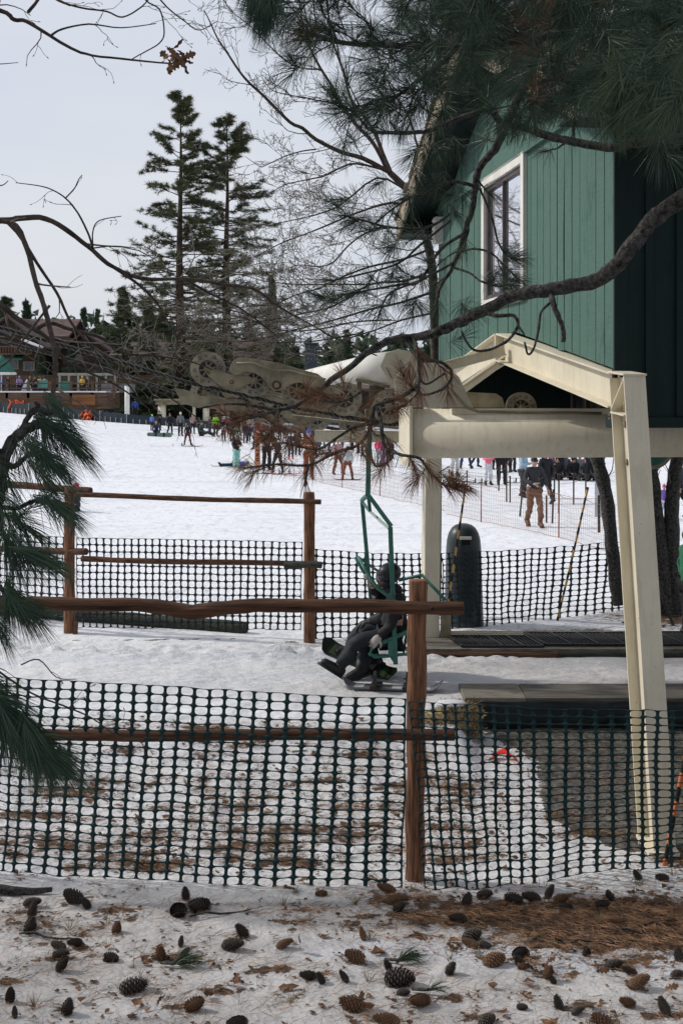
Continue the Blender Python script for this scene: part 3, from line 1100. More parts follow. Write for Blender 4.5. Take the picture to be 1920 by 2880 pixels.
# ================================================================== mast tube, bracket, cross arm, platform beam
ms = thing('lift_mast', 'fat beige horizontal steel tube passing behind the near leg below the green hut', 'steel tube', (2.5, 12.5, 2.9))
TD = Vector((math.cos(R(5)), math.sin(R(5)), 0))
t0 = Vector((0.63, 12.30, 2.93))
mb = MB()
mb.tube([t0, t0 + TD * 6.4], 0.238, 64)
mb.build('tube', M['cream'], ms, True).data.polygons[-1].use_smooth = False
mb = MB()
mb.lathe([(0.238, 0), (0.33, 0.002), (0.33, 0.022), (0.24, 0.024)], t0 - TD * 0.02 + Vector((0, 0, 0)), TD, 6)
mb = MB()
axn = Vector((math.cos(R(8)), -math.sin(R(-8)), 0))
e1 = Vector((0, 0, 1))
e2 = axn.cross(e1)
poly = []
for a, z in ((-0.27, -0.26), (-0.16, -0.33), (0.16, -0.33), (0.27, -0.24), (0.27, 0.22), (0.12, 0.40), (-0.14, 0.40), (-0.27, 0.24)):
    poly.append(t0 + e2 * a + e1 * (z + 0.02) - TD * 0.03)
mb.prism(poly, TD * 0.03)
mb.build('end_plate', M['cream'], ms, False, 0.004)
# angle iron and conduit along the top
mb = MB()
o1 = Vector((0, -0.10, 0.235))
mb.bar(t0 + TD * 0.42 + o1, t0 + TD * 1.98 + o1, 0.10, 0.012)
mb.bar(t0 + TD * 0.42 + o1 + Vector((0, -0.05, -0.022)), t0 + TD * 1.98 + o1 + Vector((0, -0.05, -0.022)), 0.008, 0.05)
mb.build('top_angle', M['cream'], ms)
mb = MB()
mb.tube([P(1262, 1040, 12.0), P(1270, 1100, 12.0), P(1310, 1145, 12.02), P(1345, 1158, 12.04), P(1500, 1160, 12.06), P(1690, 1163, 12.15)], 0.016, 8)
mb.build('conduit', M['creamdark'], ms, True)
# bracket side plate above the tube end
mb = MB()
pl = [(1108, 1060), (1150, 1022), (1240, 1020), (1290, 1060), (1330, 1146), (1112, 1146)]
mb.prism([P(u, v, 12.12) for u, v in pl], Vector((0, 0.03, 0)))
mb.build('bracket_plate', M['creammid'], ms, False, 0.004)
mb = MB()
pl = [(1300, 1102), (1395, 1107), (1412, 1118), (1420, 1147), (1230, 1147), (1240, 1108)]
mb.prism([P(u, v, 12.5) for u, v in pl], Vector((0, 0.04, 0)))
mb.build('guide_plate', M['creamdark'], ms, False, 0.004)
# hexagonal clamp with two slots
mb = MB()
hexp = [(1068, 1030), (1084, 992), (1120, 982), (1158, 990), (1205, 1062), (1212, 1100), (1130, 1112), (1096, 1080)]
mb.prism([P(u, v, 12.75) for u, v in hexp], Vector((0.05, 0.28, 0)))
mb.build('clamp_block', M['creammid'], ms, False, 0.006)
mb = MB()
for (u, v) in ((1092, 1048), (1130, 1026)):
    p = P(u, v, 12.745)
    mb.bar(p + Vector((-0.02, 0, 0.05)), p + Vector((0.03, 0, -0.05)), 0.004, 0.022, (0, 1, 0))
mb.build_each('slot', M['void'], ms)
ca_ = thing('cross_arm', 'tapered white steel arm reaching left from the mast behind the wheels', 'steel arm', (0.2, 13.5, 3.5))
mb = MB()
mb.tube([P(1115, 1030, 12.95), P(1030, 1040, 13.2), P(1020, 1041, 13.25), P(860, 1063, 14.2)], [0.158, 0.158, 0.145, 0.085], 32)
mb.build('arm_tube', M['white'], ca_, True)
mb = MB()
mb.tube([P(1042, 1038, 13.19), P(1032, 1040, 13.2)], 0.168, 32)
mb.build('collar', M['white'], ca_, True)
mb = MB()
mb.bar(P(1000, 1068, 13.1), P(1095, 1088, 13.1), 0.15, 0.03)
mb.bar(P(1010, 1074, 13.1), P(1010, 1140, 13.1), 0.05, 0.08, (0, 1, 0))
mb.bar(P(1060, 1084, 13.15), P(1060, 1190, 13.15), 0.16, 0.02, (0, 1, 0))
mb.build_each('saddle_plate', M['creamdark'], ca_, False, 0.003)
wb = thing('catwalk_beam', 'long flat beige beam under the rope wheels, left of the mast tube', 'steel beam', (0.2, 14.3, 2.9))
mb = MB()
mb.bar(P(885, 1226, 14.3), P(1135, 1228, 14.3), 0.3, 0.125)
mb.build('beam', M['cream'], wb, False, 0.006)
mb = MB()
mb.bar(P(820, 1170, 14.2), P(1120, 1203, 14.1), 0.3, 0.03)
mb.build('grating', M['creamdark'], wb)

# ================================================================== sheave trains
def disc(mb, c, r, th=0.05):
    c = Vector(c)
    ax = Vector((0, -1, 0))
    mb.lathe([(r * 0.93, -th), (r, -th), (r, -th * 0.45), (r * 0.90, -th * 0.35), (r * 0.90, th * 0.35), (r, th * 0.45), (r, th), (r * 0.93, th)], c, ax, 40)


def sheave(root, c, r, y):
    """wheel with rim, dark spoked hub and ring of bolts"""
    c = Vector(c)
    mb = MB()
    disc(mb, c, r, 0.035)
    w = mb.build('sheave_wheel', M['sheave'], root, False)
    mb = MB()
    f = c + Vector((0, -0.036, 0))
    mb.lathe([(r * 0.50, 0), (r * 0.50, 0.002), (r * 0.1, 0.003)], f, (0, -1, 0), 32)
    h = mb.build('hub_recess', M['rubber'], w)
    mb = MB()
    for k in range(8):
        a = 2 * PI * k / 8 + 0.2
        d = Vector((math.cos(a), 0, math.sin(a)))
        mb.bar(f + d * r * 0.14 + Vector((0, -0.008, 0)), f + d * r * 0.47 + Vector((0, -0.008, 0)), 0.014, 0.012, (0, 1, 0))
    mb.lathe([(r * 0.22, 0), (r * 0.22, 0.02), (r * 0.12, 0.024), (r * 0.1, 0.035), (r * 0.04, 0.036)], f, (0, -1, 0), 20)
    mb.lathe([(r * 0.985, 0), (r * 0.985, 0.001), (r * 0.93, 0.002)], f + Vector((0, 0.004, 0)), (0, -1, 0), 40)
    mb.build('spokes', M['creamdark'], w)
    mb = MB()
    for k in range(12):
        a = 2 * PI * k / 12 + 0.1
        rr_ = r * 0.74
        q = f + Vector((math.cos(a), 0, math.sin(a))) * rr_
        if k % 2 == 0:
            mb.lathe([(r * 0.10, 0), (r * 0.10, 0.006)], q, (0, -1, 0), 10)
        else:
            mb.lathe([(r * 0.045, 0), (r * 0.045, 0.003)], q, (0, -1, 0), 8)
    mb.build('rim_hole_pattern', M['rubber'], w)
    mb = MB()
    for k in range(0, 12, 2):
        a = 2 * PI * k / 12 + 0.1
        q = f + Vector((math.cos(a), -0.006, math.sin(a))) * 1.0
        q = f + Vector((math.cos(a) * r * 0.74, -0.006, math.sin(a) * r * 0.74))
        mb.lathe([(r * 0.065, 0), (r * 0.065, 0.004)], q, (0, -1, 0), 8)
    mb.build('nut_ring', M['sheave'], w)
    return w


YS = 13.0
tr1 = thing('sheave_assembly', 'train of five cream rope wheels on curved steel plates, nearest the camera', 'lift wheels', tuple(P(800, 1090, YS)))
for (u, v, r) in ((585, 1038, 49), (717, 1071, 45), (838, 1100, 47), (969, 1122, 48), (1092, 1143, 48), (1464, 1146, 43)):
    sheave(tr1, P(u, v, YS), r / F * YS, YS)


def plate(root, poly, y, th, name, mt='cream', bev=0.004):
    mb = MB()
    mb.prism([P(u, v, y) for u, v in poly], Vector((0, th, 0)))
    return mb.build(name, M[mt], root, False, bev)


Z = lambda L_: [(480 + x * 0.4847, 940 + y * 0.4847) for x, y in L_]
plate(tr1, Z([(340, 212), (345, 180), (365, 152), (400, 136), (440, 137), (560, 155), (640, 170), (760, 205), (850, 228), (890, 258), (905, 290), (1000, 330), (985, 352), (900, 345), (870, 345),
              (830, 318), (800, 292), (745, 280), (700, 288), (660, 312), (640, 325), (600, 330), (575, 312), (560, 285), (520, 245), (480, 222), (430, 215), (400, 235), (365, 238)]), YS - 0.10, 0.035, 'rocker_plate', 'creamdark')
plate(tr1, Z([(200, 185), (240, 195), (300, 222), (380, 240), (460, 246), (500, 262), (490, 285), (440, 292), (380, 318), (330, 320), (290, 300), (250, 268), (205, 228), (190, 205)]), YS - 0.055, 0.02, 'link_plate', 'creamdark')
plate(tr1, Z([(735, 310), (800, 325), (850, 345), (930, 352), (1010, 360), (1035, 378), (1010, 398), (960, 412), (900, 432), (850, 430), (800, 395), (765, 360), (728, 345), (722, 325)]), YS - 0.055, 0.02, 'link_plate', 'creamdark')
for (u, v, r) in ((778, 1083, 13), (652, 1074, 6), (908, 1127, 6)):
    mb = MB()
    c = P(u, v, YS - 0.105)
    rr_ = r / F * YS
    mb.lathe([(rr_, -0.01), (rr_, 0.012), (rr_ * 0.7, 0.014)], c, (0, -1, 0), 20)
    ob = mb.build('pivot_pin', M['rust'], tr1)
    mb = MB()
    mb.lathe([(rr_ * 0.55, 0), (rr_ * 0.55, 0.02), (rr_ * 0.2, 0.022)], c, (0, -1, 0), 12)
    mb.build('pin_head', M['creamdark'], ob)
# rope catchers under the wheels
mb = MB()
for (u, v) in ((648, 1102), (780, 1128), (905, 1160), (1030, 1180)):
    mb.bar(P(u - 22, v - 6, YS + 0.02), P(u + 22, v + 10, YS + 0.02), 0.07, 0.05)
mb.build_each('rope_catcher', M['creamdark'], tr1, False, 0.003)
# conduit along the rocker plate
mb = MB()
mb.tube([P(480 + x * 0.4847, 940 + y * 0.4847, YS - 0.12) for x, y in ((380, 168), (470, 165), (540, 190), (600, 210), (700, 212), (790, 238), (860, 250), (900, 262))], 0.010, 6)
mb.build('cable', M['creamdark'], tr1, True)

tr2 = dup(tr1, tuple(P(752, 1148, 16.2)), 0, 1.02, 'second train of cream rope wheels partly hidden behind the nearest one', None)
# rope catch frame at its left end
mb = MB()
pl = [(490, 1092), (520, 1096), (560, 1112), (620, 1122), (690, 1142), (690, 1160), (620, 1152), (548, 1146), (510, 1130)]
ob = plate(tr2, pl, 15.9, 0.05, 'end_guide', 'creamdark')
# in the copy the root sits at another place: shift the part so it stays where it was built
ob.scale = (1 / 1.02,) * 3

# ================================================================== haul ropes
mb = MB()
mb.tube([P(-900, 690, 13.05), P(0, 921, 13.0), P(300, 1006, 13.0), P(520, 1074, 13.0), P(590, 1090, 13.0), P(717, 1119, 13.0), P(838, 1149, 13.0), P(969, 1172, 13.0), P(1092, 1193, 13.0), P(1464, 1192, 13.0), P(1700, 1180, 13.0)], 0.0210, 10)
ob = mb.build('haul_rope', M['rope'], None, True)
tag(ob, 'thick upper black wire rope running down to the nearest wheels from the left', 'rope')
mb = MB()
mb.tube([P(-900, 760, 16.2), P(0, 958, 16.2), P(300, 1038, 16.2), P(500, 1106, 16.2), P(700, 1168, 16.2), P(1000, 1215, 16.2), P(1400, 1225, 16.2)], 0.0200, 10)
ob = mb.build('haul_rope', M['rope'], None, True)
tag(ob, 'lower thinner black wire rope running below the other to the hidden wheels', 'rope')
# small bullwheel rim seen under the mast at the right
mb = MB()
c = P(1832, 1262, 14.2)
mb.lathe([(0.20, -0.02), (0.235, -0.02), (0.235, 0.02), (0.20, 0.02)], c, (0, -0.95, -0.2), 36)
bw = thing('guide_wheel', 'grey green wheel peeking out below the mast right of the near leg', 'wheel', tuple(c))
mb.build('rim', M['creamdark'], bw, False)
mb = MB()
mb.lathe([(0.19, -0.028), (0.19, 0.024), (0.05, 0.03)], c, (0, -0.95, -0.2), 36)
mb.build('disc', M['teal'], bw, False)

# ================================================================== operator hut
hut = thing('green_hut', 'dark green wooden hut with gable roof and white framed window raised above the lift', 'hut', (3.5, 13, 3.2))
C0 = Vector((2.06, 9.70, 0))
WL = 6.42                                        # length of the window wall


def wl(s, h, off=0.0):
    """point on the window wall: s along it, h height, off outwards"""
    p = C0 + al * s - sx * off
    return Vector((p.x, p.y, h))


def raft_h(s):
    # bottom edge follows the gable frame
    p = C0 + al * s
    y = p.y
    ya, yp, yb = A_top.y, APEX.y, B_top.y
    if y < yp:
        return 3.46 + (3.915 - 3.46) * (y - ya) / (yp - ya)
    return 3.915 + (3.46 - 3.915) * (y - yp) / (yb - yp)


def roof_h(s):
    return 5.56 + (6.86 - 5.56) * (1 - abs(s - WL / 2) / (WL / 2))


BAND = 5.66
W0, W1, WH0, WH1 = 2.47, 3.92, 4.30, 5.56
rr = random.Random(12)
mb = MB()
s = 0.0
widths = []
bi = 0
while s < WL - 0.02:
    bw_ = 0.205
    e = min(s + bw_ - 0.013, WL)
    off = rr.uniform(0.0, 0.006)
    segs = [(raft_h(s + 0.1) + 0.012, BAND)]
    if e > W0 and s < W1:
        segs = [(raft_h(s + 0.1) + 0.012, WH0), (WH1, BAND)]
    lean = 0.0
    for h0, h1 in segs:
        h0a = raft_h(s) + 0.012 if h0 < WH0 - 0.01 else h0
        h0b = raft_h(e) + 0.012 if h0 < WH0 - 0.01 else h0
        gap = 0.028 if bi in (6,) else 0
        lo = [wl(s, h0a, off), wl(e, h0b, off), wl(e, h0b, off - 0.02), wl(s, h0a, off - 0.02)]
        hi_ = [wl(s, h1, off), wl(e, h1, off), wl(e, h1, off - 0.02), wl(s, h1, off - 0.02)]
        if gap:
            # one board has bowed open: middle pulled in on one side
            k = 10
            for i in range(k):
                t0_, t1_ = i / k, (i + 1) / k
                g0_, g1_ = gap * math.sin(PI * min(1, t0_ * 1.15)) ** 2, gap * math.sin(PI * min(1, t1_ * 1.15)) ** 2
                z0, z1 = h0a + (h1 - h0a) * t0_, h0a + (h1 - h0a) * t1_
                mb.hull8([wl(s + g0_, z0, off), wl(e, z0, off), wl(e, z0, off - 0.02), wl(s + g0_, z0, off - 0.02),
                          wl(s + g1_, z1, off), wl(e, z1, off), wl(e, z1, off - 0.02), wl(s + g1_, z1, off - 0.02)])
        else:
            mb.hull8(lo + hi_)
    # gable triangle boards
    top0, top1 = roof_h(s) - 0.1, roof_h(e) - 0.1
    if max(top0, top1) > BAND + 0.02:
        lo = [wl(s, BAND, off + 0.004), wl(e, BAND, off + 0.004), wl(e, BAND, off - 0.02), wl(s, BAND, off - 0.02)]
        hi_ = [wl(s, max(top0, BAND + 0.01), off + 0.004), wl(e, max(top1, BAND + 0.01), off + 0.004), wl(e, max(top1, BAND + 0.01), off - 0.02), wl(s, max(top0, BAND + 0.01), off - 0.02)]
        mb.hull8(lo + hi_)
    s += bw_
    bi += 1
mb.build('siding', M['siding'], hut)
mb = MB()
mb.hull8([wl(0, BAND - 0.06, 0.03), wl(WL, BAND - 0.06, 0.03), wl(WL, BAND - 0.06, 0.0), wl(0, BAND - 0.06, 0.0),
          wl(0, BAND + 0.10, 0.03), wl(WL, BAND + 0.10, 0.03), wl(WL, BAND + 0.10, 0.0), wl(0, BAND + 0.10, 0.0)])
mb.hull8([wl(0, BAND - 0.085, 0.045), wl(WL, BAND - 0.085, 0.045), wl(WL, BAND - 0.085, 0.0), wl(0, BAND - 0.085, 0.0),
          wl(0, BAND - 0.062, 0.045), wl(WL, BAND - 0.062, 0.045), wl(WL, BAND - 0.062, 0.0), wl(0, BAND - 0.062, 0.0)])
mb.build('band_board', M['siding'], hut)
# inner sheathing behind the boards, with a hole for the window
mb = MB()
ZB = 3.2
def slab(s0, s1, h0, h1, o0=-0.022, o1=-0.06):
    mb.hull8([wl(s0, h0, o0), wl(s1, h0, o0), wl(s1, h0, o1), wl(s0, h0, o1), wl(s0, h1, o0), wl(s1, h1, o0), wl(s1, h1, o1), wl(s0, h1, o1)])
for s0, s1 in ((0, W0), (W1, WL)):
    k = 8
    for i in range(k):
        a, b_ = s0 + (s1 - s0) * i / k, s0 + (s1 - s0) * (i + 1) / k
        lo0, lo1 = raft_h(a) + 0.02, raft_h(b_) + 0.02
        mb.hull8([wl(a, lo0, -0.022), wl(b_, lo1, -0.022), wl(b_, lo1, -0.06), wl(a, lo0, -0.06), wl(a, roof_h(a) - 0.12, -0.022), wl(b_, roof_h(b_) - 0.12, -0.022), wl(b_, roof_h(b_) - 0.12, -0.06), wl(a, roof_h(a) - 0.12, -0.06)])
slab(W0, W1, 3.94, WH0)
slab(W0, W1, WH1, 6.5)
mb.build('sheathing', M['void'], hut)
# camera side wall: boards and battens, their shade put into the colour
DW = 5.2


def dw(x, h, off=0.0):
    p = C0 + sx * x - al * off
    return Vector((p.x, p.y, h))


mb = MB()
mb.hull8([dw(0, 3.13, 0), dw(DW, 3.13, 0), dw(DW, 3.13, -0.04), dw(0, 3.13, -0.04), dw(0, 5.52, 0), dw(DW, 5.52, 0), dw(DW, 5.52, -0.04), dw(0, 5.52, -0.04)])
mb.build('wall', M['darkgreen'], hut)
mb = MB()
x = 0.0
k = 0
while x < DW:
    w_ = 0.06 if k else 0.10
    mb.hull8([dw(x, 3.14, 0.02), dw(x + w_, 3.14, 0.02), dw(x + w_, 3.14, 0.001), dw(x, 3.14, 0.001), dw(x, 5.5, 0.02), dw(x + w_, 5.5, 0.02), dw(x + w_, 5.5, 0.001), dw(x, 5.5, 0.001)])
    x += 0.245
    k += 1
mb.build('battens', M['darkgreen'], hut)
mb = MB()
mb.hull8([dw(-0.03, 3.05, 0.03), dw(DW, 3.05, 0.03), dw(DW, 3.05, -0.1), dw(-0.03, 3.05, -0.1), dw(-0.03, 3.13, 0.03), dw(DW, 3.13, 0.03), dw(DW, 3.13, -0.1), dw(-0.03, 3.13, -0.1)])
mb.build('sill_beam', M['darkgreen'], hut)
# far and right walls, floor, and the dark machine room under the gable
mb = MB()
f1, f2, f3, f4 = C0 + al * WL, C0 + al * WL + sx * DW, C0 + sx * DW, C0
def quadwall(a, b_, h0, h1, th=0.05):
    d_ = (b_ - a).normalized()
    nrm = Vector((-d_.y, d_.x, 0)) * th
    mb.hull8([Vector((a.x, a.y, h0)), Vector((b_.x, b_.y, h0)), Vector((b_.x, b_.y, h0)) + nrm, Vector((a.x, a.y, h0)) + nrm,
              Vector((a.x, a.y, h1)), Vector((b_.x, b_.y, h1)), Vector((b_.x, b_.y, h1)) + nrm, Vector((a.x, a.y, h1)) + nrm])
quadwall(f2, f1, 3.13, 5.5)
quadwall(f3, f2, 3.13, 5.5)
mb.build_each('wall', M['darkgreen'], hut)
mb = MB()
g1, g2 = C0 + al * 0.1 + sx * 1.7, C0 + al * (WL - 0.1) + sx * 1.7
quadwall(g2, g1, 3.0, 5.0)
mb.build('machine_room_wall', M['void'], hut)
mb = MB()
for i in range(12):
    p = g1.lerp(g2, (i + 0.5) / 12) - sx * 0.07
    mb.bar((p.x, p.y, 3.0), (p.x, p.y, 4.4), 0.05, 0.09, al)
mb.build_each('wall_stud', M['lodgewood'], hut)
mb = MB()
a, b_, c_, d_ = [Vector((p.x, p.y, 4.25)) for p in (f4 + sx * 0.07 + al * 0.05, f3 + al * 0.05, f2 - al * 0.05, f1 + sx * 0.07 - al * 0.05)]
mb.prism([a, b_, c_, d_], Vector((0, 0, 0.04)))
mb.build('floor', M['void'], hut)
# window
wn = None
mb = MB()
def wbox(mbx, s0, s1, h0, h1, o0, o1):
    mbx.hull8([wl(s0, h0, o0), wl(s1, h0, o0), wl(s1, h0, o1), wl(s0, h0, o1), wl(s0, h1, o0), wl(s1, h1, o0), wl(s1, h1, o1), wl(s0, h1, o1)])
T = 0.10
wbox(mb, W0 - T, W0, WH0 - T, WH1 + T - 0.06, 0.045, -0.02)
wbox(mb, W1, W1 + T, WH0 - T, WH1 + T - 0.06, 0.045, -0.02)
wbox(mb, W0, W1, WH0 - T, WH0, 0.045, -0.02)
wbox(mb, W0, W1, WH1 - 0.06, WH1 + T - 0.06, 0.045, -0.02)
wn = mb.build('window', M['white'], hut, False, 0.003)
mb = MB()
for s0, s1, h0, h1 in ((W0, W0 + 0.05, WH0, WH1 - 0.06), (W1 - 0.05, W1, WH0, WH1 - 0.06), (W0 + 0.05, W1 - 0.05, WH0, WH0 + 0.05), (W0 + 0.05, W1 - 0.05, WH1 - 0.11, WH1 - 0.06), ((W0 + W1) / 2 + 0.04, (W0 + W1) / 2 + 0.065, WH0 + 0.05, WH1 - 0.11)):
    wbox(mb, s0, s1, h0, h1, 0.012, -0.04)
mb.build('sash', M['bronze'], wn, False, 0.002)
mb = MB()
wbox(mb, W0 + 0.05, W1 - 0.05, WH0 + 0.05, WH1 - 0.11, -0.018, -0.024)
mb.build('pane', M['glass'], wn)
# roof
OV = 0.43


def rf(s, x, h):
    p = C0 + al * s + sx * x
    return Vector((p.x, p.y, h))


E0, E1, XM = -0.45, WL + 0.45, DW + 0.4
EH, RH = 5.42, 6.86
mid = WL / 2
rh = lambda s: RH - (RH - EH) * abs(s - mid) / (mid + 0.45)
for a, b_ in ((E0, mid), (mid, E1)):
    mb = MB()
    mb.hull8([rf(a, -OV, rh(a)), rf(a, XM, rh(a)), rf(b_, XM, rh(b_)), rf(b_, -OV, rh(b_)),
              rf(a, -OV, rh(a) + 0.09), rf(a, XM, rh(a) + 0.09), rf(b_, XM, rh(b_) + 0.09), rf(b_, -OV, rh(b_) + 0.09)])
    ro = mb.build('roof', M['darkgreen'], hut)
    # shingle courses whose ragged ends show along the rake
    mb = MB()
    nc = 22
    for i in range(nc):
        s0 = a + (b_ - a) * i / nc
        s1 = a + (b_ - a) * (i + 1.15) / nc
        z0, z1 = rh(s0) + 0.10, rh(min(s1, E1)) + 0.11
        jx = rr.uniform(0, 0.05)
        p0, p1 = rf(s0, -OV - 0.03 - jx, z0 + 0.03), rf(s1, -OV - 0.03 - jx, z1 + 0.012)
        q0, q1 = rf(s0, XM, z0 + 0.03), rf(s1, XM, z1 + 0.012)
        mb.hull8([p0, q0, q1, p1, p0 + Vector((0, 0, 0.02)), q0 + Vector((0, 0, 0.02)), q1 + Vector((0, 0, 0.02)), p1 + Vector((0, 0, 0.02))])
    mb.build('shingles', M['shingle'], ro)
    # rake board
    mb = MB()
    mb.hull8([rf(a, -OV - 0.03, rh(a) - 0.14), rf(a, -OV, rh(a) - 0.14), rf(b_, -OV, rh(b_) - 0.14), rf(b_, -OV - 0.03, rh(b_) - 0.14),
              rf(a, -OV - 0.03, rh(a) + 0.10), rf(a, -OV, rh(a) + 0.10), rf(b_, -OV, rh(b_) + 0.10), rf(b_, -OV - 0.03, rh(b_) + 0.10)])
    mb.build('rake_board', M['rake'], ro)
mb = MB()
for s_ in (E0, E1):
    sg = -1 if s_ == E0 else 1
    mb.hull8([rf(s_, -OV, EH - 0.12), rf(s_, XM, EH - 0.12), rf(s_ + 0.03 * sg, XM, EH - 0.12), rf(s_ + 0.03 * sg, -OV, EH - 0.12),
              rf(s_, -OV, EH + 0.10), rf(s_, XM, EH + 0.10), rf(s_ + 0.03 * sg, XM, EH + 0.10), rf(s_ + 0.03 * sg, -OV, EH + 0.10)])
mb.build_each('eave_board', M['greytrim'], hut)
mb = MB()
for s0, s1 in ((E0, -0.0), (WL, E1)):
    mb.hull8([rf(s0, -OV, EH - 0.10), rf(s0, XM, EH - 0.10), rf(s1, XM, EH - 0.10), rf(s1, -OV, EH - 0.10), rf(s0, -OV, EH - 0.08), rf(s0, XM, EH - 0.08), rf(s1, XM, EH - 0.08), rf(s1, -OV, EH - 0.08)])
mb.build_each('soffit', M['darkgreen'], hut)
# white vent box on the far edge of the window wall
mb = MB()
wbox(mb, WL - 0.28, WL - 0.12, 5.18, 5.50, 0.10, 0.0)
for i in range(6):
    wbox(mb, WL - 0.285, WL - 0.115, 5.20 + i * 0.05, 5.225 + i * 0.05, 0.112, 0.10)
mb.build('vent_box', M['white'], hut, False, 0.003)

# ================================================================== PEOPLE
def skin_mesh(pts, edges, rad, sub=1, fold=0):
    """continuous tapered surface grown over a skeleton; pts[0] is the root"""
    me = bpy.data.meshes.new('tmp')
    me.from_pydata([tuple(p) for p in pts], edges, [])
    ob = bpy.data.objects.new('tmp', me)
    COL.objects.link(ob)
    ob.modifiers.new('skin', 'SKIN').use_smooth_shade = True
    if not me.skin_vertices:
        return None
    sv = me.skin_vertices[0].data
    for i, r in enumerate(rad):
        sv[i].radius = r if isinstance(r, tuple) else (r, r)
        sv[i].use_root = (i == 0)
    m = ob.modifiers.new('sub', 'SUBSURF')
    m.levels = m.render_levels = sub
    dg = bpy.context.evaluated_depsgraph_get()
    ev = ob.evaluated_get(dg)
    out = ev.to_mesh()
    mb = MB()
    mb.v = [tuple(v.co) for v in out.vertices]
    mb.f = [tuple(p.vertices) for p in out.polygons]
    if fold:
        q = np.array(mb.v)
        w = fbm(q[:, 0] * 9 + q[:, 1] * 5, q[:, 2] * 13, 3)[:, None] * np.array([1, 1, .4]) * fold
        w2 = fbm(q[:, 1] * 9 + 7, q[:, 2] * 11 + q[:, 0] * 6, 3)[:, None] * np.array([1, -1, .4]) * fold
        mb.v = [tuple(a) for a in q + w + w2]
    ev.to_mesh_clear()
    bpy.data.objects.remove(ob)
    bpy.data.meshes.remove(me)
    return mb


def V(*a):
    return Vector(a)


def stance(arms='down', legs='stand', lean=0.0, h=0.0):
    """joints for a 1.75 m person facing -Y"""
    J = dict(pel=V(0, 0, .94), spi=V(0, -lean * .3, 1.14), che=V(0, -lean * .75, 1.36), nec=V(0, -lean, 1.50), hea=V(0, -lean * 1.25 - 0.02, 1.63))
    for s, k in ((-1, 'r'), (1, 'l')):
        J['sh' + k] = V(s * .175, -lean * .95, 1.43)
        J['hip' + k] = V(s * .095, 0, .89)
        J['kn' + k] = V(s * .11, -.02, .49)
        J['an' + k] = V(s * .12, .02, .10)
        J['to' + k] = V(s * .14, -.14, .05)
        J['el' + k] = V(s * .235, .03 - lean, 1.16)
        J['wr' + k] = V(s * .235, -.04 - lean, .92)
    if arms == 'front':
        for s, k in ((-1, 'r'), (1, 'l')):
            J['el' + k] = V(s * .24, -.04 - lean, 1.17)
            J['wr' + k] = V(s * .08, -.27 - lean, 1.20)
    if arms == 'phone':
        J['elr'] = V(-.25, -.02, 1.16)
        J['wrr'] = V(-.09, -.24, 1.10)
        J['ell'] = V(.27, .03, 1.17)
        J['wrl'] = V(.33, -.10, .95)
    if arms == 'out':
        for s, k in ((-1, 'r'), (1, 'l')):
            J['el' + k] = V(s * .36, 0 - lean, 1.24)
            J['wr' + k] = V(s * .50, -.10 - lean, 1.10)
    if legs == 'walk':
        J['knl'] = V(.11, -.16, .52)
        J['anl'] = V(.11, -.17, .11)
        J['tol'] = V(.11, -.33, .06)
        J['knr'] = V(-.10, .06, .48)
        J['anr'] = V(-.10, .28, .15)
        J['tor'] = V(-.10, .14, .05)
    if legs == 'wide':
        for s, k in ((-1, 'r'), (1, 'l')):
            J['kn' + k] = V(s * .20, -.08, .50)
            J['an' + k] = V(s * .26, .0, .10)
            J['to' + k] = V(s * .28, -.15, .05)
    if legs == 'sit':       # sitting on the ground, legs out in front
        for k in J:
            J[k] = J[k] - V(0, 0, .80)
        for s, k in ((-1, 'r'), (1, 'l')):
            J['hip' + k] = V(s * .10, -.03, .12)
            J['kn' + k] = V(s * .17, -.42, .26)
            J['an' + k] = V(s * .18, -.78, .09)
            J['to' + k] = V(s * .19, -.84, .22)
            J['el' + k] = V(s * .26, .02, .36)
            J['wr' + k] = V(s * .20, -.22, .28)
        J['pel'] = V(0, .02, .14)
    if legs == 'lie':
        J = {k: V(p.x, p.z - .9, .14 + max(0, -p.y) * .4) for k, p in J.items()}
        for k in ('hipr', 'hipl', 'anr', 'anl', 'knr', 'knl'):
            J[k].z = .11
    return J


def hand(mb, w, d, up, s=1.0, curl=0.5, grip=None):
    """palm with five separate bent fingers; d: direction of the forearm, up: back of the hand"""
    d = d.normalized()
    sd = d.cross(up).normalized()
    up = sd.cross(d).normalized()
    rot = Matrix((sd, up, d)).transposed()
    mb.ell(w + d * 0.045 * s, (0.042 * s, 0.018 * s, 0.055 * s), 10, 6, rot)
    for i, (o, L) in enumerate(((-.030, .070), (-.010, .080), (.011, .074), (.030, .058))):
        b0 = w + d * 0.080 * s + sd * o * s
        c1 = curl * 0.9
        d1 = (d * math.cos(c1) - up * math.sin(c1))
        d2 = (d * math.cos(c1 * 2) - up * math.sin(c1 * 2))
        p1 = b0 + d1 * L * .5 * s
        mb.tube([b0 - d * .02 * s, b0, p1, p1 + d2 * L * .5 * s], [.010 * s, .010 * s, .009 * s, .007 * s], 6)
    b0 = w + d * 0.03 * s + sd * -.036 * s
    p1 = b0 + (d * .5 - sd * .8 - up * .3).normalized() * .035 * s
    mb.tube([b0 + sd * .01, b0, p1, p1 + (d * .8 - sd * .2 - up * .4).normalized() * .03 * s], [.012 * s, .012 * s, .010 * s, .008 * s], 6)


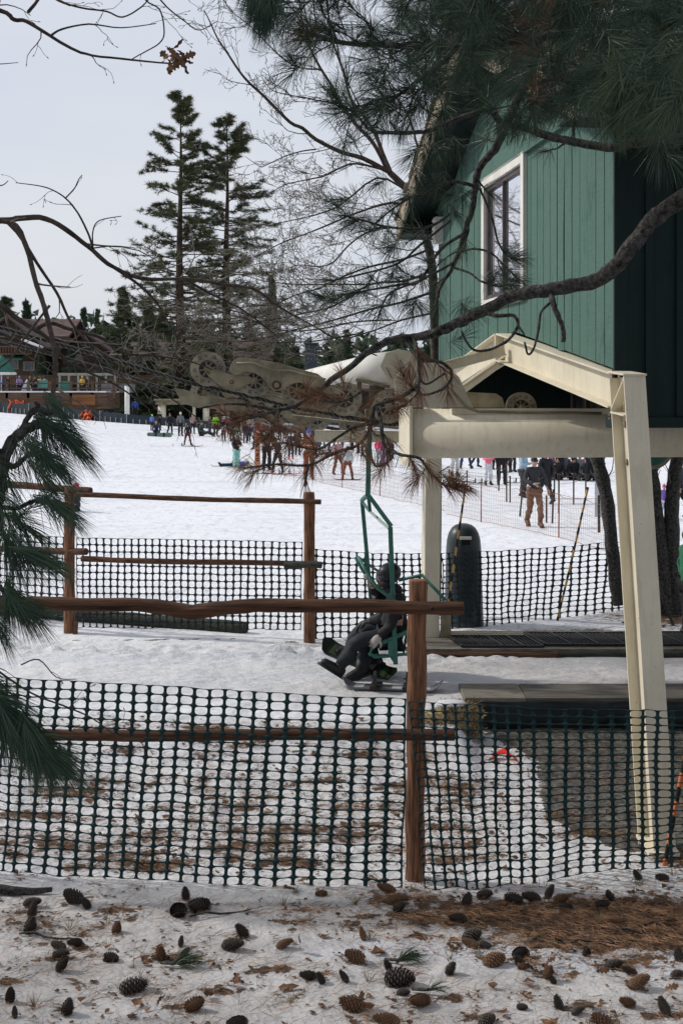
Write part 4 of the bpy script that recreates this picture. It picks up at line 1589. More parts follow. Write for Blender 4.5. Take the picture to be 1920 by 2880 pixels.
def body_mesh(J, detail=1):
    E = []
    names = ['pel', 'spi', 'che', 'nec']
    rad = {'pel': .12, 'spi': .11, 'che': .125, 'nec': .055, 'sh': .055, 'el': .042, 'wr': .030, 'hip': .085, 'kn': .058, 'an': .042, 'to': .035}
    pts = [J[n] for n in names]
    rr_ = [rad[n] for n in names]
    E = [(0, 1), (1, 2), (2, 3)]
    for k in 'rl':
        for chain, base in ((('sh', 'el', 'wr'), 2), (('hip', 'kn', 'an', 'to'), 0)):
            prev = base
            for c in chain:
                pts.append(J[c + k])
                rr_.append(rad[c])
                E.append((prev, len(pts) - 1))
                prev = len(pts) - 1
    mb = skin_mesh(pts, E, rr_, 1)
    h = J['hea']
    f = J.get('face', V(0, -1, 0)).normalized()
    upv = J.get('headup', V(0, 0, 1)).normalized()
    sd = f.cross(upv).normalized()
    rot = Matrix((sd, -f, upv)).transposed()
    mb.ell(h, (.074, .092, .112), 16, 12, rot)
    mb.tube([J['nec'], h - upv * .05], [.055, .05], 10)
    mb.ell(h + f * .095 - upv * .012, (.013, .02, .022), 8, 6, rot)      # nose
    mb.ell(h + f * .085 - upv * .055, (.024, .010, .008), 8, 5, rot)     # mouth
    mb.ell(h + f * .070 - upv * .092, (.03, .022, .02), 8, 5, rot)       # chin
    for s in (-1, 1):
        mb.ell(h + sd * .076 * s - upv * .005, (.010, .018, .028), 8, 6, rot)
        mb.ell(h + sd * .030 * s + f * .082 + upv * .012, (.012, .008, .007), 8, 5, rot)
    return mb


def clothes(J, bulk=1.0):
    pts = [J['spi'], J['che'], J['nec'].lerp(J['che'], .35), J['pel'] + V(0, 0, -.02) if 'hem' not in J else J['hem']]
    rr_ = [.150 * bulk, .160 * bulk, .10 * bulk, .158 * bulk]
    E = [(0, 1), (1, 2), (0, 3)]
    for k in 'rl':
        base = len(pts)
        el = J['el' + k]
        wr = J['wr' + k]
        pts += [J['sh' + k], el, wr]
        rr_ += [.085 * bulk, .066 * bulk, .048 * bulk]
        E += [(1, base), (base, base + 1), (base + 1, base + 2)]
    jk = skin_mesh(pts, E, rr_, 2, .035)
    pts = [J['pel']]
    rr_ = [.140 * bulk]
    E = []
    for k in 'rl':
        base = len(pts)
        pts += [J['hip' + k], J['kn' + k], J['kn' + k].lerp(J['an' + k], .9)]
        rr_ += [.110 * bulk, .083 * bulk, .075 * bulk]
        E += [(0, base), (base, base + 1), (base + 1, base + 2)]
    tr_ = skin_mesh(pts, E, rr_, 2, .035)
    bt = []
    for k in 'rl':
        a, t = J['an' + k], J['to' + k]
        d = (t - a)
        b = MB()
        s_ = a.lerp(t, -.25)
        b.tube([a + (J['kn' + k] - a).normalized() * .14, a + (J['kn' + k] - a).normalized() * .04, a], [.062, .060, .055], 10)
        sl = V(0, 0, 1) - d.normalized() * d.normalized().z
        b.bar(a - d.normalized() * .09 - sl.normalized() * .05, t + d.normalized() * .07 - sl.normalized() * .035, .10, .03, sl)
        b.tube([a - d.normalized() * .07 , a, a.lerp(t, .6), t + d.normalized() * .03, t + d.normalized() * .06], [.045, .058, .052, .045, .025], 10)
        bt.append(b)
    gl = []
    for k in 'rl':
        b = MB()
        d = J['wr' + k] - J['el' + k]
        hand(b, J['wr' + k], d, J.get('back' + k, V(0, -.3, 1) if abs(d.normalized().z) < .8 else V(1 if k == 'l' else -1, 0, 0)), 1.15)
        gl.append(b)
    return jk, tr_, bt, gl


def headgear(J, kind):
    h = J['hea']
    f = J.get('face', V(0, -1, 0)).normalized()
    upv = J.get('headup', V(0, 0, 1)).normalized()
    sd = f.cross(upv).normalized()
    rot = Matrix((sd, -f, upv)).transposed()
    out = []
    b = MB()
    c = h - f * .012 + upv * .03
    if kind == 'helmet':
        b.ell(c + upv * .005, (.110, .130, .115), 18, 12, rot)
        out.append(('helmet', b, None))
        g = MB()
        g.ell(h + f * .075 + upv * .012, (.078, .045, .038), 14, 8, rot)
        out.append(('goggles', g, 'bglass'))
    elif kind == 'cap':
        b.ell(c + upv * .018, (.086, .104, .085), 16, 10, rot)
        b.bar(h + f * .07 + upv * .050, h + f * .165 + upv * .038, .12, .012, upv)
        out.append(('cap', b, None))
        g = MB()
        g.bar(h + f * .088 + upv * .018 - sd * .07, h + f * .088 + upv * .018 + sd * .07, .012, .034, upv)
        out.append(('sunglasses', g, 'bglass'))
    elif kind == 'hood':
        b.ell(c - f * .01 + upv * -.005, (.112, .118, .135), 16, 12, rot)
        out.append(('hood', b, None))
    elif kind == 'hair':
        b.ell(c - f * .018 + upv * .0, (.088, .098, .110), 16, 12, rot)
        b.ell(c - f * .05 - upv * .10, (.075, .05, .12), 12, 8, rot)
        out.append(('hair', b, None))
    else:
        b.ell(c + upv * .015, (.090, .108, .100), 16, 10, rot)
        b.ell(c + upv * .12, (.028, .028, .028), 8, 6)
        out.append(('beanie', b, None))
    return out


_pose = {}


def posed(key, J):
    if key not in _pose:
        _pose[key] = (body_mesh(J), clothes(J))
    return _pose[key]


_memesh = {}


def part(name, mb, mm, parent, key=None):
    k = (name, key, mm.name) if key else None
    if k and k in _memesh:
        ob = bpy.data.objects.new(name, _memesh[k])
        COL.objects.link(ob)
        ob.parent = parent
        return ob
    ob = mb.build(name, mm, parent, True, 0, world=False)
    if k:
        _memesh[k] = ob.data
    return ob


def person(label, loc, rotz, hgt, pose, jc, tc_, head=('beanie', (.05, .05, .05)), bc=(.02, .02, .022), gc=None, J=None, group='people out on the snow', sc=None):
    key = str(pose)
    if J is None:
        J = stance(*pose)
    bm, (jk, tr_, bt, gl) = posed(key, J)
    root = thing('person', label, 'person', loc, group)
    part('body', bm, M['skin'], root, key)
    part('jacket', jk, flat(jc), root, key)
    part('trousers', tr_, flat(tc_), root, key)
    for b in bt:
        part('boot', b, flat(bc, .5), root, key + str(id(b)))
    for b in gl:
        part('hand', b, flat(gc) if gc else M['skin'], root, key + str(id(b)))
    for nme, b, mm in headgear(J, head[0]):
        part(nme, b, M[mm] if mm else flat(head[1], .6 if head[0] != 'helmet' else .35), root, key + head[0])
    s = hgt / 1.75
    root.scale = (s, s, s)
    root.rotation_euler = (0, 0, R(rotz))
    return root


def at(u, v):
    return ground(u, v)


def pp(label, u, vtop, vfeet, rot, pose, jc, tc_, **k):
    """person whose feet stand at photo pixel (u, vfeet) and whose head top is at vtop"""
    g = ground(u, vfeet)
    h = (vfeet - vtop) / F * g.y
    return person(label, tuple(g), rot, h, pose, jc, tc_, **k)


BK, DG, NV, BR = (.012, .013, .016), (.045, .047, .052), (.018, .03, .07), (.10, .062, .042)
GRP = 'people out on the snow'
pp('person in blue jacket and lime helmet at the left end of the crowd', 428, 1166, 1211, 160, ('down', 'stand'), (.10, .20, .55), BK, head=('helmet', (.35, .7, .1)))
pp('person in black holding still just right of the blue jacket', 448, 1156, 1210, 20, ('front', 'stand'), BK, BK)
s0 = person('person in dark blue crouching behind a grey green snowboard', tuple(ground(440, 1222)), 10, 1.5, ('down', 'sit'), NV, BK, head=('hair', BR))
pp('person all in black standing left of the grey vest', 478, 1163, 1222, 30, ('down', 'walk'), BK, BK)
pp('person in grey puffer vest with white sleeves, back turned', 508, 1160, 1226, 175, ('down', 'stand'), (.14, .14, .16), BK, head=('beanie', (.55, .55, .55)))
pp('person riding a snowboard in black jacket and red patched trousers', 528, 1192, 1252, 5, ('down', 'wide'), BK, (.10, .018, .022), head=('helmet', BK))
pp('person in dusty pink jacket and black trousers behind the snowboarder', 541, 1167, 1221, 30, ('front', 'walk'), (.42, .26, .27), BK, head=('hair', BR))
person('person in dark green sitting on the snow with legs stretched out', tuple(ground(566, 1227)), 80, 1.7, ('down', 'sit'), (.025, .06, .045), BK, head=('beanie', (.03, .05, .04)))
pp('person in bright lime jacket and black trousers', 607, 1165, 1227, 25, ('down', 'stand'), (.30, .78, .05), BK, head=('helmet', (.03, .02, .02)))
pp('child in pale grey jacket standing on skis', 629, 1187, 1240, -10, ('front', 'stand'), (.40, .42, .48), BK, head=('hair', BK))
pp('person in slate blue jacket behind the mint helmets', 652, 1185, 1243, 150, ('front', 'stand'), (.03, .06, .10), BK, head=('hair', BK))
pp('person in black jacket carrying skis left of the hooded walker', 690, 1188, 1247, 170, ('front', 'stand'), BK, DG, head=('helmet', BK))
pp('adult in black jacket and brown trousers with green helmet behind the child', 663, 1204, 1302, 60, ('front', 'stand'), BK, BR, head=('helmet', (.09, .30, .22)))
pp('child in mint green bibs and mint helmet', 665, 1222, 1319, 40, ('front', 'stand'), BK, (.26, .52, .47), head=('helmet', (.25, .62, .50)), bc=(.5, .48, .44))
person('person in bright blue lying on the snow behind the mint child', tuple(ground(660, 1312)) , -75, 1.35, ('down', 'lie'), (.06, .12, .50), NV, head=('beanie', (.05, .1, .2)))
pp('person in grey hoodie walking left of the tall black clad snowboarder', 717, 1198, 1265, -60, ('down', 'walk'), (.10, .09, .10), BK, head=('hood', (.10, .09, .10)))
pp('tall person all in black standing beside an upright orange board', 750, 1204, 1322, 15, ('front', 'stand'), BK, BK, head=('beanie', (.08, .04, .03)))
pp('person in black bending over a red snowboard', 781, 1232, 1330, 200, ('front', 'wide', .30), BK, (.02, .02, .024))
pp('person in dark blue jacket with red boots in front of the orange net', 818, 1216, 1292, 10, ('down', 'stand'), NV, (.06, .05, .07), bc=(.6, .08, .03))
pp('person in olive brown coat right of the red boots', 837, 1207, 1281, 170, ('down', 'stand'), (.09, .07, .045), BK)
pp('person in rust coloured overalls and blue hat behind the net', 868, 1210, 1348, 5, ('front', 'stand'), (.24, .075, .035), (.24, .075, .035), head=('beanie', (.06, .12, .50)), bc=(.24, .10, .06))
pp('person in blue jacket right of the rust coloured overalls', 890, 1226, 1290, -40, ('down', 'walk'), (.05, .09, .22), BK)
pp('person in dusty pink top and brown trousers behind the hanger', 950, 1234, 1334, 30, ('down', 'wide'), (.42, .24, .25), (.16, .075, .04))
pp('person in white jacket and rust trousers on a snowboard', 977, 1256, 1349, 0, ('down', 'wide'), (.45, .47, .50), (.20, .08, .04))
pp('person in hot pink jacket between the wheels and the mast', 1066, 1225, 1310, 150, ('down', 'stand'), (.75, .03, .13), (.22, .20, .22), head=('hair', BR))
pp('person in purple trousers right of the hot pink jacket', 1084, 1228, 1312, 10, ('down', 'stand'), (.08, .05, .10), (.16, .07, .20))
pp('person in all white ski suit right of the far steel leg', 1278, 1222, 1339, 15, ('down', 'stand'), (.58, .55, .54), (.55, .53, .52))
pp('person in navy trousers under the mast right of the white suit', 1309, 1222, 1318, 170, ('down', 'wide'), BK, (.03, .05, .11))
pp('person in pink jacket with white trousers and black boots', 1372, 1256, 1365, 10, ('front', 'stand'), (.85, .16, .28), (.66, .66, .70), head=('beanie', (.8, .3, .4)))
pp('person in black right of the pink jacket', 1410, 1232, 1364, 165, ('down', 'stand'), BK, BK)
pp('person in khaki jacket behind the black clad one', 1440, 1228, 1328, 20, ('front', 'stand'), (.11, .10, .075), DG)
pp('person in pale blue puffer jacket left of the man with the phone', 1470, 1262, 1400, 60, ('front', 'stand'), (.30, .42, .52), DG, head=('hair', BR))
man = pp('man in black cap, sunglasses, dark jacket and brown trousers holding a phone', 1501, 1286, 1482, 8, ('phone', 'walk'), (.030, .032, .036), (.17, .10, .062), head=('cap', (.012, .012, .014)), bc=(.10, .05, .03))
pp('person in black jacket close behind the man with the phone', 1534, 1268, 1418, 200, ('down', 'walk'), BK, BK, head=('hood', BK))
pp('child with magenta hood behind the black jacket', 1549, 1284, 1352, 30, ('front', 'stand'), (.05, .05, .06), BK, head=('hood', (.75, .03, .18)))
pp('person in teal jacket by the right end of the gear pile', 1660, 1240, 1352, 170, ('down', 'stand'), (.04, .16, .22), BK)
pp('child in purple jacket and magenta hat between the right trees', 1866, 1363, 1462, -20, ('down', 'stand'), (.14, .08, .32), (.50, .52, .62), head=('beanie', (.55, .06, .30)))
pp('person in dark clothes behind the rightmost tree', 1908, 1290, 1462, 60, ('down', 'walk'), (.02, .025, .04), (.02, .022, .03))
pp('person in green jacket at the right edge, cut by the frame', 1937, 1490, 1800, 100, ('down', 'stand'), (.05, .24, .13), BK, head=('helmet', BK))
XC = [(700, 1196, 1243, NV, BK, 'helmet', 'small person in navy left of the grey hoodie'), (735, 1190, 1236, (.30, .10, .09), BK, 'beanie', 'person in brick red jacket behind the grey hoodie'), (762, 1188, 1234, (.40, .40, .42), BK, 'hair', 'person in light grey jacket at the back behind the tall one'),
      (800, 1194, 1240, BK, BR, 'helmet', 'person in black jacket at the back left of the red boots'), (832, 1190, 1230, (.08, .16, .30), BK, 'beanie', 'person in mid blue jacket at the very back'), (858, 1196, 1242, (.05, .05, .05), BK, 'hood', 'person in black hood left of the blue hat'),
      (905, 1206, 1262, (.35, .33, .30), DG, 'hair', 'person in beige jacket right of the blue hat'), (925, 1212, 1268, BK, NV, 'helmet', 'person in black helmet left of the dusty pink top'), (935, 1200, 1246, (.42, .10, .12), BK, 'beanie', 'person in red jacket behind the black helmet'),
      (1008, 1216, 1276, (.06, .10, .08), BK, 'beanie', 'person in dark green jacket right of the white jacket'), (1025, 1222, 1284, (.45, .42, .40), BR, 'hair', 'person in cream jacket left of the chair hanger'), (1100, 1218, 1290, NV, BK, 'helmet', 'person in navy behind the flag'),
      (1335, 1228, 1316, (.10, .10, .12), NV, 'hood', 'person in grey hood left of the pink jacket'), (1392, 1230, 1322, (.28, .30, .34), BK, 'beanie', 'person in silver jacket behind the pink one'), (1426, 1234, 1330, (.05, .04, .04), BK, 'helmet', 'person in brown black between the black and khaki ones'),
      (1690, 1236, 1340, BK, (.05, .10, .14), 'hood', 'person in black hood hidden behind the leaning trunk')]
XC += [(560, 1176, 1222, BK, BK, 'beanie', 'person in black beanie between the pink jacket and the sitting one'), (590, 1172, 1218, (.10, .08, .07), NV, 'hair', 'person in dull brown coat left of the lime jacket'), (645, 1176, 1222, (.06, .07, .10), BK, 'helmet', 'person in charcoal blue at the back right of the lime jacket'),
       (672, 1178, 1226, BK, BR, 'beanie', 'person in black at the back behind the green helmet'), (712, 1180, 1228, (.22, .22, .25), BK, 'hood', 'person in grey hood at the back behind the orange board'), (787, 1184, 1236, (.05, .04, .05), BK, 'helmet', 'person in dark helmet at the back above the bending one'),
       (812, 1188, 1232, (.16, .14, .12), DG, 'beanie', 'person in taupe jacket behind the dark blue one'), (878, 1190, 1240, (.04, .05, .08), BK, 'hair', 'person in dark navy coat behind the rust overalls'), (962, 1208, 1262, BK, BK, 'hood', 'person all in black behind the white jacket'), (990, 1212, 1266, (.12, .05, .05), BK, 'beanie', 'person in maroon jacket behind the white jacket')]
for i, (u, vt, vf, jc, tc_, hd, lb) in enumerate(XC):
    pp(lb, u, vt, vf, (i * 67) % 360, (('down', 'front', 'phone')[i % 3], ('walk', 'stand', 'wide', 'stand')[i % 4]), jc, tc_, head=(hd, jc if hd == 'hood' else (.10, .12, .13)))
gp = [(1568, 1350, BK, 'hood'), (1590, 1338, (.05, .05, .06), 'helmet'), (1612, 1350, BK, 'helmet'), (1630, 1338, (.28, .10, .08), 'hood'), (1648, 1352, (.04, .05, .05), 'beanie'), (1580, 1325, (.10, .11, .13), 'beanie')]
gl_ = ['nearest the magenta hood', 'second from the left', 'in the middle of the row', 'in a rusty red hood', 'by the teal jacket', 'in grey at the back']
for (u, v, c, hk), w_ in zip(gp, gl_):
    person('person in dark ski clothes sitting among the gear, ' + w_, tuple(ground(u, v)), rnd.uniform(-60, 60), 1.7, ('down', 'sit'), c, BK, head=(hk, c), group='people sitting among the gear')
# red helmeted person half hidden by the far left post
g_ = ground(214, 1440)
person('person in dark clothes with red hood sitting low behind the left post', tuple(g_), -100, 1.45, ('down', 'sit'), (.03, .03, .035), BK, head=('hood', (.40, .03, .04)))

# smartphone of the man, boards, skis ------------------------------------------------
ph = man.matrix_basis @ V(-.03, -.335, 1.115)
sc_ = man.scale[0]
th = R(8)
q = V(-.03, -.35, 1.12) * sc_
q = V(q.x * math.cos(th) - q.y * math.sin(th), q.x * math.sin(th) + q.y * math.cos(th), q.z) + man.location
mb = MB()
mb.box(q.x - .07, q.x + .07, q.y - .035, q.y + .035, q.z - .005, q.z + .006)
tag(mb.build('smartphone', flat((.45, .47, .5), .3), None, False, .003), 'pale smartphone held by the man in the black cap', 'phone')


def board(label, p0, p1, c, w=.26, up=(0, 0, 1), name='snowboard', curl=.09, bind=True, cat='snowboard', c2=None):
    p0, p1 = Vector(p0), Vector(p1)
    up = Vector(up).normalized()
    d = (p1 - p0)
    L = d.length
    d.normalize()
    s = d.cross(up).normalized()
    up = s.cross(d)
    root = thing(name, label, cat, tuple(p0.lerp(p1, .5)))
    n = 22
    mb = MB()
    for i in range(n + 1):
        t = i / n
        e = min(t, 1 - t)
        ww = w / 2 * (1 - .16 * math.sin(PI * t)) * (math.sqrt(max(0.03, 1 - (1 - min(1, e / .09)) ** 2)))
        z = curl * max(0, (1 - e / .14)) ** 2
        c_ = p0 + d * L * t + up * z
        for a in (-1, 1):
            for b in (0, .012):
                mb.v.append(tuple(c_ + s * a * ww + up * b))
    for i in range(n):
        o = i * 4
        mb.f += [(o, o + 4, o + 6, o + 2), (o + 1, o + 3, o + 7, o + 5), (o, o + 1, o + 5, o + 4), (o + 2, o + 6, o + 7, o + 3)]
    mb.f += [(0, 2, 3, 1), (4 * n, 4 * n + 1, 4 * n + 3, 4 * n + 2)]
    mb.build('deck', flat(c, .35), root)
    if c2:
        m2 = MB()
        for t in (.12, .5, .82):
            a = p0 + d * L * t + up * .014
            m2.bar(a, a + d * L * .10, w * .62, .002, up)
        m2.build_each('graphic', flat(c2, .4), root)
    if bind:
        for t in (.34, .66):
            b = MB()
            a = p0 + d * L * t + up * .02
            b.bar(a - s * .13, a + s * .12, .11, .03, up)
            b.bar(a + s * .10, a + s * .14 + up * .16, .10, .03, d)
            b.bar(a - s * .04 + up * .07 - d * .055, a - s * .04 + up * .07 + d * .055, .03, .012, up)
            b.build('binding', M['rubber'], root, False, .003)
    return root


g_ = ground(450, 1229)
board('grey green snowboard standing on edge before the crouching person', g_ + V(-.75, 0, .14), g_ + V(.75, 0, .12), (.10, .17, .15), .28, (0, -1, .15))
g_ = ground(528, 1256)
board('thin dark snowboard under the rider with red patched trousers', g_ + V(-.85, .1, .02), g_ + V(.85, -.1, .02), BK, .26)
g_ = ground(724, 1311)
bd = board('orange snowboard with large dark letters standing upright in the snow', g_ + V(0, 0, 0), g_ + V(.0, .06, 1.55), (.62, .24, .13), .27, (0, -1, .05), bind=False)
# lettering down the board
mb = MB()
LET = {'U': ['101', '101', '101', '101', '111'], 'S': ['111', '100', '111', '001', '111'], 'I': ['111', '010', '010', '010', '111'], 'N': ['101', '111', '111', '111', '101'], 'O': ['111', '101', '101', '101', '111']}
zz = 0.22
for ch in 'ONISSU':
    for r_, row in enumerate(LET[ch]):
        for c_, k in enumerate(row):
            if k == '1':
                x = g_.x + (r_ - 2) * .030
                z = g_.z + zz + c_ * .05
                mb.box(x - .014, x + .014, g_.y - .020, g_.y - .014, z, z + .046)
    zz += .20
ob = mb.build('lettering', flat((.10, .03, .02)), bd)
g_ = ground(765, 1336)
board('red snowboard lying on the snow before the bending person', g_ + V(-.1, .15, .02), g_ + V(1.15, -.15, .02), (.60, .06, .04), .28)
board('dark snowboard lying left of the red one', g_ + V(-1.2, .5, .02), g_ + V(.1, .3, .02), (.03, .03, .035), .27)
g_ = ground(977, 1350)
board('rust red snowboard under the white jacket', g_ + V(-.6, 0, .02), g_ + V(.6, 0, .02), (.28, .06, .04), .26)
g_ = ground(640, 1314)
board('green tipped ski lying beside the person in blue', g_ + V(-.75, .1, .03), g_ + V(.4, 0, .03), (.03, .05, .03), .10, name='ski', bind=False, cat='ski', c2=(.3, .5, .1))
g_ = ground(629, 1241)
for k in (-1, 1):
    board('ski under the child in the pale grey jacket, ' + ('left one' if k < 0 else 'right one'), g_ + V(.12 * k - .35, .55, .02), g_ + V(.12 * k + .1, -.75, .02), (.35, .35, .36), .09, name='ski', bind=False, cat='ski')
g_ = ground(684, 1247)
board('upright pale ski held by the person in black', g_ + V(-.1, 0, .1), g_ + V(-.15, .1, 1.75), (.35, .36, .35), .09, (0, -1, 0), name='ski', bind=False, cat='ski')
g_ = ground(1345, 1363)
board('dark ski lying left of the pink jacket', g_ + V(-.4, 0, .04), g_ + V(.35, .1, .04), BK, .12, name='ski', bind=True, cat='ski')
g_ = ground(1432, 1361)
board('dark ski lying between the black clothes and the grey stakes', g_ + V(-.25, 0, .04), g_ + V(.45, .1, .04), BK, .12, name='ski', bind=True, cat='ski')
# jumble of equipment at the back
g_ = ground(1605, 1352)
rs = np.random.RandomState(3)
rk = thing('equipment_rack', 'long rack of dark snowboards behind the sitting skiers', 'rack', tuple(g_ + V(0, .8, 0)))
for i in range(12):
    x = g_.x - 1.0 + i * .22
    b = MB()
    b.bar((x, g_.y + .8 + rs.uniform(-.1, .1), g_.z + .05), (x + rs.uniform(-.3, .3), g_.y + .9, g_.z + rs.uniform(.7, 1.15)), .22, .02, (0, 1, 0))
    b.build('snowboard', flat(tuple([(.02, .025, .03), (.10, .10, .11), (.03, .05, .08), (.2, .21, .22)][i % 4])), rk, False, .008)
b = MB()
b.bar(g_ + V(-1.3, .95, .6), g_ + V(1.5, .95, .6), .05, .05)
b.bar(g_ + V(-1.3, .95, .1), g_ + V(1.5, .95, .1), .05, .05)
b.build_each('rail', M['lodgewood'], rk)

# ================================================================== CHAIR AND RIDERS
ch = thing('chairlift_chair', 'dark green two seat chair hanging from the rope behind the near post', 'chairlift chair', tuple(P(1080, 1820, 13.6)))
TN, TFa = 13.35, 14.15             # near and far side of the chair


def tubeb(name, pts, r, n=10, sq=False, mt='teal'):
    mb = MB()
    if sq:
        for a, b in zip(pts[:-1], pts[1:]):
            mb.bar(a, b, r * 2, r * 2, (0, 1, 0))
    else:
        mb.tube(pts, r, n)
    return mb.build(name, M[mt], ch, not sq, .003 if sq else 0)


YM = 13.45
tubeb('hanger_pole', [P(1041, 1176, YM), P(1036, 1300, YM), P(1034, 1395, YM)], .026, sq=True)
mb = MB()
mb.box(-.06, .06, -.05, .09, -.08, .08)
c = P(1042, 1172, YM)
mb.v = [(x + c.x, y + c.y, z + c.z) for x, y, z in mb.v]
mb.build('rope_grip', M['creamdark'], ch, False, .01)
tubeb('yoke', [P(1034, 1390, YM), P(1100, 1480, TN)], .022, sq=True)
tubeb('yoke', [P(1034, 1392, YM), P(1017, 1407, TFa)], .020, sq=True)
tubeb('yoke_tie', [P(1018, 1410, TFa), P(1036, 1435, 13.75), P(1094, 1487, TN)], .014, sq=True)
tubeb('yoke_post', [P(1035, 1392, YM), P(1040, 1436, 13.6)], .018, sq=True)
tubeb('side_bar', [P(1097, 1482, TN), P(1112, 1868, TN)], .024, sq=True)
tubeb('side_bar', [P(1018, 1412, TFa), P(1043, 1690, TFa), P(1050, 1840, TFa)], .022, sq=True)
for (y, a, b) in ((TN - .04, 'nearer', ''), (TFa, '', '')):
    dxp = 0 if y < 13.5 else -28
    tubeb('safety_bar', [P(1007 + dxp * .3, 1567, y + .3 * (y < 13.5)), P(1027 + dxp * .3, 1603, y), P(1062 + dxp * .3, 1655, y), P(1083 + dxp * .3, 1670, y), P(1112 + dxp * .5, 1692, y)], .017)
tubeb('safety_bar', [P(1007, 1567, 13.6), P(1062, 1606, TFa)], .015)
tubeb('hood_bar', [P(1120, 1632, 13.9), P(1186, 1617, 13.9), P(1250, 1686, 13.5)], .018)
tubeb('armrest', [P(1064, 1812, TN), P(1146, 1776, TN)], .020, sq=True)
tubeb('armrest', [P(1035, 1800, TFa), P(1110, 1770, TFa)], .018, sq=True)
for y, dx in ((TN, 0), (TFa, -26)):
    tubeb('seat_frame', [P(1070 + dx, 1812, y), P(1046 + dx, 1822, y), P(1040 + dx, 1838, y), P(1052 + dx, 1848, y), P(1100 + dx, 1845, y), P(1160 + dx, 1838, y), P(1172 + dx, 1760, y)], .016)
tubeb('seat_frame', [P(1046, 1840, TN), P(1022, 1838, TFa)], .016)
tubeb('seat_strut', [P(1098, 1800, TN), P(1100, 1846, TN)], .030, sq=True)
tubeb('seat_strut', [P(1098, 1846, TN), P(1112, 1866, TN)], .012, sq=True)
mb = MB()
for i in range(5):
    a = P(1052 + i * 20, 1842, TN)
    b = P(1028 + i * 20, 1842, TFa)
    mb.bar(a, b, .062, .02)
mb.build('seat_slats', M['teal'], ch, False, .004)
mb = MB()
for i in range(4):
    mb.bar(P(1166, 1825 - i * 22, TN), P(1142, 1825 - i * 22, TFa), .02, .05)
mb.build('backrest_slats', M['teal'], ch, False, .004)

yn, yf = 13.55, 13.80


def rider(label, J, jc, tc_, hc, gloves, bulk, bc=(.012, .012, .014)):
    root = thing('person', label, 'person', tuple(J['pel']), 'riders on the chair')
    bm = body_mesh(J)
    jk, tr_, bt, gl = clothes(J, bulk)
    def W(n, b, m, par=root):
        return b.build(n, m, par, True)
    W('body', bm, M['skin'])
    W('jacket', jk, flat(jc))
    W('trousers', tr_, flat(tc_))
    for b in bt:
        W('boot', b, flat(bc, .5))
    for b in gl:
        W('glove', b, flat(gloves, .6))
    fq = MB()
    fq.ell(J['hea'] + J['face'].normalized() * .03 - V(0, 0, .065), (.072, .082, .055), 14, 9)
    fq.ell(J['nec'] + V(0, 0, .0), (.105, .10, .075), 14, 9)
    W('neck_gaiter', fq, flat((.02, .02, .022)))
    for nme, b, mm in headgear(J, 'helmet'):
        W(nme, b, M[mm] if mm else flat(hc, .35))
    return root


Jn = dict(pel=P(1112, 1782, yn), spi=P(1113, 1738, yn), che=P(1110, 1692, yn), nec=P(1104, 1660, yn), hea=P(1092, 1622, yn), face=V(-1, -.35, -.12), headup=V(-.05, 0, 1),
          shr=P(1094, 1675, yn + .17), elr=P(1058, 1686, yn + .12), wrr=P(1046, 1648, yn + .02), shl=P(1112, 1682, yn - .17), ell=P(1106, 1752, yn - .22), wrl=P(1068, 1790, yn - .22),
          hipr=P(1100, 1788, yn + .09), knr=P(1030, 1796, yn + .12), anr=P(1012, 1890, yn + .10), tor=P(980, 1906, yn + .06),
          hipl=P(1104, 1790, yn - .09), knl=P(1004, 1800, yn - .14), anl=P(950, 1884, yn - .16), tol=P(918, 1866, yn - .20), hem=P(1108, 1786, yn), backr=V(1, -.4, .3), backl=V(-.2, -1, .3))
rider('rider in dark jacket and black goggled helmet gripping the raised safety bar', Jn, (.014, .014, .016), (.016, .020, .026), (.016, .016, .018), (.38, .35, .32), 1.0)
yf = 13.98
Jf = dict(pel=P(1094, 1778, yf), spi=P(1096, 1735, yf), che=P(1096, 1692, yf), nec=P(1092, 1662, yf), hea=P(1086, 1628, yf), face=V(-1, 0, -.1), headup=V(0, 0, 1),
          shr=P(1088, 1678, yf + .16), elr=P(1075, 1735, yf + .2), wrr=P(1040, 1745, yf + .1), shl=P(1096, 1678, yf - .14), ell=P(1070, 1738, yf - .12), wrl=P(1035, 1750, yf - .08),
          hipr=P(1086, 1780, yf + .09), knr=P(1012, 1768, yf + .12), anr=P(980, 1830, yf + .12), tor=P(955, 1834, yf + .05),
          hipl=P(1088, 1782, yf - .08), knl=P(1020, 1765, yf - .10), anl=P(1056, 1862, yf - .05), tol=P(1030, 1874, yf - .10), hem=P(1092, 1778, yf), backr=V(0, 0, 1), backl=V(0, 0, 1))
rider('second rider in charcoal jacket mostly hidden behind the first', Jf, (.05, .05, .055), (.020, .024, .030), (.02, .02, .022), (.05, .05, .05), 1.05)
board('scuffed yellow green snowboard hanging tilted under the second rider', P(908, 1814, 14.1), P(1112, 1908, 13.75), (.020, .027, .018), .24, (-.2, -.35, .8), c2=(.05, .09, .03))
a_, b2 = ground(962, 1936), ground(1245, 1946)
board('snow covered dark snowboard flat on the lane under the chair', a_ + V(0, 0, .02), b2 + V(0, 0, .02), (.13, .13, .14), .25, c2=(.45, .45, .47))

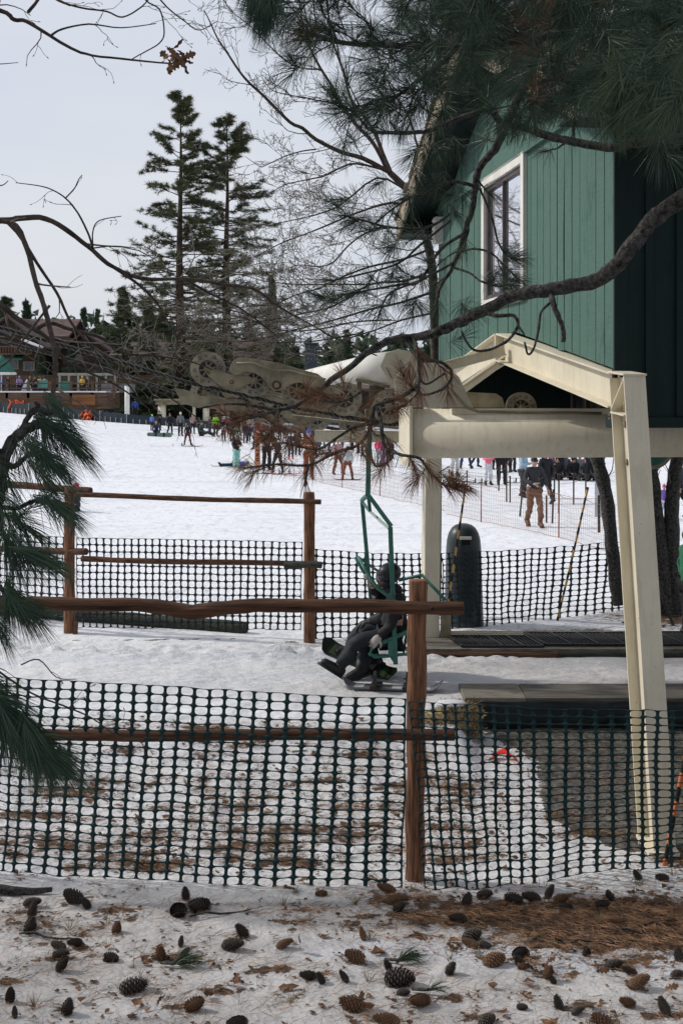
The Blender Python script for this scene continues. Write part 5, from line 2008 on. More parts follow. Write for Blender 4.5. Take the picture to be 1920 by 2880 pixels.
# ================================================================== NETS, STAKES, POLES, BIN
def strand_net(label, pts_bot, hgts, name='safety_net', cell=.11, r=.0035, mt='orange', posts=(), post_mat='orange', cat='net', sag=.06, group='orange nets strung across the slope', seed=0):
    """net hung along a ground line; strands are thin flat ribbons woven into one panel"""
    pb = [Vector(p) for p in pts_bot]
    root = thing(name, label, cat, tuple(pb[0]), group)
    cum = [0]
    for a, b in zip(pb[:-1], pb[1:]):
        cum.append(cum[-1] + (b - a).length)
    L = cum[-1]
    A = np.array([list(p) for p in pb])

    def pos(s, t):
        p = np.array([np.interp(s, cum, A[:, c]) for c in range(3)]).T
        h = np.interp(s, cum, hgts)
        bay = np.interp(s, cum, np.arange(len(cum)))
        sg = sag * np.sin(PI * (bay % 1.0))
        wv = .05 * fbm(s * 1.3 + seed, t * 2.0, 3)
        p = np.atleast_2d(p)
        p[:, 2] += t * (h - sg) + wv * .6 + .02
        p[:, 1] += wv * 2
        p[:, 0] += wv
        return p
    V_, Q_ = [], []
    o = 0

    def strand(S, T, vert):
        nonlocal o
        p = pos(S, T)
        d = np.array([r, 0, 0]) if vert else np.array([0, 0, r])
        V_.append(p - d)
        V_.append(p + d)
        k = len(S)
        a = np.arange(k - 1)
        Q_.append(np.stack([a, a + 1, a + 1 + k, a + k], -1) + o)
        o += 2 * k
    nv = int(L / cell)
    tt = np.linspace(0, 1, 8)
    for i in range(nv + 1):
        strand(np.full(8, L * i / nv), tt, True)
    nh = int(max(hgts) / cell)
    ss = np.linspace(0, L, nv + 1)
    for j in range(nh + 1):
        strand(ss, np.full(nv + 1, j / nh), False)
    for j in (0.0, 1.0):
        p = pos(ss, np.full(nv + 1, j))
    npmesh('netting', np.concatenate(V_), [np.concatenate(Q_)], M[mt], root)
    mb = MB()
    for j in (0.0, 1.0):
        p = pos(ss, np.full(nv + 1, j))
        mb.tube([Vector(q) for q in p], .006, 4)
    mb.build_each('border_cord', M[mt], root)
    for i in posts:
        mb = MB()
        mb.tube([pb[i], pb[i] + V(0.01, 0, hgts[i] + .06)], .014, 6)
        mb.build('post', M[post_mat], root)
    return root


def gl2(L_):
    out, hh = [], []
    for u, vb, vt in L_:
        g = ground(u, vb)
        out.append(g)
        hh.append((vb - vt) / F * g.y)
    return out, hh


a, h_ = gl2([(1255, 1448, 1352), (1352, 1471, 1363), (1452, 1490, 1376), (1570, 1512, 1392), (1640, 1534, 1405), (1720, 1556, 1420)])
strand_net('fine orange net in front of the man with the phone', a, h_, posts=(1, 3), seed=1, r=.0022, mt='netrust', post_mat='netrust')
a, h_ = gl2([(800, 1340, 1292), (870, 1350, 1298), (962, 1372, 1310), (1068, 1396, 1312), (1190, 1425, 1338), (1250, 1440, 1345)])
strand_net('fine orange net left of the far steel leg below the mast', a, h_, posts=(0, 2, 3, 4), seed=4, cell=.13, r=.0028, mt='netrust', post_mat='netrust')
a, h_ = gl2([(1090, 1312, 1268), (1160, 1322, 1282), (1250, 1345, 1310), (1400, 1375, 1340)])
strand_net('dark net curving behind the other nets under the mast', a, h_, posts=(0,), seed=9, mt='lodgewood', post_mat='orange', cell=.14, r=.003)

STK = [(1320 + 81.4, 1381, 1313, .02), (1423.6, 1413, 1308, 0), (1433.4, 1414, 1341, 0), (1461, 1453, 1350, .06), (1558, 1405, 1322, 0), (1570.4, 1443, 1355, 0), (1535.6, 1473, 1398, 0),
       (1552, 1474, 1380, .02), (1612, 1421, 1335, 0), (1646, 1408, 1338, 0), (1683, 1500, 1397, 0), (1312, 1370, 1325, 0)]
swh = ['leaning one at the left end of the maze', 'tall one with a red cap behind the net post', 'short one right of the red capped stake', 'slanting one left of the man with the phone', 'one right of the man, farthest back',
       'one in the middle of the open snow', 'squat one at the right hand of the man', 'taller one just right of the squat stake', 'one below the gear pile', 'one left of the steel leg near the back', 'thick one nearest the steel leg', 'one beside the striped pole top']
for (u, vb, vt, ln), w_ in zip(STK, swh):
    g = ground(u, vb)
    h = (vb - vt) / F * g.y
    t = thing('maze_stake', 'grey green wooden stake, ' + w_, 'stake', tuple(g), 'grey stakes of the queue maze')
    mb = MB()
    mb.bar(g, g + V(ln * h * 1.6, 0, h), .045 if u < 1680 else .06, .03, (0, 1, 0))
    mb.build('stake', M['greylog'], t, False, .004)
    mb = MB()
    mb.bar(g + V(ln * h * 1.6, 0, h), g + V(ln * h * 1.6, 0, h + .02), .05, .035, (0, 1, 0))
    mb.build('cap', M['rust'] if u != 1423.6 else flat((.5, .05, .03)), t)
# cords between the stakes
mb = MB()
prs = [(0, 1), (1, 2), (2, 4), (4, 8), (8, 9), (3, 7), (7, 10), (5, 9)]
def stp(i):
    u, vb, vt, ln = STK[i]
    g = ground(u, vb)
    return g + V(0, 0, (vb - vt) / F * g.y * .92)
for i, j in prs:
    a, b = stp(i), stp(j)
    m_ = a.lerp(b, .5) - V(0, 0, .06)
    mb.tube([a, m_, b], .006, 4)
cr = thing('boundary_rope', 'thin dark cord strung between the grey stakes of the queue maze', 'cord', tuple(stp(4)))
mb.build_each('cord_span', M['twigred'], cr)
# pale panel behind the thick stake, flag
g = ground(1695, 1470)
mb = MB()
mb.bar(g + V(0, .3, .1), g + V(0, .3, 1.0), .32, .02, (0, 1, 0))
tag(mb.build('banner', flat((.45, .45, .47)), None), 'pale grey panel standing behind the thick stake', 'banner')
g = ground(1112, 1316)
t = thing('flag_pole', 'short dark pole with a small red flag below the mast end', 'flag', tuple(g))
mb = MB()
mb.tube([g, g + V(.28, 0, .95)], .015, 6)
mb.build('pole', M['rubber'], t)
mb = MB()
mb.prism([g + V(.22, 0, .75), g + V(.56, 0, .90), g + V(.28, 0, .98)], V(0, .01, 0))
mb.build('flag', flat((.6, .03, .02)), t)
# small orange nets far left + long orange fence at the back
def panel(label, q, seed):
    pts = [ground(u, v) for u, v, _ in q]
    hs = [(v - vt) / F * p.y for (u, v, vt), p in zip(q, pts)]
    root = thing('safety_net', label, 'net', tuple(pts[0]), 'orange nets strung across the slope')
    rs_ = np.random.RandomState(seed)
    mb = MB()
    n = 30
    k = len(pts)
    for i in range(n + 1):
        x = i / n * (k - 1)
        j = min(int(x), k - 2)
        f_ = x - j
        p = pts[j].lerp(pts[j + 1], f_)
        h = hs[j] * (1 - f_) + hs[j + 1] * f_
        for t in range(7):
            s_ = t / 6
            mb.v.append((p.x + .14 * math.sin(s_ * 9 + i * .5), p.y + .2 * math.sin(i * 1.1 + s_ * 4), p.z + h * s_ + .1 * math.sin(i * .8) * s_))
    for i in range(n):
        for t in range(6):
            a = i * 7 + t
            mb.f.append((a, a + 7, a + 8, a + 1))
    ob = mb.build('net_fabric', M['netrust' if seed == 3 else 'orange'], root, True)
    ob.modifiers.new('w', 'SOLIDIFY').thickness = .01
    for p, h in ((pts[0], hs[0]), (pts[-1], hs[-1])):
        mb = MB()
        mb.tube([p, p + V(0, 0, h + .1)], .03, 6)
        mb.build('post', M['lodgewood'], root)


panel('bright orange net patch at the far left edge of the slope', [(26, 1162, 1127), (70, 1164, 1129)], 1)
panel('smaller orange net patch right of the first, by the dark fence', [(229, 1180, 1156), (257, 1183, 1158)], 2)
panel('low rusty orange net fence behind the crowd, near the lodge', [(640, 1212, 1190), (760, 1216, 1192), (880, 1220, 1196)], 3)

# striped bamboo poles
def pole(label, pts, r, mt):
    mb = MB()
    q = []
    pts = [Vector(p) for p in pts]
    for a, b in zip(pts[:-1], pts[1:]):
        for k in range(6):
            q.append(a.lerp(b, k / 6))
    q.append(pts[-1])
    mb.tube(q, [r * (1 + .12 * (i % 4 == 0)) for i in range(len(q))], 10)
    tag(mb.build('striped_pole', M[mt], None, True), label, 'pole', 'striped bamboo marker poles')


pole('yellow and black striped bamboo pole leaning in front of the domed bin', [P(1258, 1712, 15.72), P(1283, 1540, 15.72), P(1308, 1368, 15.72)], .014, 'stripeyellow')
pole('yellow and black striped bamboo pole leaning across the mesh left of the near leg', [P(1566, 1745, 16.9), P(1610, 1560, 16.9), P(1652, 1370, 16.9)], .015, 'stripeyellow')
pole('orange and black striped pole leaning at the right edge behind the near mesh', [P(1866, 2440, 9.0), P(1900, 2260, 9.0), P(1935, 2080, 9.0)], .016, 'stripeorange')
pole('orange and black striped pole leaning far back between the right trees', [P(1262, 1320, 30), P(1263, 1385, 30)], .02, 'stripeorange')

# domed bin
bx, by = (1303 - 960) / F * 17.0, 17.0
bn = thing('domed_bin', 'tall black domed bin with white label behind the black mesh', 'bin', (bx, by, .24))
prof = [(.268, 0), (.262, .1), (.252, .4), (.240, .75), (.232, 1.05), (.222, 1.16), (.198, 1.25), (.16, 1.315), (.11, 1.355), (.05, 1.375), (.005, 1.38)]
mb = MB()
mb.lathe(prof, (bx, by, .22), (0, 0, 1), 40)
mb.build('shell', M['bin'], bn, True)
mb = MB()
mb.lathe([(.252, 0), (.256, .01), (.256, .03), (.25, .04)], (bx, by, 1.16), (0, 0, 1), 40)
z_ = EYE + (HZ - 1508) / F * by
mb = MB()
mb.box(bx - .07, bx + .08, by - .255, by - .228, z_ - .018, z_ + .02)
mb.build('label_plate', M['white'], bn, False, .003)
mb = MB()
mb.box(bx - .055, bx + .06, by - .245, by - .225, z_ - .09, z_ - .022)
mb.build('slot', M['void'], bn, False, .003)

# ================================================================== VEGETATION helpers
def twig_mesh(segs, name, m, parent, n=3):
    """segs: list of (points, radii) polylines -> one mesh of thin tapered tubes (numpy)"""
    V_, Q_ = [], []
    o = 0
    ang = np.arange(n) / n * 2 * PI
    for pts, rad in segs:
        p = np.asarray(pts, float)
        k = len(p)
        d = np.gradient(p, axis=0)
        d /= np.linalg.norm(d, axis=1)[:, None] + 1e-9
        ref = np.where(np.abs(d[:, 2:3]) < .9, np.array([[0, 0, 1.0]]), np.array([[1.0, 0, 0]]))
        # one reference for the whole polyline avoids twisting
        ref = np.repeat(np.array([[0.31, 0.83, 0.46]]), k, 0)
        a = np.cross(d, ref)
        a /= np.linalg.norm(a, axis=1)[:, None] + 1e-9
        b = np.cross(d, a)
        r = np.asarray(rad, float)[:, None, None]
        ring = p[:, None, :] + r * (a[:, None, :] * np.cos(ang)[None, :, None] + b[:, None, :] * np.sin(ang)[None, :, None])
        V_.append(ring.reshape(-1, 3))
        i, j = np.meshgrid(np.arange(k - 1), np.arange(n), indexing='ij')
        q = np.stack([i * n + j, i * n + (j + 1) % n, (i + 1) * n + (j + 1) % n, (i + 1) * n + j], -1).reshape(-1, 4)
        Q_.append(q + o)
        o += k * n
    return npmesh(name, np.concatenate(V_), [np.concatenate(Q_)], m, parent, smooth=True)


def wander(rs, p, d, L, k, jit, grav=0.0):
    pts = [p]
    d = d / (np.linalg.norm(d) + 1e-9)
    for i in range(k):
        d = d + rs.normal(size=3) * jit + np.array([0, 0, grav])
        d /= np.linalg.norm(d)
        p = p + d * L / k
        pts.append(p)
    return np.array(pts), d


def sprout(rs, segs, pts, r0, r1, level, spacing, Lc, flat_y=.5, up=.15, jit=.22, ratio=.62, start=.1, maxr=.4, tips=None, minr=.0012):
    """children along a polyline, recursively"""
    pts = np.asarray(pts, float)
    seg = np.linalg.norm(np.diff(pts, axis=0), axis=1)
    cum = np.concatenate([[0], np.cumsum(seg)])
    T = cum[-1]
    s = T * start + rs.uniform(0, spacing)
    side = 1
    while s < T:
        t = s / T
        p = np.array([np.interp(s, cum, pts[:, c]) for c in range(3)])
        i = min(np.searchsorted(cum, s), len(pts) - 1)
        d = pts[i] - pts[i - 1]
        d /= np.linalg.norm(d) + 1e-9
        side = -side
        perp = np.cross(d, rs.normal(size=3))
        perp /= np.linalg.norm(perp) + 1e-9
        perp[1] *= flat_y
        nd = d * rs.uniform(.6, 1.15) + perp * rs.uniform(.5, 1.0) + np.array([0, 0, up])
        L = Lc * rs.uniform(.45, 1.25) * (1 - .45 * t)
        rr_ = min(maxr, (r0 + (r1 - r0) * t) * ratio)
        rr_ = max(rr_, minr)
        k = 5 if level > 1 else 4
        q, dd = wander(rs, p, nd, L, k, jit, up * .12)
        segs.append((q, np.linspace(rr_, max(minr * .7, rr_ * .4), k + 1)))
        if tips is not None and level <= 1:
            tips.append((q[-1], dd))
        if level > 1:
            sprout(rs, segs, q, rr_, rr_ * .4, level - 1, spacing * .62, Lc * .52, flat_y, up, jit, ratio, .18, maxr, tips, minr)
        s += spacing * rs.uniform(.6, 1.4)


def needles(rs, tufts, name, m, parent, width=.0011, droop=.0):
    """tufts: (base, axis, n, length, spread0, spread1, back) -> bent tapering needles, one mesh"""
    V_, Q_, T_ = [], [], []
    o = 0
    for base, ax, n, L, s0, s1, back in tufts:
        ax = np.array(ax, float)
        ax /= np.linalg.norm(ax)
        e = np.cross(ax, [0.2, .9, .3])
        e /= np.linalg.norm(e)
        g = np.cross(ax, e)
        ph = rs.uniform(0, 2 * PI, n)
        u_ = rs.uniform(0, 1, n)
        th = s0 + (s1 - s0) * u_
        rad = e[None] * np.cos(ph)[:, None] + g[None] * np.sin(ph)[:, None]
        d = ax[None] * np.cos(th)[:, None] + rad * np.sin(th)[:, None]
        b = np.array(base)[None] - ax[None] * (u_ * back)[:, None] + rad * .003
        ll = (L * rs.uniform(.75, 1.08, n))[:, None]
        mid_ = b + d * ll * .5
        d2 = d + np.array([0, 0, -droop])[None] * rs.uniform(.5, 1.3, n)[:, None] + rs.normal(size=(n, 3)) * .05
        d2 /= np.linalg.norm(d2, axis=1)[:, None]
        tip = mid_ + d2 * ll * .5
        w = np.cross(d, rs.normal(size=(n, 3)) + np.array([0, 2.0, 0]))
        w = w / (np.linalg.norm(w, axis=1)[:, None] + 1e-9) * width
        vv = np.stack([b - w, b + w, mid_ + w, mid_ - w, tip], 1).reshape(-1, 3)
        V_.append(vv)
        i = np.arange(n)[:, None] * 5 + o
        Q_.append(np.concatenate([i, i + 1, i + 2, i + 3], 1))
        T_.append(np.concatenate([i + 3, i + 2, i + 4], 1))
        o += n * 5
    return npmesh(name, np.concatenate(V_), [np.concatenate(Q_), np.concatenate(T_)], m, parent)


def px(path, y, y1=None):
    """polyline given by photo pixels at depth y (to y1)"""
    n = len(path)
    y1 = y if y1 is None else y1
    out = []
    for i, q in enumerate(path):
        yy = q[2] if len(q) > 2 else y + (y1 - y) * i / max(1, n - 1)
        out.append(P(q[0], q[1], yy))
    return out


def smooth(pts, k=4):
    """Catmull-Rom resampling"""
    p = [np.array(q, float) for q in pts]
    out = []
    for i in range(len(p) - 1):
        a, b, c, d = p[max(i - 1, 0)], p[i], p[i + 1], p[min(i + 2, len(p) - 1)]
        for j in range(k):
            t = j / k
            out.append(.5 * ((2 * b) + (-a + c) * t + (2 * a - 5 * b + 4 * c - d) * t * t + (-a + 3 * b - 3 * c + d) * t ** 3))
    out.append(p[-1])
    return np.array(out)


def limb(name, path, r0, r1, m, parent, n=10, wob=.10, seed=0, k=4, knobs=0):
    q = smooth(path, k)
    rs_ = np.random.RandomState(seed)
    q = q + rs_.normal(size=q.shape) * r0 * .05
    kk = len(q)
    rad = np.linspace(r0, r1, kk) * (1 + rs_.uniform(-.05, .05, kk))
    mb = MB()
    mb.tube([Vector(p) for p in q], list(rad), n, True, wob, seed)
    return mb.build(name, m, parent, True), q


# ================================================================== FAR TREES
def far_pine(name, h, seed, nbr, prof, m, tuft_r=.42, gap=.12, r=.42, dens=1.0, blades=13, top_start=.12):
    rs_ = np.random.RandomState(seed)
    root = thing(name, 'x', 'tree', (0, 0, 0))
    mb = MB()
    mb.tube([V(.02 * h * .1 * math.sin(i * .8), 0, h * i / 12) for i in range(13)], [max(.03, r * (1 - i / 12.3)) for i in range(13)], 10, True, .04, seed)
    mb.build('trunk', M['trunkfar'], root, True)
    segs, T3 = [], []
    for i in range(nbr):
        t = top_start + (1 - top_start) * (i + rs_.uniform(-.5, .5)) / nbr
        t = min(.985, max(top_start, t))
        if rs_.uniform() < gap:
            continue
        R_ = prof(t) * rs_.uniform(.6, 1.15)
        az = rs_.uniform(0, 2 * PI)
        d = np.array([math.cos(az), math.sin(az), .10 + .5 * (t - .5)])
        p0 = np.array([0, 0, h * t])
        q, dd = wander(rs_, p0, d, R_, 6, .13, -.015 + .05 * (t > .8))
        segs.append((q, np.linspace(max(.02, .085 * (1 - t) + .03), .015, 7)))
        for j in range(2, 7):
            for s_ in (0, 1, 2):
                if rs_.uniform() > .88 * dens:
                    continue
                L = R_ * rs_.uniform(.12, .30) * (1.1 - .10 * j)
                az2 = az + rs_.uniform(-1.2, 1.2)
                d2 = np.array([math.cos(az2), math.sin(az2), rs_.uniform(-.25, .75)])
                q2, d3 = wander(rs_, q[j], d2, max(.3, L), 3, .2, .05)
                segs.append((q2, np.linspace(.022, .010, 4)))
                for kx in (1, 2, 3):
                    T3.append((q2[kx], d3))
    for i in range(6):
        T3.append((np.array([0, 0, h * (1 - .008 * i)]), np.array([0, 0, 1.0])))
    twig_mesh(segs, 'branches', M['trunkfar'], root, 3)
    C = np.array([a for a, b in T3])
    D = np.array([b for a, b in T3])
    n = len(C)
    # tufts: star of narrow blades
    B = blades
    c = np.repeat(C, B, 0)
    d = np.repeat(D, B, 0) * .45 + rs_.normal(size=(n * B, 3)) * np.array([1, 1, .8])
    d /= np.linalg.norm(d, axis=1)[:, None]
    L = (tuft_r * rs_.uniform(.55, 1.15, n * B))[:, None]
    w = np.cross(d, rs_.normal(size=(n * B, 3)))
    w = w / np.linalg.norm(w, axis=1)[:, None] * (tuft_r * .085)
    vv = np.stack([c - w * .6, c + w * .6, c + d * L + w * .25], 1).reshape(-1, 3)
    npmesh('crown', vv, [np.arange(3 * n * B).reshape(-1, 3)], m, root)
    return root


def bigprof(t):
    # open irregular crown, widest in the lower middle
    return .9 + 5.6 * (1 - t) ** .85


def place_tree(root, u, vtop, y, h0, label, group=None, rot=0, sx_=None):
    h = EYE + (HZ - vtop) / F * y
    s = h / h0
    g = gh((u - 960) / F * y, y) - .2
    root.location = ((u - 960) / F * y, y, g)
    root.scale = (s * (sx_ or 1), s * (sx_ or 1), (h - g) / h0)
    root.rotation_euler = (0, 0, rot)
    if label:
        root['label'] = label
    if group:
        root['group'] = group
    return root


t1 = far_pine('pine_tree', 30, 3, 165, bigprof, M['farneedle'], .41, .08, .46, blades=14)
place_tree(t1, 507, 272, 110, 30, 'tallest pine tree left of centre with bare red brown trunk showing', sx_=1.22)
t2 = far_pine('pine_tree', 28, 8, 150, bigprof, M['farneedle'], .41, .10, .42, blades=14)
place_tree(t2, 638, 342, 112, 28, 'slightly shorter pine tree just right of the tallest one', sx_=1.35)
fir = far_pine('fir_tree', 12, 21, 110, lambda t: max(.12, 3.3 * (1 - t) ** 1.15), M['firneedle'], .34, .03, .2, 1.0, 12, .04)
place_tree(fir, 348, 812, 112, 12, 'dark fir with pointed top left of the tallest pine')
firs = [(765, 778, 118, 12, 'narrow dark fir right of the two tall pines', .62), (410, 845, 128, 12, 'bushy olive fir just left of the tallest pine trunk', 1.25), (455, 880, 127, 12, 'dense fir in front of the tallest pine trunk', 1.2),
        (20, 838, 135, 12, 'dark fir at the left edge above the lodge roof', 1.2), (75, 850, 140, 12, 'small pale fir left of the lodge ridge', .8), (235, 868, 150, 12, 'small fir standing alone over the middle roofs', .7),
        (275, 872, 150, 12, 'slim fir right of the lone small one', .6), (160, 925, 138, 12, 'low fir behind the lodge, left of the small firs', 1.4), (200, 975, 114, 12, 'broad fir below the small lone fir', 1.0),
        (310, 930, 126, 12, 'broad fir under the pointed dark fir', 1.4), (385, 975, 112, 12, 'low bushy fir in front of the orange wall', 1.0), (118, 1000, 112, 12, 'round fir beside the green awning', 1.0),
        (560, 905, 129, 12, 'fir between the two tall trunks', 1.25), (700, 900, 130, 12, 'fir right of the second tall trunk', 1.2), (660, 1020, 110, 12, 'low fir before the brown roof', .9),
        (975, 930, 150, 12, 'hazy fir seen between the branches beyond the white arm', 1.0), (930, 990, 140, 12, 'low fir behind the wheels', 1.5), (1040, 985, 140, 12, 'low fir right of the hazy fir', 1.6),
        (1120, 960, 150, 12, 'fir just left of the hut corner', 1.2), (1200, 975, 145, 12, 'fir touching the hut corner', 1.3), (830, 975, 135, 12, 'low fir left of the navy tower', 1.4), (498, 925, 110, 12, 'broad fir below the tallest pine', 1.3), (590, 930, 109, 12, 'fir filling the gap below the two tall pines', 1.2), (425, 920, 111, 12, 'fir left of the tallest pine foot', 1.2)]
for i, (u, vt, y, h0, lb, sx_) in enumerate(firs):
    f2 = dup(fir, (0, 0, 0))
    place_tree(f2, u, vt, y, 12, lb, 'firs behind the lodge', i * 1.7, sx_)
fir['group'] = 'firs behind the lodge'

# wood on the ridge beyond, one mass
rs = np.random.RandomState(77)
T3 = []
for i in range(1500):
    x = rs.uniform(-110, 120)
    y = rs.uniform(165, 200)
    H = rs.uniform(7, 12) + (3 if x < -15 else 0)
    for k in range(26):
        t = rs.uniform(0.02, 1)
        rr_ = 2.2 * (1 - t)
        az = rs.uniform(0, 2 * PI)
        T3.append((x + rr_ * math.cos(az) * rs.uniform(.3, 1), y + rr_ * math.sin(az), H * t))
C = np.array(T3)
n = len(C)
d = rs.normal(size=(n, 3))
d /= np.linalg.norm(d, axis=1)[:, None]
w = np.cross(d, rs.normal(size=(n, 3)))
w /= np.linalg.norm(w, axis=1)[:, None]
vv = np.stack([C - w * .5, C + w * .5, C + d * 1.5], 1).reshape(-1, 3)
ob = npmesh('distant_wood', vv, [np.arange(3 * n).reshape(-1, 3)], M['firneedle'])
tag(ob, 'distant dark conifer wood on the ridge behind the lodges', 'wood', kind='stuff')

# ================================================================== LODGES AND TERRACE
def zat(v, y):
    return EYE + (HZ - v) / F * y


def xat(u, y):
    return (u - 960) / F * y


def house(label, u0, u1, vtop, veave, vbase, y, dep, mw, mr, ridge='x', wins=(), cat='lodge', balc=(), trim=True):
    """building with pitched roof; photo extents at depth y"""
    x0, x1 = xat(u0, y), xat(u1, y)
    zt, ze, zb = zat(vtop, y), zat(veave, y), zat(vbase, y)
    root = thing('lodge', label, cat, ((x0 + x1) / 2, y, zb))
    mb = MB()
    mb.box(x0, x1, y, y + dep, zb - 1.5, ze)
    if ridge == 'y':
        xm = (x0 + x1) / 2
        mb.prism([(x0, y, ze), (x1, y, ze), (xm, y, zt - .15)], V(0, dep, 0))
    mb.build('wall', mw, root)
    o = .8
    th = .22
    mb = MB()
    if ridge == 'y':
        xm = (x0 + x1) / 2
        for xa in (x0 - o, x1 + o):
            zz = ze - (zt - ze) * o / ((x1 - x0) / 2)
            mb.prism([(xa, y - o, zz), (xm, y - o, zt), (xm, y - o, zt + th), (xa, y - o, zz + th)], V(0, dep + 2 * o, 0))
    else:
        ym = y + dep / 2
        for ya in (y - o, y + dep + o):
            zz = ze - (zt - ze) * o / (dep / 2)
            mb.prism([(x0 - o, ya, zz), (x0 - o, ym, zt), (x0 - o, ym, zt + th), (x0 - o, ya, zz + th)], V(x1 - x0 + 2 * o, 0, 0))
    mb.build_each('roof', mr, root)
    for (a, b, c, d_) in wins:
        mb = MB()
        xa, xb, za, zc = xat(a, y), xat(b, y), zat(d_, y), zat(c, y)
        mb.box(xa - .12, xb + .12, y - .08, y + .02, za - .12, zc + .12)
        w_ = mb.build('window', M['paleplank'], root)
        mb = MB()
        k = max(1, round((xb - xa) / 1.3))
        for i in range(k):
            mb.box(xa + (xb - xa) * i / k + .05, xa + (xb - xa) * (i + 1) / k - .05, y - .12, y - .075, za, zc)
        mb.build_each('pane', M['bglass'], w_)
    for (a, b, c, d_) in balc:
        mb = MB()
        xa, xb, za, zc = xat(a, y), xat(b, y), zat(d_, y), zat(c, y)
        mb.box(xa, xb, y - 1.6, y, za - .12, za)
        mb.box(xa, xb, y - 1.6, y - 1.52, zc - .1, zc)
        k = int((xb - xa) / .25)
        for i in range(k + 1):
            x = xa + (xb - xa) * i / k
            mb.box(x - .04, x + .04, y - 1.58, y - 1.52, za, zc)
        mb.build('balcony', M['browndeck'], root)
    return root


house('dark timber lodge with gabled roof and balconies at the far left', -60, 110, 892, 962, 1105, 118, 9, M['lodgewood'], M['roofbrown'], 'y', [(0, 30, 925, 945), (12, 50, 1015, 1035), (70, 95, 1020, 1040)], balc=[(-40, 100, 975, 995)])
house('orange cedar clad lodge wing right of the dark lodge', 60, 175, 895, 945, 1105, 124, 10, M['lodgeorange'], M['roofbrown'], 'x', [(95, 120, 965, 990), (140, 165, 1020, 1040)])
house('low brown roofed lodge with two small dormers behind the firs', 175, 305, 938, 985, 1105, 122, 9, M['lodgewood'], M['roofbrown'], 'y', [(200, 225, 1000, 1020)])
house('long orange walled lodge with brown roof behind the tallest pine', 335, 480, 962, 1000, 1105, 116, 9, M['lodgeorange'], M['roofbrown'], 'x', [(350, 372, 1010, 1030), (400, 425, 1008, 1030)])
house('wide lodge with plain brown roof behind the two tall pines', 478, 742, 955, 1012, 1200, 114, 12, M['lodgewood'], M['roofbrown'], 'x', [(585, 640, 1145, 1195), (665, 720, 1145, 1195), (500, 535, 1150, 1195)])
house('long dark lodge ground floor with large windows behind the crowd', 742, 1300, 1060, 1095, 1205, 118, 12, M['lodgewood'], M['roofbrown'], 'x', [(770, 810, 1150, 1195), (840, 880, 1150, 1195), (930, 980, 1150, 1195)])
# snow strips on roofs
for i, (u0, u1, v0, v1, y, lb) in enumerate([(60, 108, 963, 985, 115.5, 'snow patch on the lower roof of the dark lodge'), (455, 492, 985, 1004, 112, 'snow patch on the roof edge left of the tallest pine')]):
    mb = MB()
    mb.prism([(xat(u0, y), y - .6, zat(v0, y)), (xat(u1, y), y - .6, zat(v1, y)), (xat(u1, y) + .3, y - .6, zat(v1, y) + .35), (xat(u0, y) + .2, y - .6, zat(v0, y) + .3)], V(0, 1.6, 0))
    tag(mb.build('roof_snow', M['snowroof']), lb, 'snow')
# canopy with white columns
y = 104
cn = thing('canopy', 'pale flat canopy on round cream columns behind the crowd', 'canopy', (xat(600, y), y, 1))
mb = MB()
mb.box(xat(440, y), xat(820, y), y - .5, y + 4, zat(1138, y), zat(1127, y))
mb.box(xat(436, y), xat(824, y), y - .8, y + 4.2, zat(1127, y), zat(1122, y))
mb.build('roof_slab', M['creamdark'], cn, False, .02)
for u, r in ((456, .33), (546, .13), (580, .27), (700, .2), (790, .2)):
    mb = MB()
    x = xat(u, y)
    mb.tube([V(x, y, gh(x, y) - .1), V(x, y, zat(1137, y))], r, 16)
    mb.build('column', M['cream'], cn, True)
t = thing('white_post', 'tall plain white post standing left of the canopy', 'post', (xat(358, 98), 98, 1))
mb = MB()
mb.tube([V(xat(358, 98), 98, gh(xat(358, 98), 98) - .1), V(xat(358, 98), 98, zat(1084, 98))], .19, 14)
mb.build('shaft', M['white'], t, True)
# terrace: brown board wall, snowy top, railing, pergola
y = 100
tw = thing('deck_terrace', 'raised brown wooden deck with railing and snow along its edge, far left', 'deck', (xat(200, y), y, 1))
mb = MB()
mb.box(xat(-200, y), xat(300, y), y, y + 6, zat(1150, y), zat(1104, y))
mb.build('board_wall', M['browndeck'], tw)
mb = MB()
mb.box(xat(206, y), xat(270, y), y - .35, y - .02, zat(1140, y), zat(1110, y))
mb.build('planter_box', M['lodgeorange'], tw)
mb = MB()
mb.box(xat(-200, y), xat(300, y), y - .1, y + 6, zat(1104, y), zat(1104, y) + .12)
mb.build('deck_snow', M['snowroof'], tw, False, .04)
for v0 in (1078, 1092):
    mb = MB()
    mb.box(xat(-200, y), xat(335, y), y + .05, y + .13, zat(v0, y) - .05, zat(v0, y) + .05)
    mb.build('rail', M['browndeck'], tw)
for k in range(9):
    u = -160 + k * 60
    mb = MB()
    mb.box(xat(u, y) - .1, xat(u, y) + .1, y, y + .2, zat(1120, y), zat(1072, y))
    mb.build('post', M['browndeck'], tw)
y2 = 108
pf2 = thing('picket_fence', 'row of pale pickets at the back of the far left deck', 'fence', (xat(0, y2), y2, 1))
mb = MB()
for k in range(110):
    x = xat(-150, y2) + k * .17
    mb.box(x - .05, x + .05, y2, y2 + .05, zat(1082, y2), zat(1055, y2))
mb.box(xat(-150, y2), xat(-150, y2) + 18.7, y2 + .05, y2 + .1, zat(1062, y2), zat(1060, y2))
mb.build('pickets', M['browndeck'], pf2)
y3 = 103
pg = thing('pergola', 'pale pergola with thin posts over the deck', 'pergola', (xat(240, y3), y3, 1))
mb = MB()
mb.box(xat(160, y3), xat(330, y3), y3, y3 + .3, zat(1056, y3), zat(1049, y3))
mb.build('beam', M['steel'], pg)
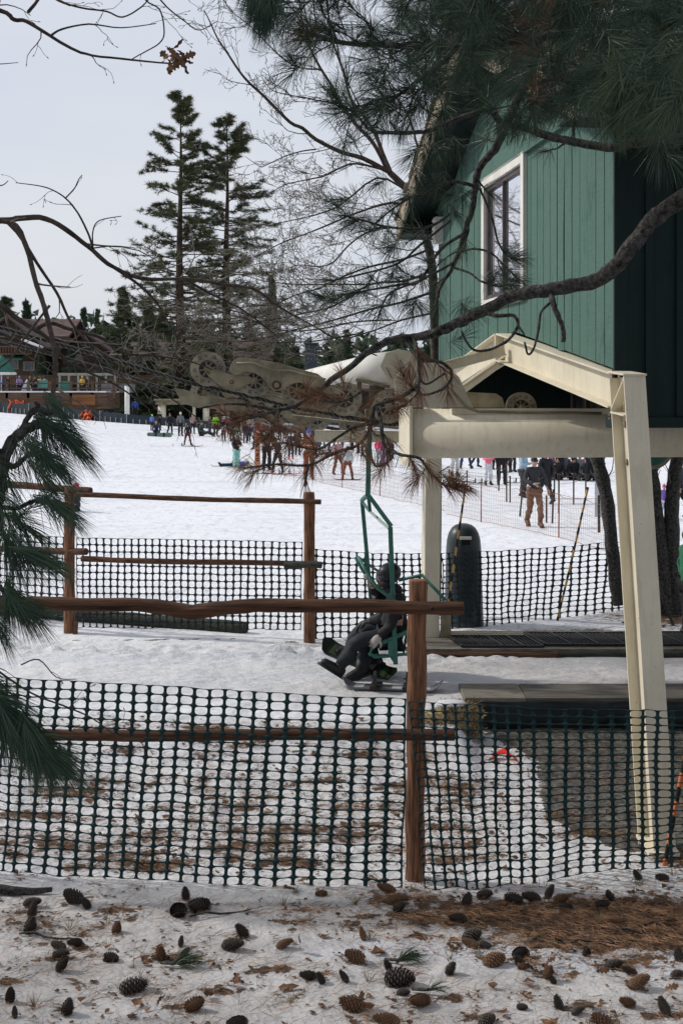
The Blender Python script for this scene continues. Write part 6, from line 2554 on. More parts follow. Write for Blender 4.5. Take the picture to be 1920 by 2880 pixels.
for k in range(7):
    u = 168 + k * 26
    mb = MB()
    mb.box(xat(u, y3) - .08, xat(u, y3) + .08, y3 + .02, y3 + .18, zat(1102, y3), zat(1056, y3))
    mb.build('post', M['steel'], pg)
for (u0, u1, v0, v1, lb) in ((170, 200, 1072, 1100, 'teal panel under the left end of the pergola'), (106, 134, 1069, 1092, 'pale teal panel behind the deck people'), (285, 330, 1078, 1102, 'grey panel on the deck below the pergola'), (335, 380, 1080, 1104, 'grey panel just left of the white post')):
    yy = 101.5
    mb = MB()
    mb.box(xat(u0, yy), xat(u1, yy), yy, yy + .15, zat(v1, yy), zat(v0, yy))
    c_ = (.03, .16, .13) if 'teal' in lb else (.14, .14, .15)
    if 'pale teal' in lb:
        c_ = (.10, .30, .26)
    tag(mb.build('wind_panel', flat(c_), None, False, .02), lb, 'panel')
um = thing('umbrella', 'green and white patio umbrella at the left edge of the deck', 'umbrella', (xat(2, 100), 100.5, 3))
mb = MB()
cx_, cz = xat(0, 100), zat(998, 100)
mb.lathe([(1.15, -1.35), (.75, -.8), (.3, -.25), (.03, 0)], (cx_, 100.5, cz), (0, 0, 1), 8)
mb.build('canopy', M['greencloth'], um)
mb = MB()
mb.tube([V(cx_, 100.5, cz - 3.2), V(cx_, 100.5, cz - .1)], .04, 8)
mb.build('pole', M['white'], um)
mb = MB()
mb.lathe([(1.2, -1.55), (1.17, -1.36)], (cx_, 100.5, cz), (0, 0, 1), 8)
mb.build('valance', M['white'], um)
y = 119
aw = thing('awning', 'green canvas awning on the dark lodge wall', 'awning', (xat(40, 116), 116, 4))
mb = MB()
mb.prism([(xat(10, 116), 116, zat(1012, 116)), (xat(62, 116), 116, zat(1012, 116)), (xat(54, 116), 118, zat(996, 116)), (xat(18, 116), 118, zat(996, 116))], V(0, 0, .05))
mb.build('cloth', M['greencloth'], aw)
# dark netting fence along the snow edge
pts, hs = gl2([(-200, 1158, 1128), (0, 1160, 1131), (180, 1176, 1147), (357, 1191, 1165), (560, 1204, 1183), (700, 1214, 1194)])
fn = thing('netting_fence', 'dark green netted fence along the top edge of the ski slope', 'fence', tuple(pts[2]))
mb = MB()
for a, b, h0, h1 in zip(pts[:-1], pts[1:], hs[:-1], hs[1:]):
    mb.hull8([a, b, b + V(0, .03, 0), a + V(0, .03, 0), a + V(0, 0, h0), b + V(0, 0, h1), b + V(0, .03, h1), a + V(0, .03, h0)])
mb.build('netting', M['farnavy'], fn)
mb = MB()
for a, b, h0, h1 in zip(pts[:-1], pts[1:], hs[:-1], hs[1:]):
    n = int((b - a).length / .45)
    for i in range(n):
        p = a.lerp(b, i / n)
        h = h0 + (h1 - h0) * i / n
        mb.box(p.x - .03, p.x + .03, p.y - .06, p.y - .01, p.z, p.z + h * (.55 if i % 7 else 1.1))
mb.build('pickets', M['steel'], fn)
# navy tower left of the white arm
nt = thing('utility_tower', 'square dark navy tower rising behind the wheels', 'tower', (xat(875, 70), 70, 0))
mb = MB()
mb.box(xat(857, 70), xat(893, 70), 70, 70.7, 0.1, zat(968, 70))
mb.build('shaft', M['farnavy'], nt, False, .03)
mb = MB()
mb.box(xat(854, 70), xat(896, 70), 69.9, 70.8, zat(968, 70), zat(966, 70) + .05)
mb.build('cap', M['farnavy'], nt)
# small red and white sign on a post in the crowd
g = ground(635, 1215)
sg = thing('warning_sign', 'small red and white sign on a post above the crowd', 'sign', tuple(g))
mb = MB()
mb.tube([g, g + V(0, 0, zat(1184, g.y) - g.z)], .03, 6)
mb.build('post', M['steel'], sg)
mb = MB()
z0 = zat(1184, g.y)
mb.box(g.x - .25, g.x + .25, g.y - .05, g.y - .03, z0 - .1, z0 + .3)
mb.build('board', flat((.7, .7, .7)), sg)
mb = MB()
mb.prism([(g.x - .22, g.y - .052, z0 - .07), (g.x + .22, g.y - .052, z0 - .07), (g.x, g.y - .052, z0 + .2)], V(0, -.01, 0))
mb.build('triangle', flat((.6, .03, .03)), sg)
# people on the deck
DP = [(6, (.10, .20, .55), 'in blue at the left end of the deck'), (18, (.05, .05, .06), 'in black next to the one in blue'), (42, (.5, .5, .52), 'in white near the deck rail'), (55, (.32, .25, .60), 'in lilac on the deck'),
      (82, (.03, .03, .04), 'in black sitting right of the lilac one'), (90, (.04, .05, .08), 'in navy right of the black one'), (98, (.02, .02, .02), 'in black before the pale teal panel'), (108, (.75, .30, .05), 'in orange on the deck'),
      (118, (.35, .28, .22), 'in tan right of the orange one'), (232, (.5, .35, .05), 'in yellow behind the planter box'), (240, (.02, .02, .03), 'in black behind the planter box'), (375, (.03, .08, .30), 'in blue just right of the white post')]
for i, (u, c, lb) in enumerate(DP):
    yy = 101.2 if u < 300 else 101
    z = zat(1104, 100) + .1 if u < 300 else gh(xat(u, yy), yy)
    person('person ' + lb, (xat(u, yy), yy + .5 * (i % 3), z - .35 * (u < 300)), rnd.uniform(-90, 200), 1.55, [('front', 'stand'), ('down', 'walk'), ('down', 'stand')][i % 3], c, BK, head=[('beanie', c), ('hair', BR), ('helmet', BK)][i % 3], group='people on the deck')
mb = MB()
mb.lathe([(.45, 0), (.3, .4), (.1, .8), (.02, .95)], (xat(76, 100.6), 100.6, zat(1104, 100) + .1), (0, 0, 1), 10)
tag(mb.build('snow_pile', M['snowroof'], None, True), 'small pointed heap of snow on the deck', 'snow pile')

# ================================================================== NEAR TREES
def tufts_from(tips, n, L, s0=.15, s1=1.25, back=.07):
    return [(t, d, n, L, s0, s1, back) for t, d in tips]


# ---- bare oak at the left edge, its limbs arching through the sky
oak = thing('bare_oak', 'leafless oak reaching in from the left edge with arching limbs and reddish twigs', 'tree', (-3.4, 6.2, 0))
mb = MB()
mb.tube([V(-3.4, 6.2, -.1), V(-3.35, 6.2, 1.5), V(-3.2, 6.15, 3.0), V(-3.05, 6.1, 4.2), V(-2.9, 6.0, 6.0), V(-2.6, 5.8, 7.8)], [.24, .20, .17, .14, .10, .05], 14, True, .05, 2)
mb.build('trunk', M['barkoak'], oak, True)
rs = np.random.RandomState(42)
segs, seg2 = [], []
OL = [
    # path (u, v), y0, y1, r0, r1, spacing, child length
    ([(-420, 560), (-200, 600), (0, 620), (60, 613), (130, 615), (200, 655), (262, 705), (320, 752), (400, 783), (520, 785), (640, 802), (720, 815), (780, 860), (860, 905), (960, 960), (1060, 1000)], 6.1, 6.6, .017, .003, .42, .40),
    ([(-300, 700), (-100, 640), (30, 625), (75, 695), (100, 790), (118, 840), (134, 895), (150, 965), (157, 1025), (150, 1100), (154, 1145)], 6.1, 5.2, .013, .010, .55, .38),
    ([(20, 622), (60, 668), (105, 740), (161, 825), (200, 906), (250, 963), (307, 1010), (357, 1077), (400, 1130)], 6.1, 6.3, .010, .003, .38, .36),
    ([(-400, 760), (-100, 800), (0, 856), (54, 899), (104, 930), (150, 965), (180, 1010), (235, 1040), (330, 1085), (420, 1150)], 6.3, 6.6, .018, .003, .40, .40),
    ([(104, 924), (143, 909), (200, 927), (271, 945), (321, 970), (357, 995), (411, 999), (520, 1012), (600, 1040)], 6.35, 6.6, .011, .003, .36, .34),
    ([(-300, -60), (-10, 25), (40, 55), (75, 60), (140, 100), (200, 135), (260, 156), (370, 168), (470, 178), (532, 174)], 5.6, 5.8, .011, .0028, .40, .26),
    ([(145, 100), (175, 82), (250, 68), (340, 78), (440, 66)], 5.65, 5.7, .0055, .002, .34, .20),
    ([(80, 34), (100, 10), (130, -30), (180, -90)], 5.6, 5.5, .008, .005, .3, .25),
    ([(120, -30), (165, 2), (230, 22), (300, 32), (345, 48), (400, 18), (430, -20)], 5.7, 5.9, .005, .003, .30, .24),
    ([(380, -60), (410, 0), (450, 28), (462, 90), (448, 122), (400, 150), (372, 166)], 5.8, 5.8, .004, .0025, .30, .16),
    ([(420, -40), (470, 20), (520, 60), (560, 85), (610, 60)], 5.9, 5.9, .004, .002, .26, .20),
    ([(262, 700), (250, 660), (220, 600), (188, 560), (150, 535), (108, 522), (45, 514)], 6.2, 6.3, .006, .002, .30, .14),
    ([(186, 556), (210, 530), (222, 505), (232, 492)], 6.25, 6.25, .004, .002, .2, .08),
    ([(262, 700), (262, 650), (280, 620), (342, 608)], 6.2, 6.2, .004, .002, .2, .10),
    ([(262, 698), (320, 692), (380, 697)], 6.2, 6.2, .0035, .002, .2, .10),
    ([(-60, 500), (0, 522), (24, 508)], 6.1, 6.1, .004, .002, .3, .05),
    ([(-40, 180), (0, 180), (52, 176)], 5.7, 5.7, .003, .0015, .3, .02),
    ([(-200, 880), (-20, 930), (120, 985), (260, 1030), (380, 1075), (480, 1120), (560, 1180)], 6.6, 6.9, .010, .003, .30, .34),
    ([(320, 752), (390, 800), (440, 850), (470, 900), (500, 960), (480, 1020)], 6.3, 6.6, .008, .003, .30, .30),
    ([(520, 785), (600, 830), (680, 870), (760, 930), (840, 1000)], 6.4, 6.8, .007, .003, .30, .30),
    ([(140, 860), (70, 950), (30, 1010), (-30, 1055)], 6.2, 5.9, .007, .004, .4, .22),
    ([(0, 1890), (90, 1950), (180, 1985), (260, 2020), (330, 2070), (400, 2090), (405, 2150)], 5.0, 5.0, .0045, .0015, .25, .16),
    ([(60, 1870), (110, 1855), (160, 1905), (215, 1910)], 5.0, 5.0, .003, .0015, .3, .12),
]
for i, (path, y0, y1, r0, r1, sp, Lc) in enumerate(OL):
    i = 4 if r1 == .003 and sp == .30 and Lc >= .30 else i
    ob, q = limb('limb', px(path, y0, y1), r0, r1, M['barkoak'], oak, 8, .06, i)
    tips = []
    sprout(rs, segs if i < 5 else seg2, q, r0, r1, 4 if i in (0, 3, 4) else 3, sp * (.6 if i < 5 else .66), Lc * 1.15, .6, .04 if i > 4 else .02, .20, .5, .38 if i in (0, 3) else .2, .006, tips, .0014)
twig_mesh(segs, 'twigs', M['twiggrey'], oak, 3)
# budded red twig ends
buds = []
for q, r in seg2:
    e = q[-1]
    buds.append((np.array([e - (q[-1] - q[-2]) * .02, e + (q[-1] - q[-2]) / (np.linalg.norm(q[-1] - q[-2]) + 1e-9) * .010]), [.003, .001]))
twig_mesh(seg2 + buds, 'twigs', M['twigred'], oak, 3)
# the few dead leaves still hanging
mb = MB()
rr = random.Random(3)
def oakleaf(mb, c, d, s, rr):
    e = d.orthogonal().normalized()
    e.rotate(Matrix.Rotation(rr.uniform(0, 6.28), 3, d))
    g = d.cross(e)
    pts = []
    for t, w in ((0, .03), (.15, .16), (.25, .08), (.42, .26), (.52, .12), (.70, .30), (.80, .14), (.92, .14)):
        pts.append((t, w))
    L_ = [c + d * t * s + e * w * s + g * .10 * s * math.sin(t * 5) for t, w in pts]
    R__ = [c + d * t * s - e * w * s + g * (.10 * s * math.sin(t * 5) + .05 * s * w) for t, w in pts]
    tip = c + d * s
    o = len(mb.v)
    for a, b in zip(L_, R__):
        mb.v += [tuple(a), tuple(b)]
    mb.v.append(tuple(tip))
    for i in range(len(pts) - 1):
        mb.f.append((o + 2 * i, o + 2 * i + 1, o + 2 * i + 3, o + 2 * i + 2))
    mb.f.append((o + 2 * len(pts) - 2, o + 2 * len(pts) - 1, o + 2 * len(pts)))
for k in range(16):
    c = P(470 + rr.uniform(0, 45), 135 + rr.uniform(0, 40), 5.75)
    oakleaf(mb, c, V(rr.uniform(-1, 1), rr.uniform(-.5, .5), rr.uniform(-1, .4)).normalized(), rr.uniform(.05, .085), rr)
mb.build('dead_leaves', M['deadleaf'], oak)

# ---- bare tree behind the lift, limbs fanning up to the left
bt_ = thing('bare_tree', 'leafless grey tree behind the wheels, its limbs fanning up and left across the sky', 'tree', (1.28, 17.6, .2))
mb = MB()
q = [V(1.28, 17.7, .1), V(1.29, 17.7, 1.5), P(1226, 1100, 17.6), P(1222, 900, 17.4), P(1210, 720, 17.2), P(1160, 560, 17), P(1095, 485, 16.8)]
mb.tube([Vector(p) for p in smooth(q, 3)], list(np.linspace(.10, .040, 19)), 10, True, .05, 5)
mb.build('trunk', M['barkoak'], bt_, True)
BL = [
    ([(1095, 485), (1020, 445), (960, 428), (888, 392), (850, 360), (814, 343), (747, 275), (700, 232), (673, 200), (640, 150), (612, 108), (590, 60), (575, 30)], 16.8, 16.0, .032, .006, .55, .95),
    ([(1090, 480), (1060, 420), (1035, 385), (1000, 350), (965, 300), (935, 245), (900, 190), (870, 130), (850, 60), (838, -30)], 16.8, 16.4, .030, .010, .55, .9),
    ([(1100, 490), (1075, 430), (1052, 370), (1010, 310), (985, 275), (965, 200), (940, 130), (925, 60), (915, -30)], 16.9, 17.2, .030, .010, .6, .9),
    ([(1000, 350), (985, 300), (960, 290), (905, 285), (860, 275), (800, 265), (760, 250), (735, 215)], 16.6, 16.2, .014, .004, .45, .8),
    ([(905, 195), (840, 190), (790, 160), (740, 110), (700, 70), (650, 30), (620, -20)], 16.5, 16.0, .012, .004, .5, .8),
    ([(1080, 478), (1000, 460), (950, 475), (910, 495), (850, 508), (800, 520), (757, 545)], 16.8, 16.3, .016, .004, .42, .85),
    ([(888, 420), (850, 425), (800, 440), (747, 465), (730, 468), (690, 440)], 16.5, 16.2, .010, .003, .42, .8),
    ([(1140, 535), (1060, 500), (960, 575), (900, 600), (857, 612), (771, 630), (740, 640)], 17, 16.3, .015, .004, .42, .9),
    ([(1170, 590), (1100, 570), (1000, 600), (940, 625), (880, 650), (800, 680), (760, 700), (720, 720)], 17, 16.2, .018, .004, .40, .95),
    ([(1200, 650), (1120, 640), (1040, 650), (980, 690), (940, 735), (900, 750), (840, 745), (800, 760)], 17.1, 16.4, .016, .004, .40, .9),
    ([(1210, 700), (1130, 730), (1040, 750), (960, 780), (900, 810), (830, 830), (760, 860), (680, 850)], 17.1, 16.2, .018, .004, .36, 1.0),
    ([(1215, 760), (1140, 790), (1040, 800), (940, 860), (860, 880), (760, 900), (640, 910), (540, 900)], 17.2, 16.0, .018, .004, .34, 1.0),
    ([(1218, 820), (1130, 850), (1040, 870), (940, 900), (820, 930), (700, 960), (560, 960), (450, 990)], 17.2, 16.0, .018, .004, .34, 1.0),
    ([(1220, 880), (1130, 900), (1050, 930), (950, 960), (860, 990), (760, 1010)], 17.3, 16.6, .014, .004, .36, .9),
    ([(640, 800), (560, 830), (480, 850), (400, 900), (360, 950)], 16.0, 15.8, .010, .004, .34, .9),
    ([(1100, 900), (1000, 905), (900, 925), (800, 930), (700, 900), (600, 870)], 16.8, 16.0, .012, .004, .30, .9),
    ([(1000, 940), (880, 960), (760, 965), (640, 985), (540, 960)], 16.6, 15.9, .011, .004, .30, .9),
    ([(1040, 800), (940, 800), (840, 800), (740, 790), (680, 770)], 17, 16.2, .012, .004, .32, .9),
    ([(1222, 480), (1180, 430), (1150, 330), (1100, 250), (1060, 150), (1040, 40)], 17, 17.2, .018, .006, .55, .9),
]
segs, segp = [], []
for i, (path, y0, y1, r0, r1, sp, Lc) in enumerate(BL):
    y0 -= 0
    pts = px(path, y0, y1)
    q = smooth(pts, 3)
    rsl = np.random.RandomState(i)
    mb = MB()
    mb.tube([Vector(p) for p in q], list(np.linspace(r0, r1, len(q))), 8, True, .05, i)
    mb.build('limb', M['barkoak'], bt_, True)
    low = i >= 7
    sprout(rs, segp if low else segs, q, r0, r1, 4 if (low or i in (0, 3, 4, 5, 6)) else 3, sp * (.62 if i >= 9 else .46), Lc * (1.05 if low else .95), .8, .06, .17, .5, .10, .008, None, .0034)
twig_mesh(segs, 'twigs', M['barkoak'], bt_, 3)
twig_mesh(segp, 'twigs', M['twiggrey'], bt_, 3)  # paler bark paints sunlight onto the lower twigs

# ---- the pine the photographer stands under
pine = thing('overhanging_pine', 'near dark pine overhanging from the right with thick limbs and long needle tufts', 'tree', (3.9, 6.8, 0))
mb = MB()
mb.tube([V(3.9, 6.8, -.1), V(3.85, 6.8, 2), V(3.8, 6.75, 4), V(3.75, 6.7, 6), V(3.7, 6.6, 9), V(3.6, 6.5, 13)], [.34, .29, .26, .23, .17, .05], 18, True, .06, 1)
mb.build('trunk', M['bark'], pine, True)
PL = {
    'L1': ([(2700, 380, 6.8), (2300, 430, 6.9), (2080, 490, 7.0), (1960, 535, 7.1), (1850, 605, 7.2), (1770, 700, 7.3), (1700, 775, 7.4), (1633, 800, 7.5), (1548, 815, 7.5), (1450, 830, 7.6), (1358, 873, 7.6), (1290, 905, 7.7), (1229, 934, 7.7), (1162, 950, 7.8), (1110, 955, 7.8), (1052, 978, 7.8), (1000, 1020, 7.8), (916, 1080, 7.8), (860, 1125, 7.8), (785, 1153, 7.8), (722, 1142, 7.8), (625, 1136, 7.8), (560, 1150, 7.8)], .058, .005),
    'L2': ([(1640, -260, 7.6), (1560, -60, 7.7), (1515, 90, 7.8), (1492, 200, 7.9), (1457, 274, 7.9), (1425, 343, 7.9), (1390, 420, 8.0), (1344, 478, 8.0), (1331, 565, 8.0), (1310, 642, 8.0), (1288, 712, 8.1), (1271, 751, 8.1), (1235, 815, 8.1), (1222, 880, 8.1)], .040, .008),
    'L3': ([(2600, 330, 6.9), (2200, 360, 7.1), (1960, 380, 7.3), (1860, 395, 7.4), (1774, 403, 7.5), (1725, 416, 7.5), (1633, 404, 7.6), (1541, 382, 7.7), (1480, 361, 7.8), (1413, 346, 7.8), (1370, 310, 7.8), (1330, 320, 7.8), (1266, 343, 7.8), (1200, 368, 7.8), (1144, 373, 7.8), (1058, 372, 7.8), (1020, 345, 7.8), (990, 300, 7.8)], .034, .008),
    'L4': ([(2500, -100, 6.2), (2000, -40, 6.4), (1700, -20, 6.6), (1500, 20, 6.8), (1358, 49, 6.9), (1300, 110, 7), (1250, 170, 7.0), (1190, 215, 7.0), (1144, 251, 7.1), (1060, 310, 7.1)], .030, .008),
    'L5': ([(2400, 20, 6.0), (1900, 60, 6.2), (1600, 90, 6.4), (1400, 130, 6.4), (1200, 130, 6.4), (1058, 126, 6.4), (960, 120, 6.4), (900, 105, 6.4), (840, 82, 6.4)], .026, .007),
    'L6': ([(2400, 180, 5.6), (2000, 220, 5.8), (1850, 200, 5.9), (1700, 190, 6.0), (1560, 220, 6.1), (1440, 260, 6.2)], .026, .006),
    'L7': ([(2300, 260, 5.0), (1980, 290, 5.1), (1880, 330, 5.2), (1850, 420, 5.2)], .018, .006),
    'L8': ([(2000, -160, 5.4), (1700, -120, 5.6), (1300, -60, 5.9), (1100, -40, 6), (900, -30, 6), (760, 0, 6)], .026, .006),
    'S1': ([(1329, 523, 8), (1300, 514, 7.95), (1266, 512, 7.9), (1223, 530, 7.85), (1190, 548, 7.8), (1154, 556, 7.8), (1100, 590, 7.8), (1060, 625, 7.8)], .012, .005),
    'S2': ([(1349, 532, 8), (1366, 570, 7.9), (1384, 616, 7.8), (1400, 680, 7.8), (1425, 718, 7.8), (1457, 729, 7.8)], .008, .005),
    'S3': ([(1288, 712, 8.1), (1330, 700, 8), (1380, 712, 7.9), (1420, 750, 7.9), (1450, 778, 7.9)], .008, .005),
    'S4': ([(1271, 751, 8.1), (1320, 768, 8), (1350, 790, 7.9), (1400, 805, 7.9), (1440, 800, 7.9)], .008, .005),
    'S5': ([(1310, 655, 8), (1240, 700, 7.9), (1180, 790, 7.8), (1130, 800, 7.8), (1040, 815, 7.7), (960, 830, 7.7)], .012, .005),
    'S6': ([(1280, 735, 8.1), (1200, 780, 8), (1150, 800, 7.9), (1090, 830, 7.9), (1060, 900, 7.9)], .009, .005),
    'S7': ([(1266, 600, 8), (1200, 640, 7.9), (1100, 640, 7.9), (1020, 620, 7.9), (960, 606, 7.8)], .010, .005),
    'S8': ([(1266, 620, 8), (1180, 690, 7.9), (1120, 740, 7.9), (1020, 770, 7.9), (930, 790, 7.9)], .009, .005),
    'D1': ([(1548, 822, 7.5), (1556, 860, 7.4), (1573, 900, 7.4), (1583, 930, 7.4), (1583, 962, 7.4)], .018, .013),
    'D2': ([(1545, 852, 7.45), (1520, 880, 7.4), (1513, 930, 7.4), (1500, 980, 7.4), (1484, 996, 7.4), (1474, 962, 7.4)], .008, .006),
    'D3': ([(1368, 880, 7.6), (1400, 888, 7.5), (1443, 888, 7.5), (1455, 915, 7.5), (1430, 955, 7.4), (1380, 982, 7.4), (1335, 985, 7.4), (1310, 960, 7.4), (1297, 930, 7.4)], .012, .006),
    'D4': ([(1455, 915, 7.5), (1466, 930, 7.45), (1473, 942, 7.4)], .008, .006),
    'D5': ([(1140, 955, 7.8), (1160, 990, 7.7), (1185, 1010, 7.6), (1240, 1020, 7.6), (1270, 1050, 7.6), (1250, 1090, 7.6), (1190, 1110, 7.6), (1150, 1080, 7.6), (1130, 1050, 7.6)], .012, .006),
    'D6': ([(1162, 950, 7.8), (1175, 1000, 7.6), (1180, 1060, 7.6), (1200, 1080, 7.6), (1250, 1050, 7.6)], .010, .006),
    'B1': ([(1175, 1085, 7.55), (1120, 1120, 7.5), (1057, 1140, 7.5), (1047, 1180, 7.5), (1030, 1225, 7.5), (1000, 1255, 7.5), (940, 1275, 7.5), (868, 1308, 7.5), (780, 1306, 7.5), (720, 1312, 7.5), (684, 1318, 7.5)], .013, .005),
    'B2': ([(1057, 1140, 7.5), (1070, 1180, 7.45), (1075, 1231, 7.4), (1085, 1262, 7.4), (1100, 1290, 7.4), (1060, 1312, 7.4), (1045, 1290, 7.4)], .012, .006),
    'B3': ([(1062, 1190, 7.5), (1000, 1200, 7.5), (950, 1230, 7.5), (900, 1262, 7.5), (860, 1260, 7.5), (800, 1245, 7.5)], .010, .005),
    'B4': ([(1085, 1262, 7.4), (1130, 1280, 7.3), (1180, 1290, 7.3), (1210, 1330, 7.3), (1250, 1365, 7.3), (1290, 1368, 7.3)], .011, .005),
    'B5': ([(868, 1308, 7.5), (860, 1340, 7.5), (858, 1368, 7.5)], .008, .008),
    'B6': ([(785, 1153, 7.8), (770, 1190, 7.7), (760, 1215, 7.6), (740, 1240, 7.6)], .012, .006),
    'B7': ([(1180, 1060, 7.6), (1170, 1110, 7.5), (1120, 1150, 7.5)], .008, .006),
    'B8': ([(1020, 1100, 7.7), (960, 1130, 7.6), (900, 1125, 7.6), (850, 1110, 7.6)], .008, .005),
    'B9': ([(785, 1155, 7.8), (720, 1170, 7.7), (660, 1190, 7.7), (620, 1190, 7.6)], .008, .005),
}
QP = {}
for i, (k, (path, r0, r1)) in enumerate(PL.items()):
    _, QP[k] = limb('limb', [P(*p) for p in path], r0, r1, M['bark'], pine, 12 if r0 > .02 else 8, .12, i, 5)
rs = np.random.RandomState(5)
green, brown, sg_, olive = [], [], [], []


def clad(k, lst, spacing, Lc, n, L, s1=1.25, start=.2, up=.10, lvl=1, flat_y=.7, tipn=1.0):
    tips = []
    sprout(rs, sg_, QP[k], PL[k][1], PL[k][2], lvl, spacing, Lc, flat_y, up, .28, .5, start, .008, tips, .004)
    q = QP[k]
    if tipn:
        tips.append((q[-1], q[-1] - q[-2]))
    lst += tufts_from(tips, n, L, .15, s1, .09)


NL = .165
for k in ('S1', 'S5', 'S7', 'S8', 'S6'):
    clad(k, green, .13, .22, 60, NL, 1.2, .15)
for k in ('S2', 'S3', 'S4'):
    clad(k, green, .30, .14, 70, NL * .9, 1.2, .5)
clad('L2', green, .26, .34, 64, NL, 1.2, .10)
clad('L3', green, .22, .38, 64, NL, 1.2, .52)
clad('L4', green, .07, .50, 62, NL, 1.2, .25, lvl=2)
clad('L5', green, .08, .46, 62, NL, 1.2, .25, lvl=2)
clad('L6', green, .10, .45, 64, NL, 1.2, .2, lvl=2)
clad('L7', green, .07, .34, 74, NL * 1.1, 1.1, .2)
clad('L8', green, .08, .50, 60, NL, 1.2, .2, lvl=2)
for k, n_, sp in (('B1', 46, .11), ('B3', 46, .11), ('B4', 80, .12), ('B2', 44, .15), ('B8', 60, .07), ('B9', 60, .07), ('B6', 60, .06), ('B7', 60, .08), ('D5', 50, .16)):
    clad(k, brown, sp, .14, n_, NL * .9, 1.1, .2, up=-.05)
for (u, v, y, du, dv, n, L) in ((858, 1370, 7.5, 0, 1, 30, .16), (1290, 1368, 7.3, 1, .3, 90, .17), (1215, 1330, 7.3, .5, 1, 50, .17), (684, 1318, 7.5, -.4, .8, 26, .15),
                                (1185, 1020, 7.6, .2, 1, 80, .17), (1140, 1060, 7.6, -.3, 1, 60, .16), (1040, 1130, 7.6, -.6, .6, 40, .16), (960, 1060, 7.75, -.2, -.8, 50, .14)):
    brown.append((np.array(P(u, v, y)), np.array([du, 0, -dv]), n, L, .1, .8, .10))
# explicit green stars against the hut and the sky
for (u, v, y, du, dv, n) in ((1300, 950, 7.8, .5, -.2, 70), (1310, 880, 7.8, .2, .6, 90), (1345, 880, 7.8, .8, .1, 70), (1160, 880, 7.9, -.2, .8, 110), (1185, 870, 7.9, .4, .9, 90), (1450, 730, 7.8, 1, 0, 80), (1450, 790, 7.9, 1, .1, 90),
                             (1400, 800, 7.9, .8, .5, 80), (1260, 420, 7.9, -.3, 1, 130), (1290, 430, 7.9, .2, 1, 120), (1230, 520, 7.9, -.4, .8, 110), (1280, 600, 7.9, .6, .7, 90), (1300, 560, 7.9, .3, 1, 80), (1400, 360, 7.9, .3, 1, 80), (1500, 300, 7.8, .5, 1, 130), (1550, 270, 7.8, .6, .8, 110),
                             (1190, 440, 7.9, -.2, .9, 130), (1210, 380, 7.9, -.4, .8, 130), (1240, 330, 7.9, -.2, 1, 140), (1170, 500, 7.9, .1, 1, 120), (1150, 570, 7.9, 0, 1, 110), (1260, 260, 7.9, -.3, 1, 140), (1290, 200, 7.8, 0, 1, 140), (1230, 450, 7.9, .2, 1, 120), (1150, 440, 7.9, -.6, .5, 100), (960, 560, 7.9, -1, 0, 100), (900, 835, 7.9, -1, -.2, 120), (1000, 620, 7.9, -.8, .3, 100), (1100, 700, 7.9, -.4, .6, 100), (1190, 790, 7.9, .2, 1, 90), (1060, 520, 7.9, -.6, .4, 90)):
    green.append((np.array(P(u, v, y)), np.array([du, rs.uniform(-.4, .2), -dv]), n, NL, .1, 1.35, .10))
# soft close cluster hanging at the upper right
for i in range(44):
    u, v = rs.uniform(1700, 1980), rs.uniform(160, 350)
    olive.append((np.array(P(u, v, rs.uniform(4.4, 5.2))), np.array([rs.uniform(-1.0, .5), rs.uniform(-.5, .5), -rs.uniform(.3, 1.1)]), 44, rs.uniform(.14, .21), .05, 1.0, .16))
# two dark drooping sprays at the top centre
for (u, v) in ((740, -20), (700, -30), (725, 20)):
    for j in range(3):
        green.append((np.array(P(u + j * 12, v + j * 22, 5.0)), np.array([rs.uniform(-.35, .1), 0, -1]), 90, .17, .1, .7, .12))
for (u, v) in ((840, 82), (870, 92), (905, 104)):
    brown.append((np.array(P(u, v, 6.4)), np.array([-.8, 0, -.3]), 45, .19, .3, 1.3, .06))
    green.append((np.array(P(u, v, 6.4)), np.array([-.8, 0, -.3]), 45, .19, .3, 1.3, .06))
# crown above and behind the frame: it shades the foreground
for i in range(520):
    x, y = rs.uniform(-1.5, 5.5), rs.uniform(2.5, 8.6)
    z = rs.uniform(0, 1)
    zz = EYE + 1111 / F * y + .35 + z * 2.6
    if rs.uniform() < .2 + .8 * min(1, (x + 1.5) / 4):
        olive.append((np.array([x, y, zz]), rs.normal(size=3), 30, .24, .2, 1.4, .2))
# sparse upper foliage inside the frame, right top
for i in range(430):
    u = 1060 + 880 * rs.beta(1.6, 1.0)
    v = rs.uniform(-80, 250) + 60 * (u > 1500)
    y = rs.uniform(5.6, 7.8)
    (green if rs.uniform() < .93 else brown).append((np.array(P(u, v, y)), np.array([rs.uniform(-1, .4), rs.uniform(-.5, .5), rs.uniform(-1, .5)]), 52, NL, .15, 1.1, .12))
twig_mesh(sg_, 'twigs', M['bark'], pine, 5)
needles(rs, green, 'needles', M['needle'], pine, .00095, .18)
needles(rs, olive, 'needles', M['needleolive'], pine, .0016, .15)
needles(rs, brown, 'needles', M['needlebrown'], pine, .0011, .45)

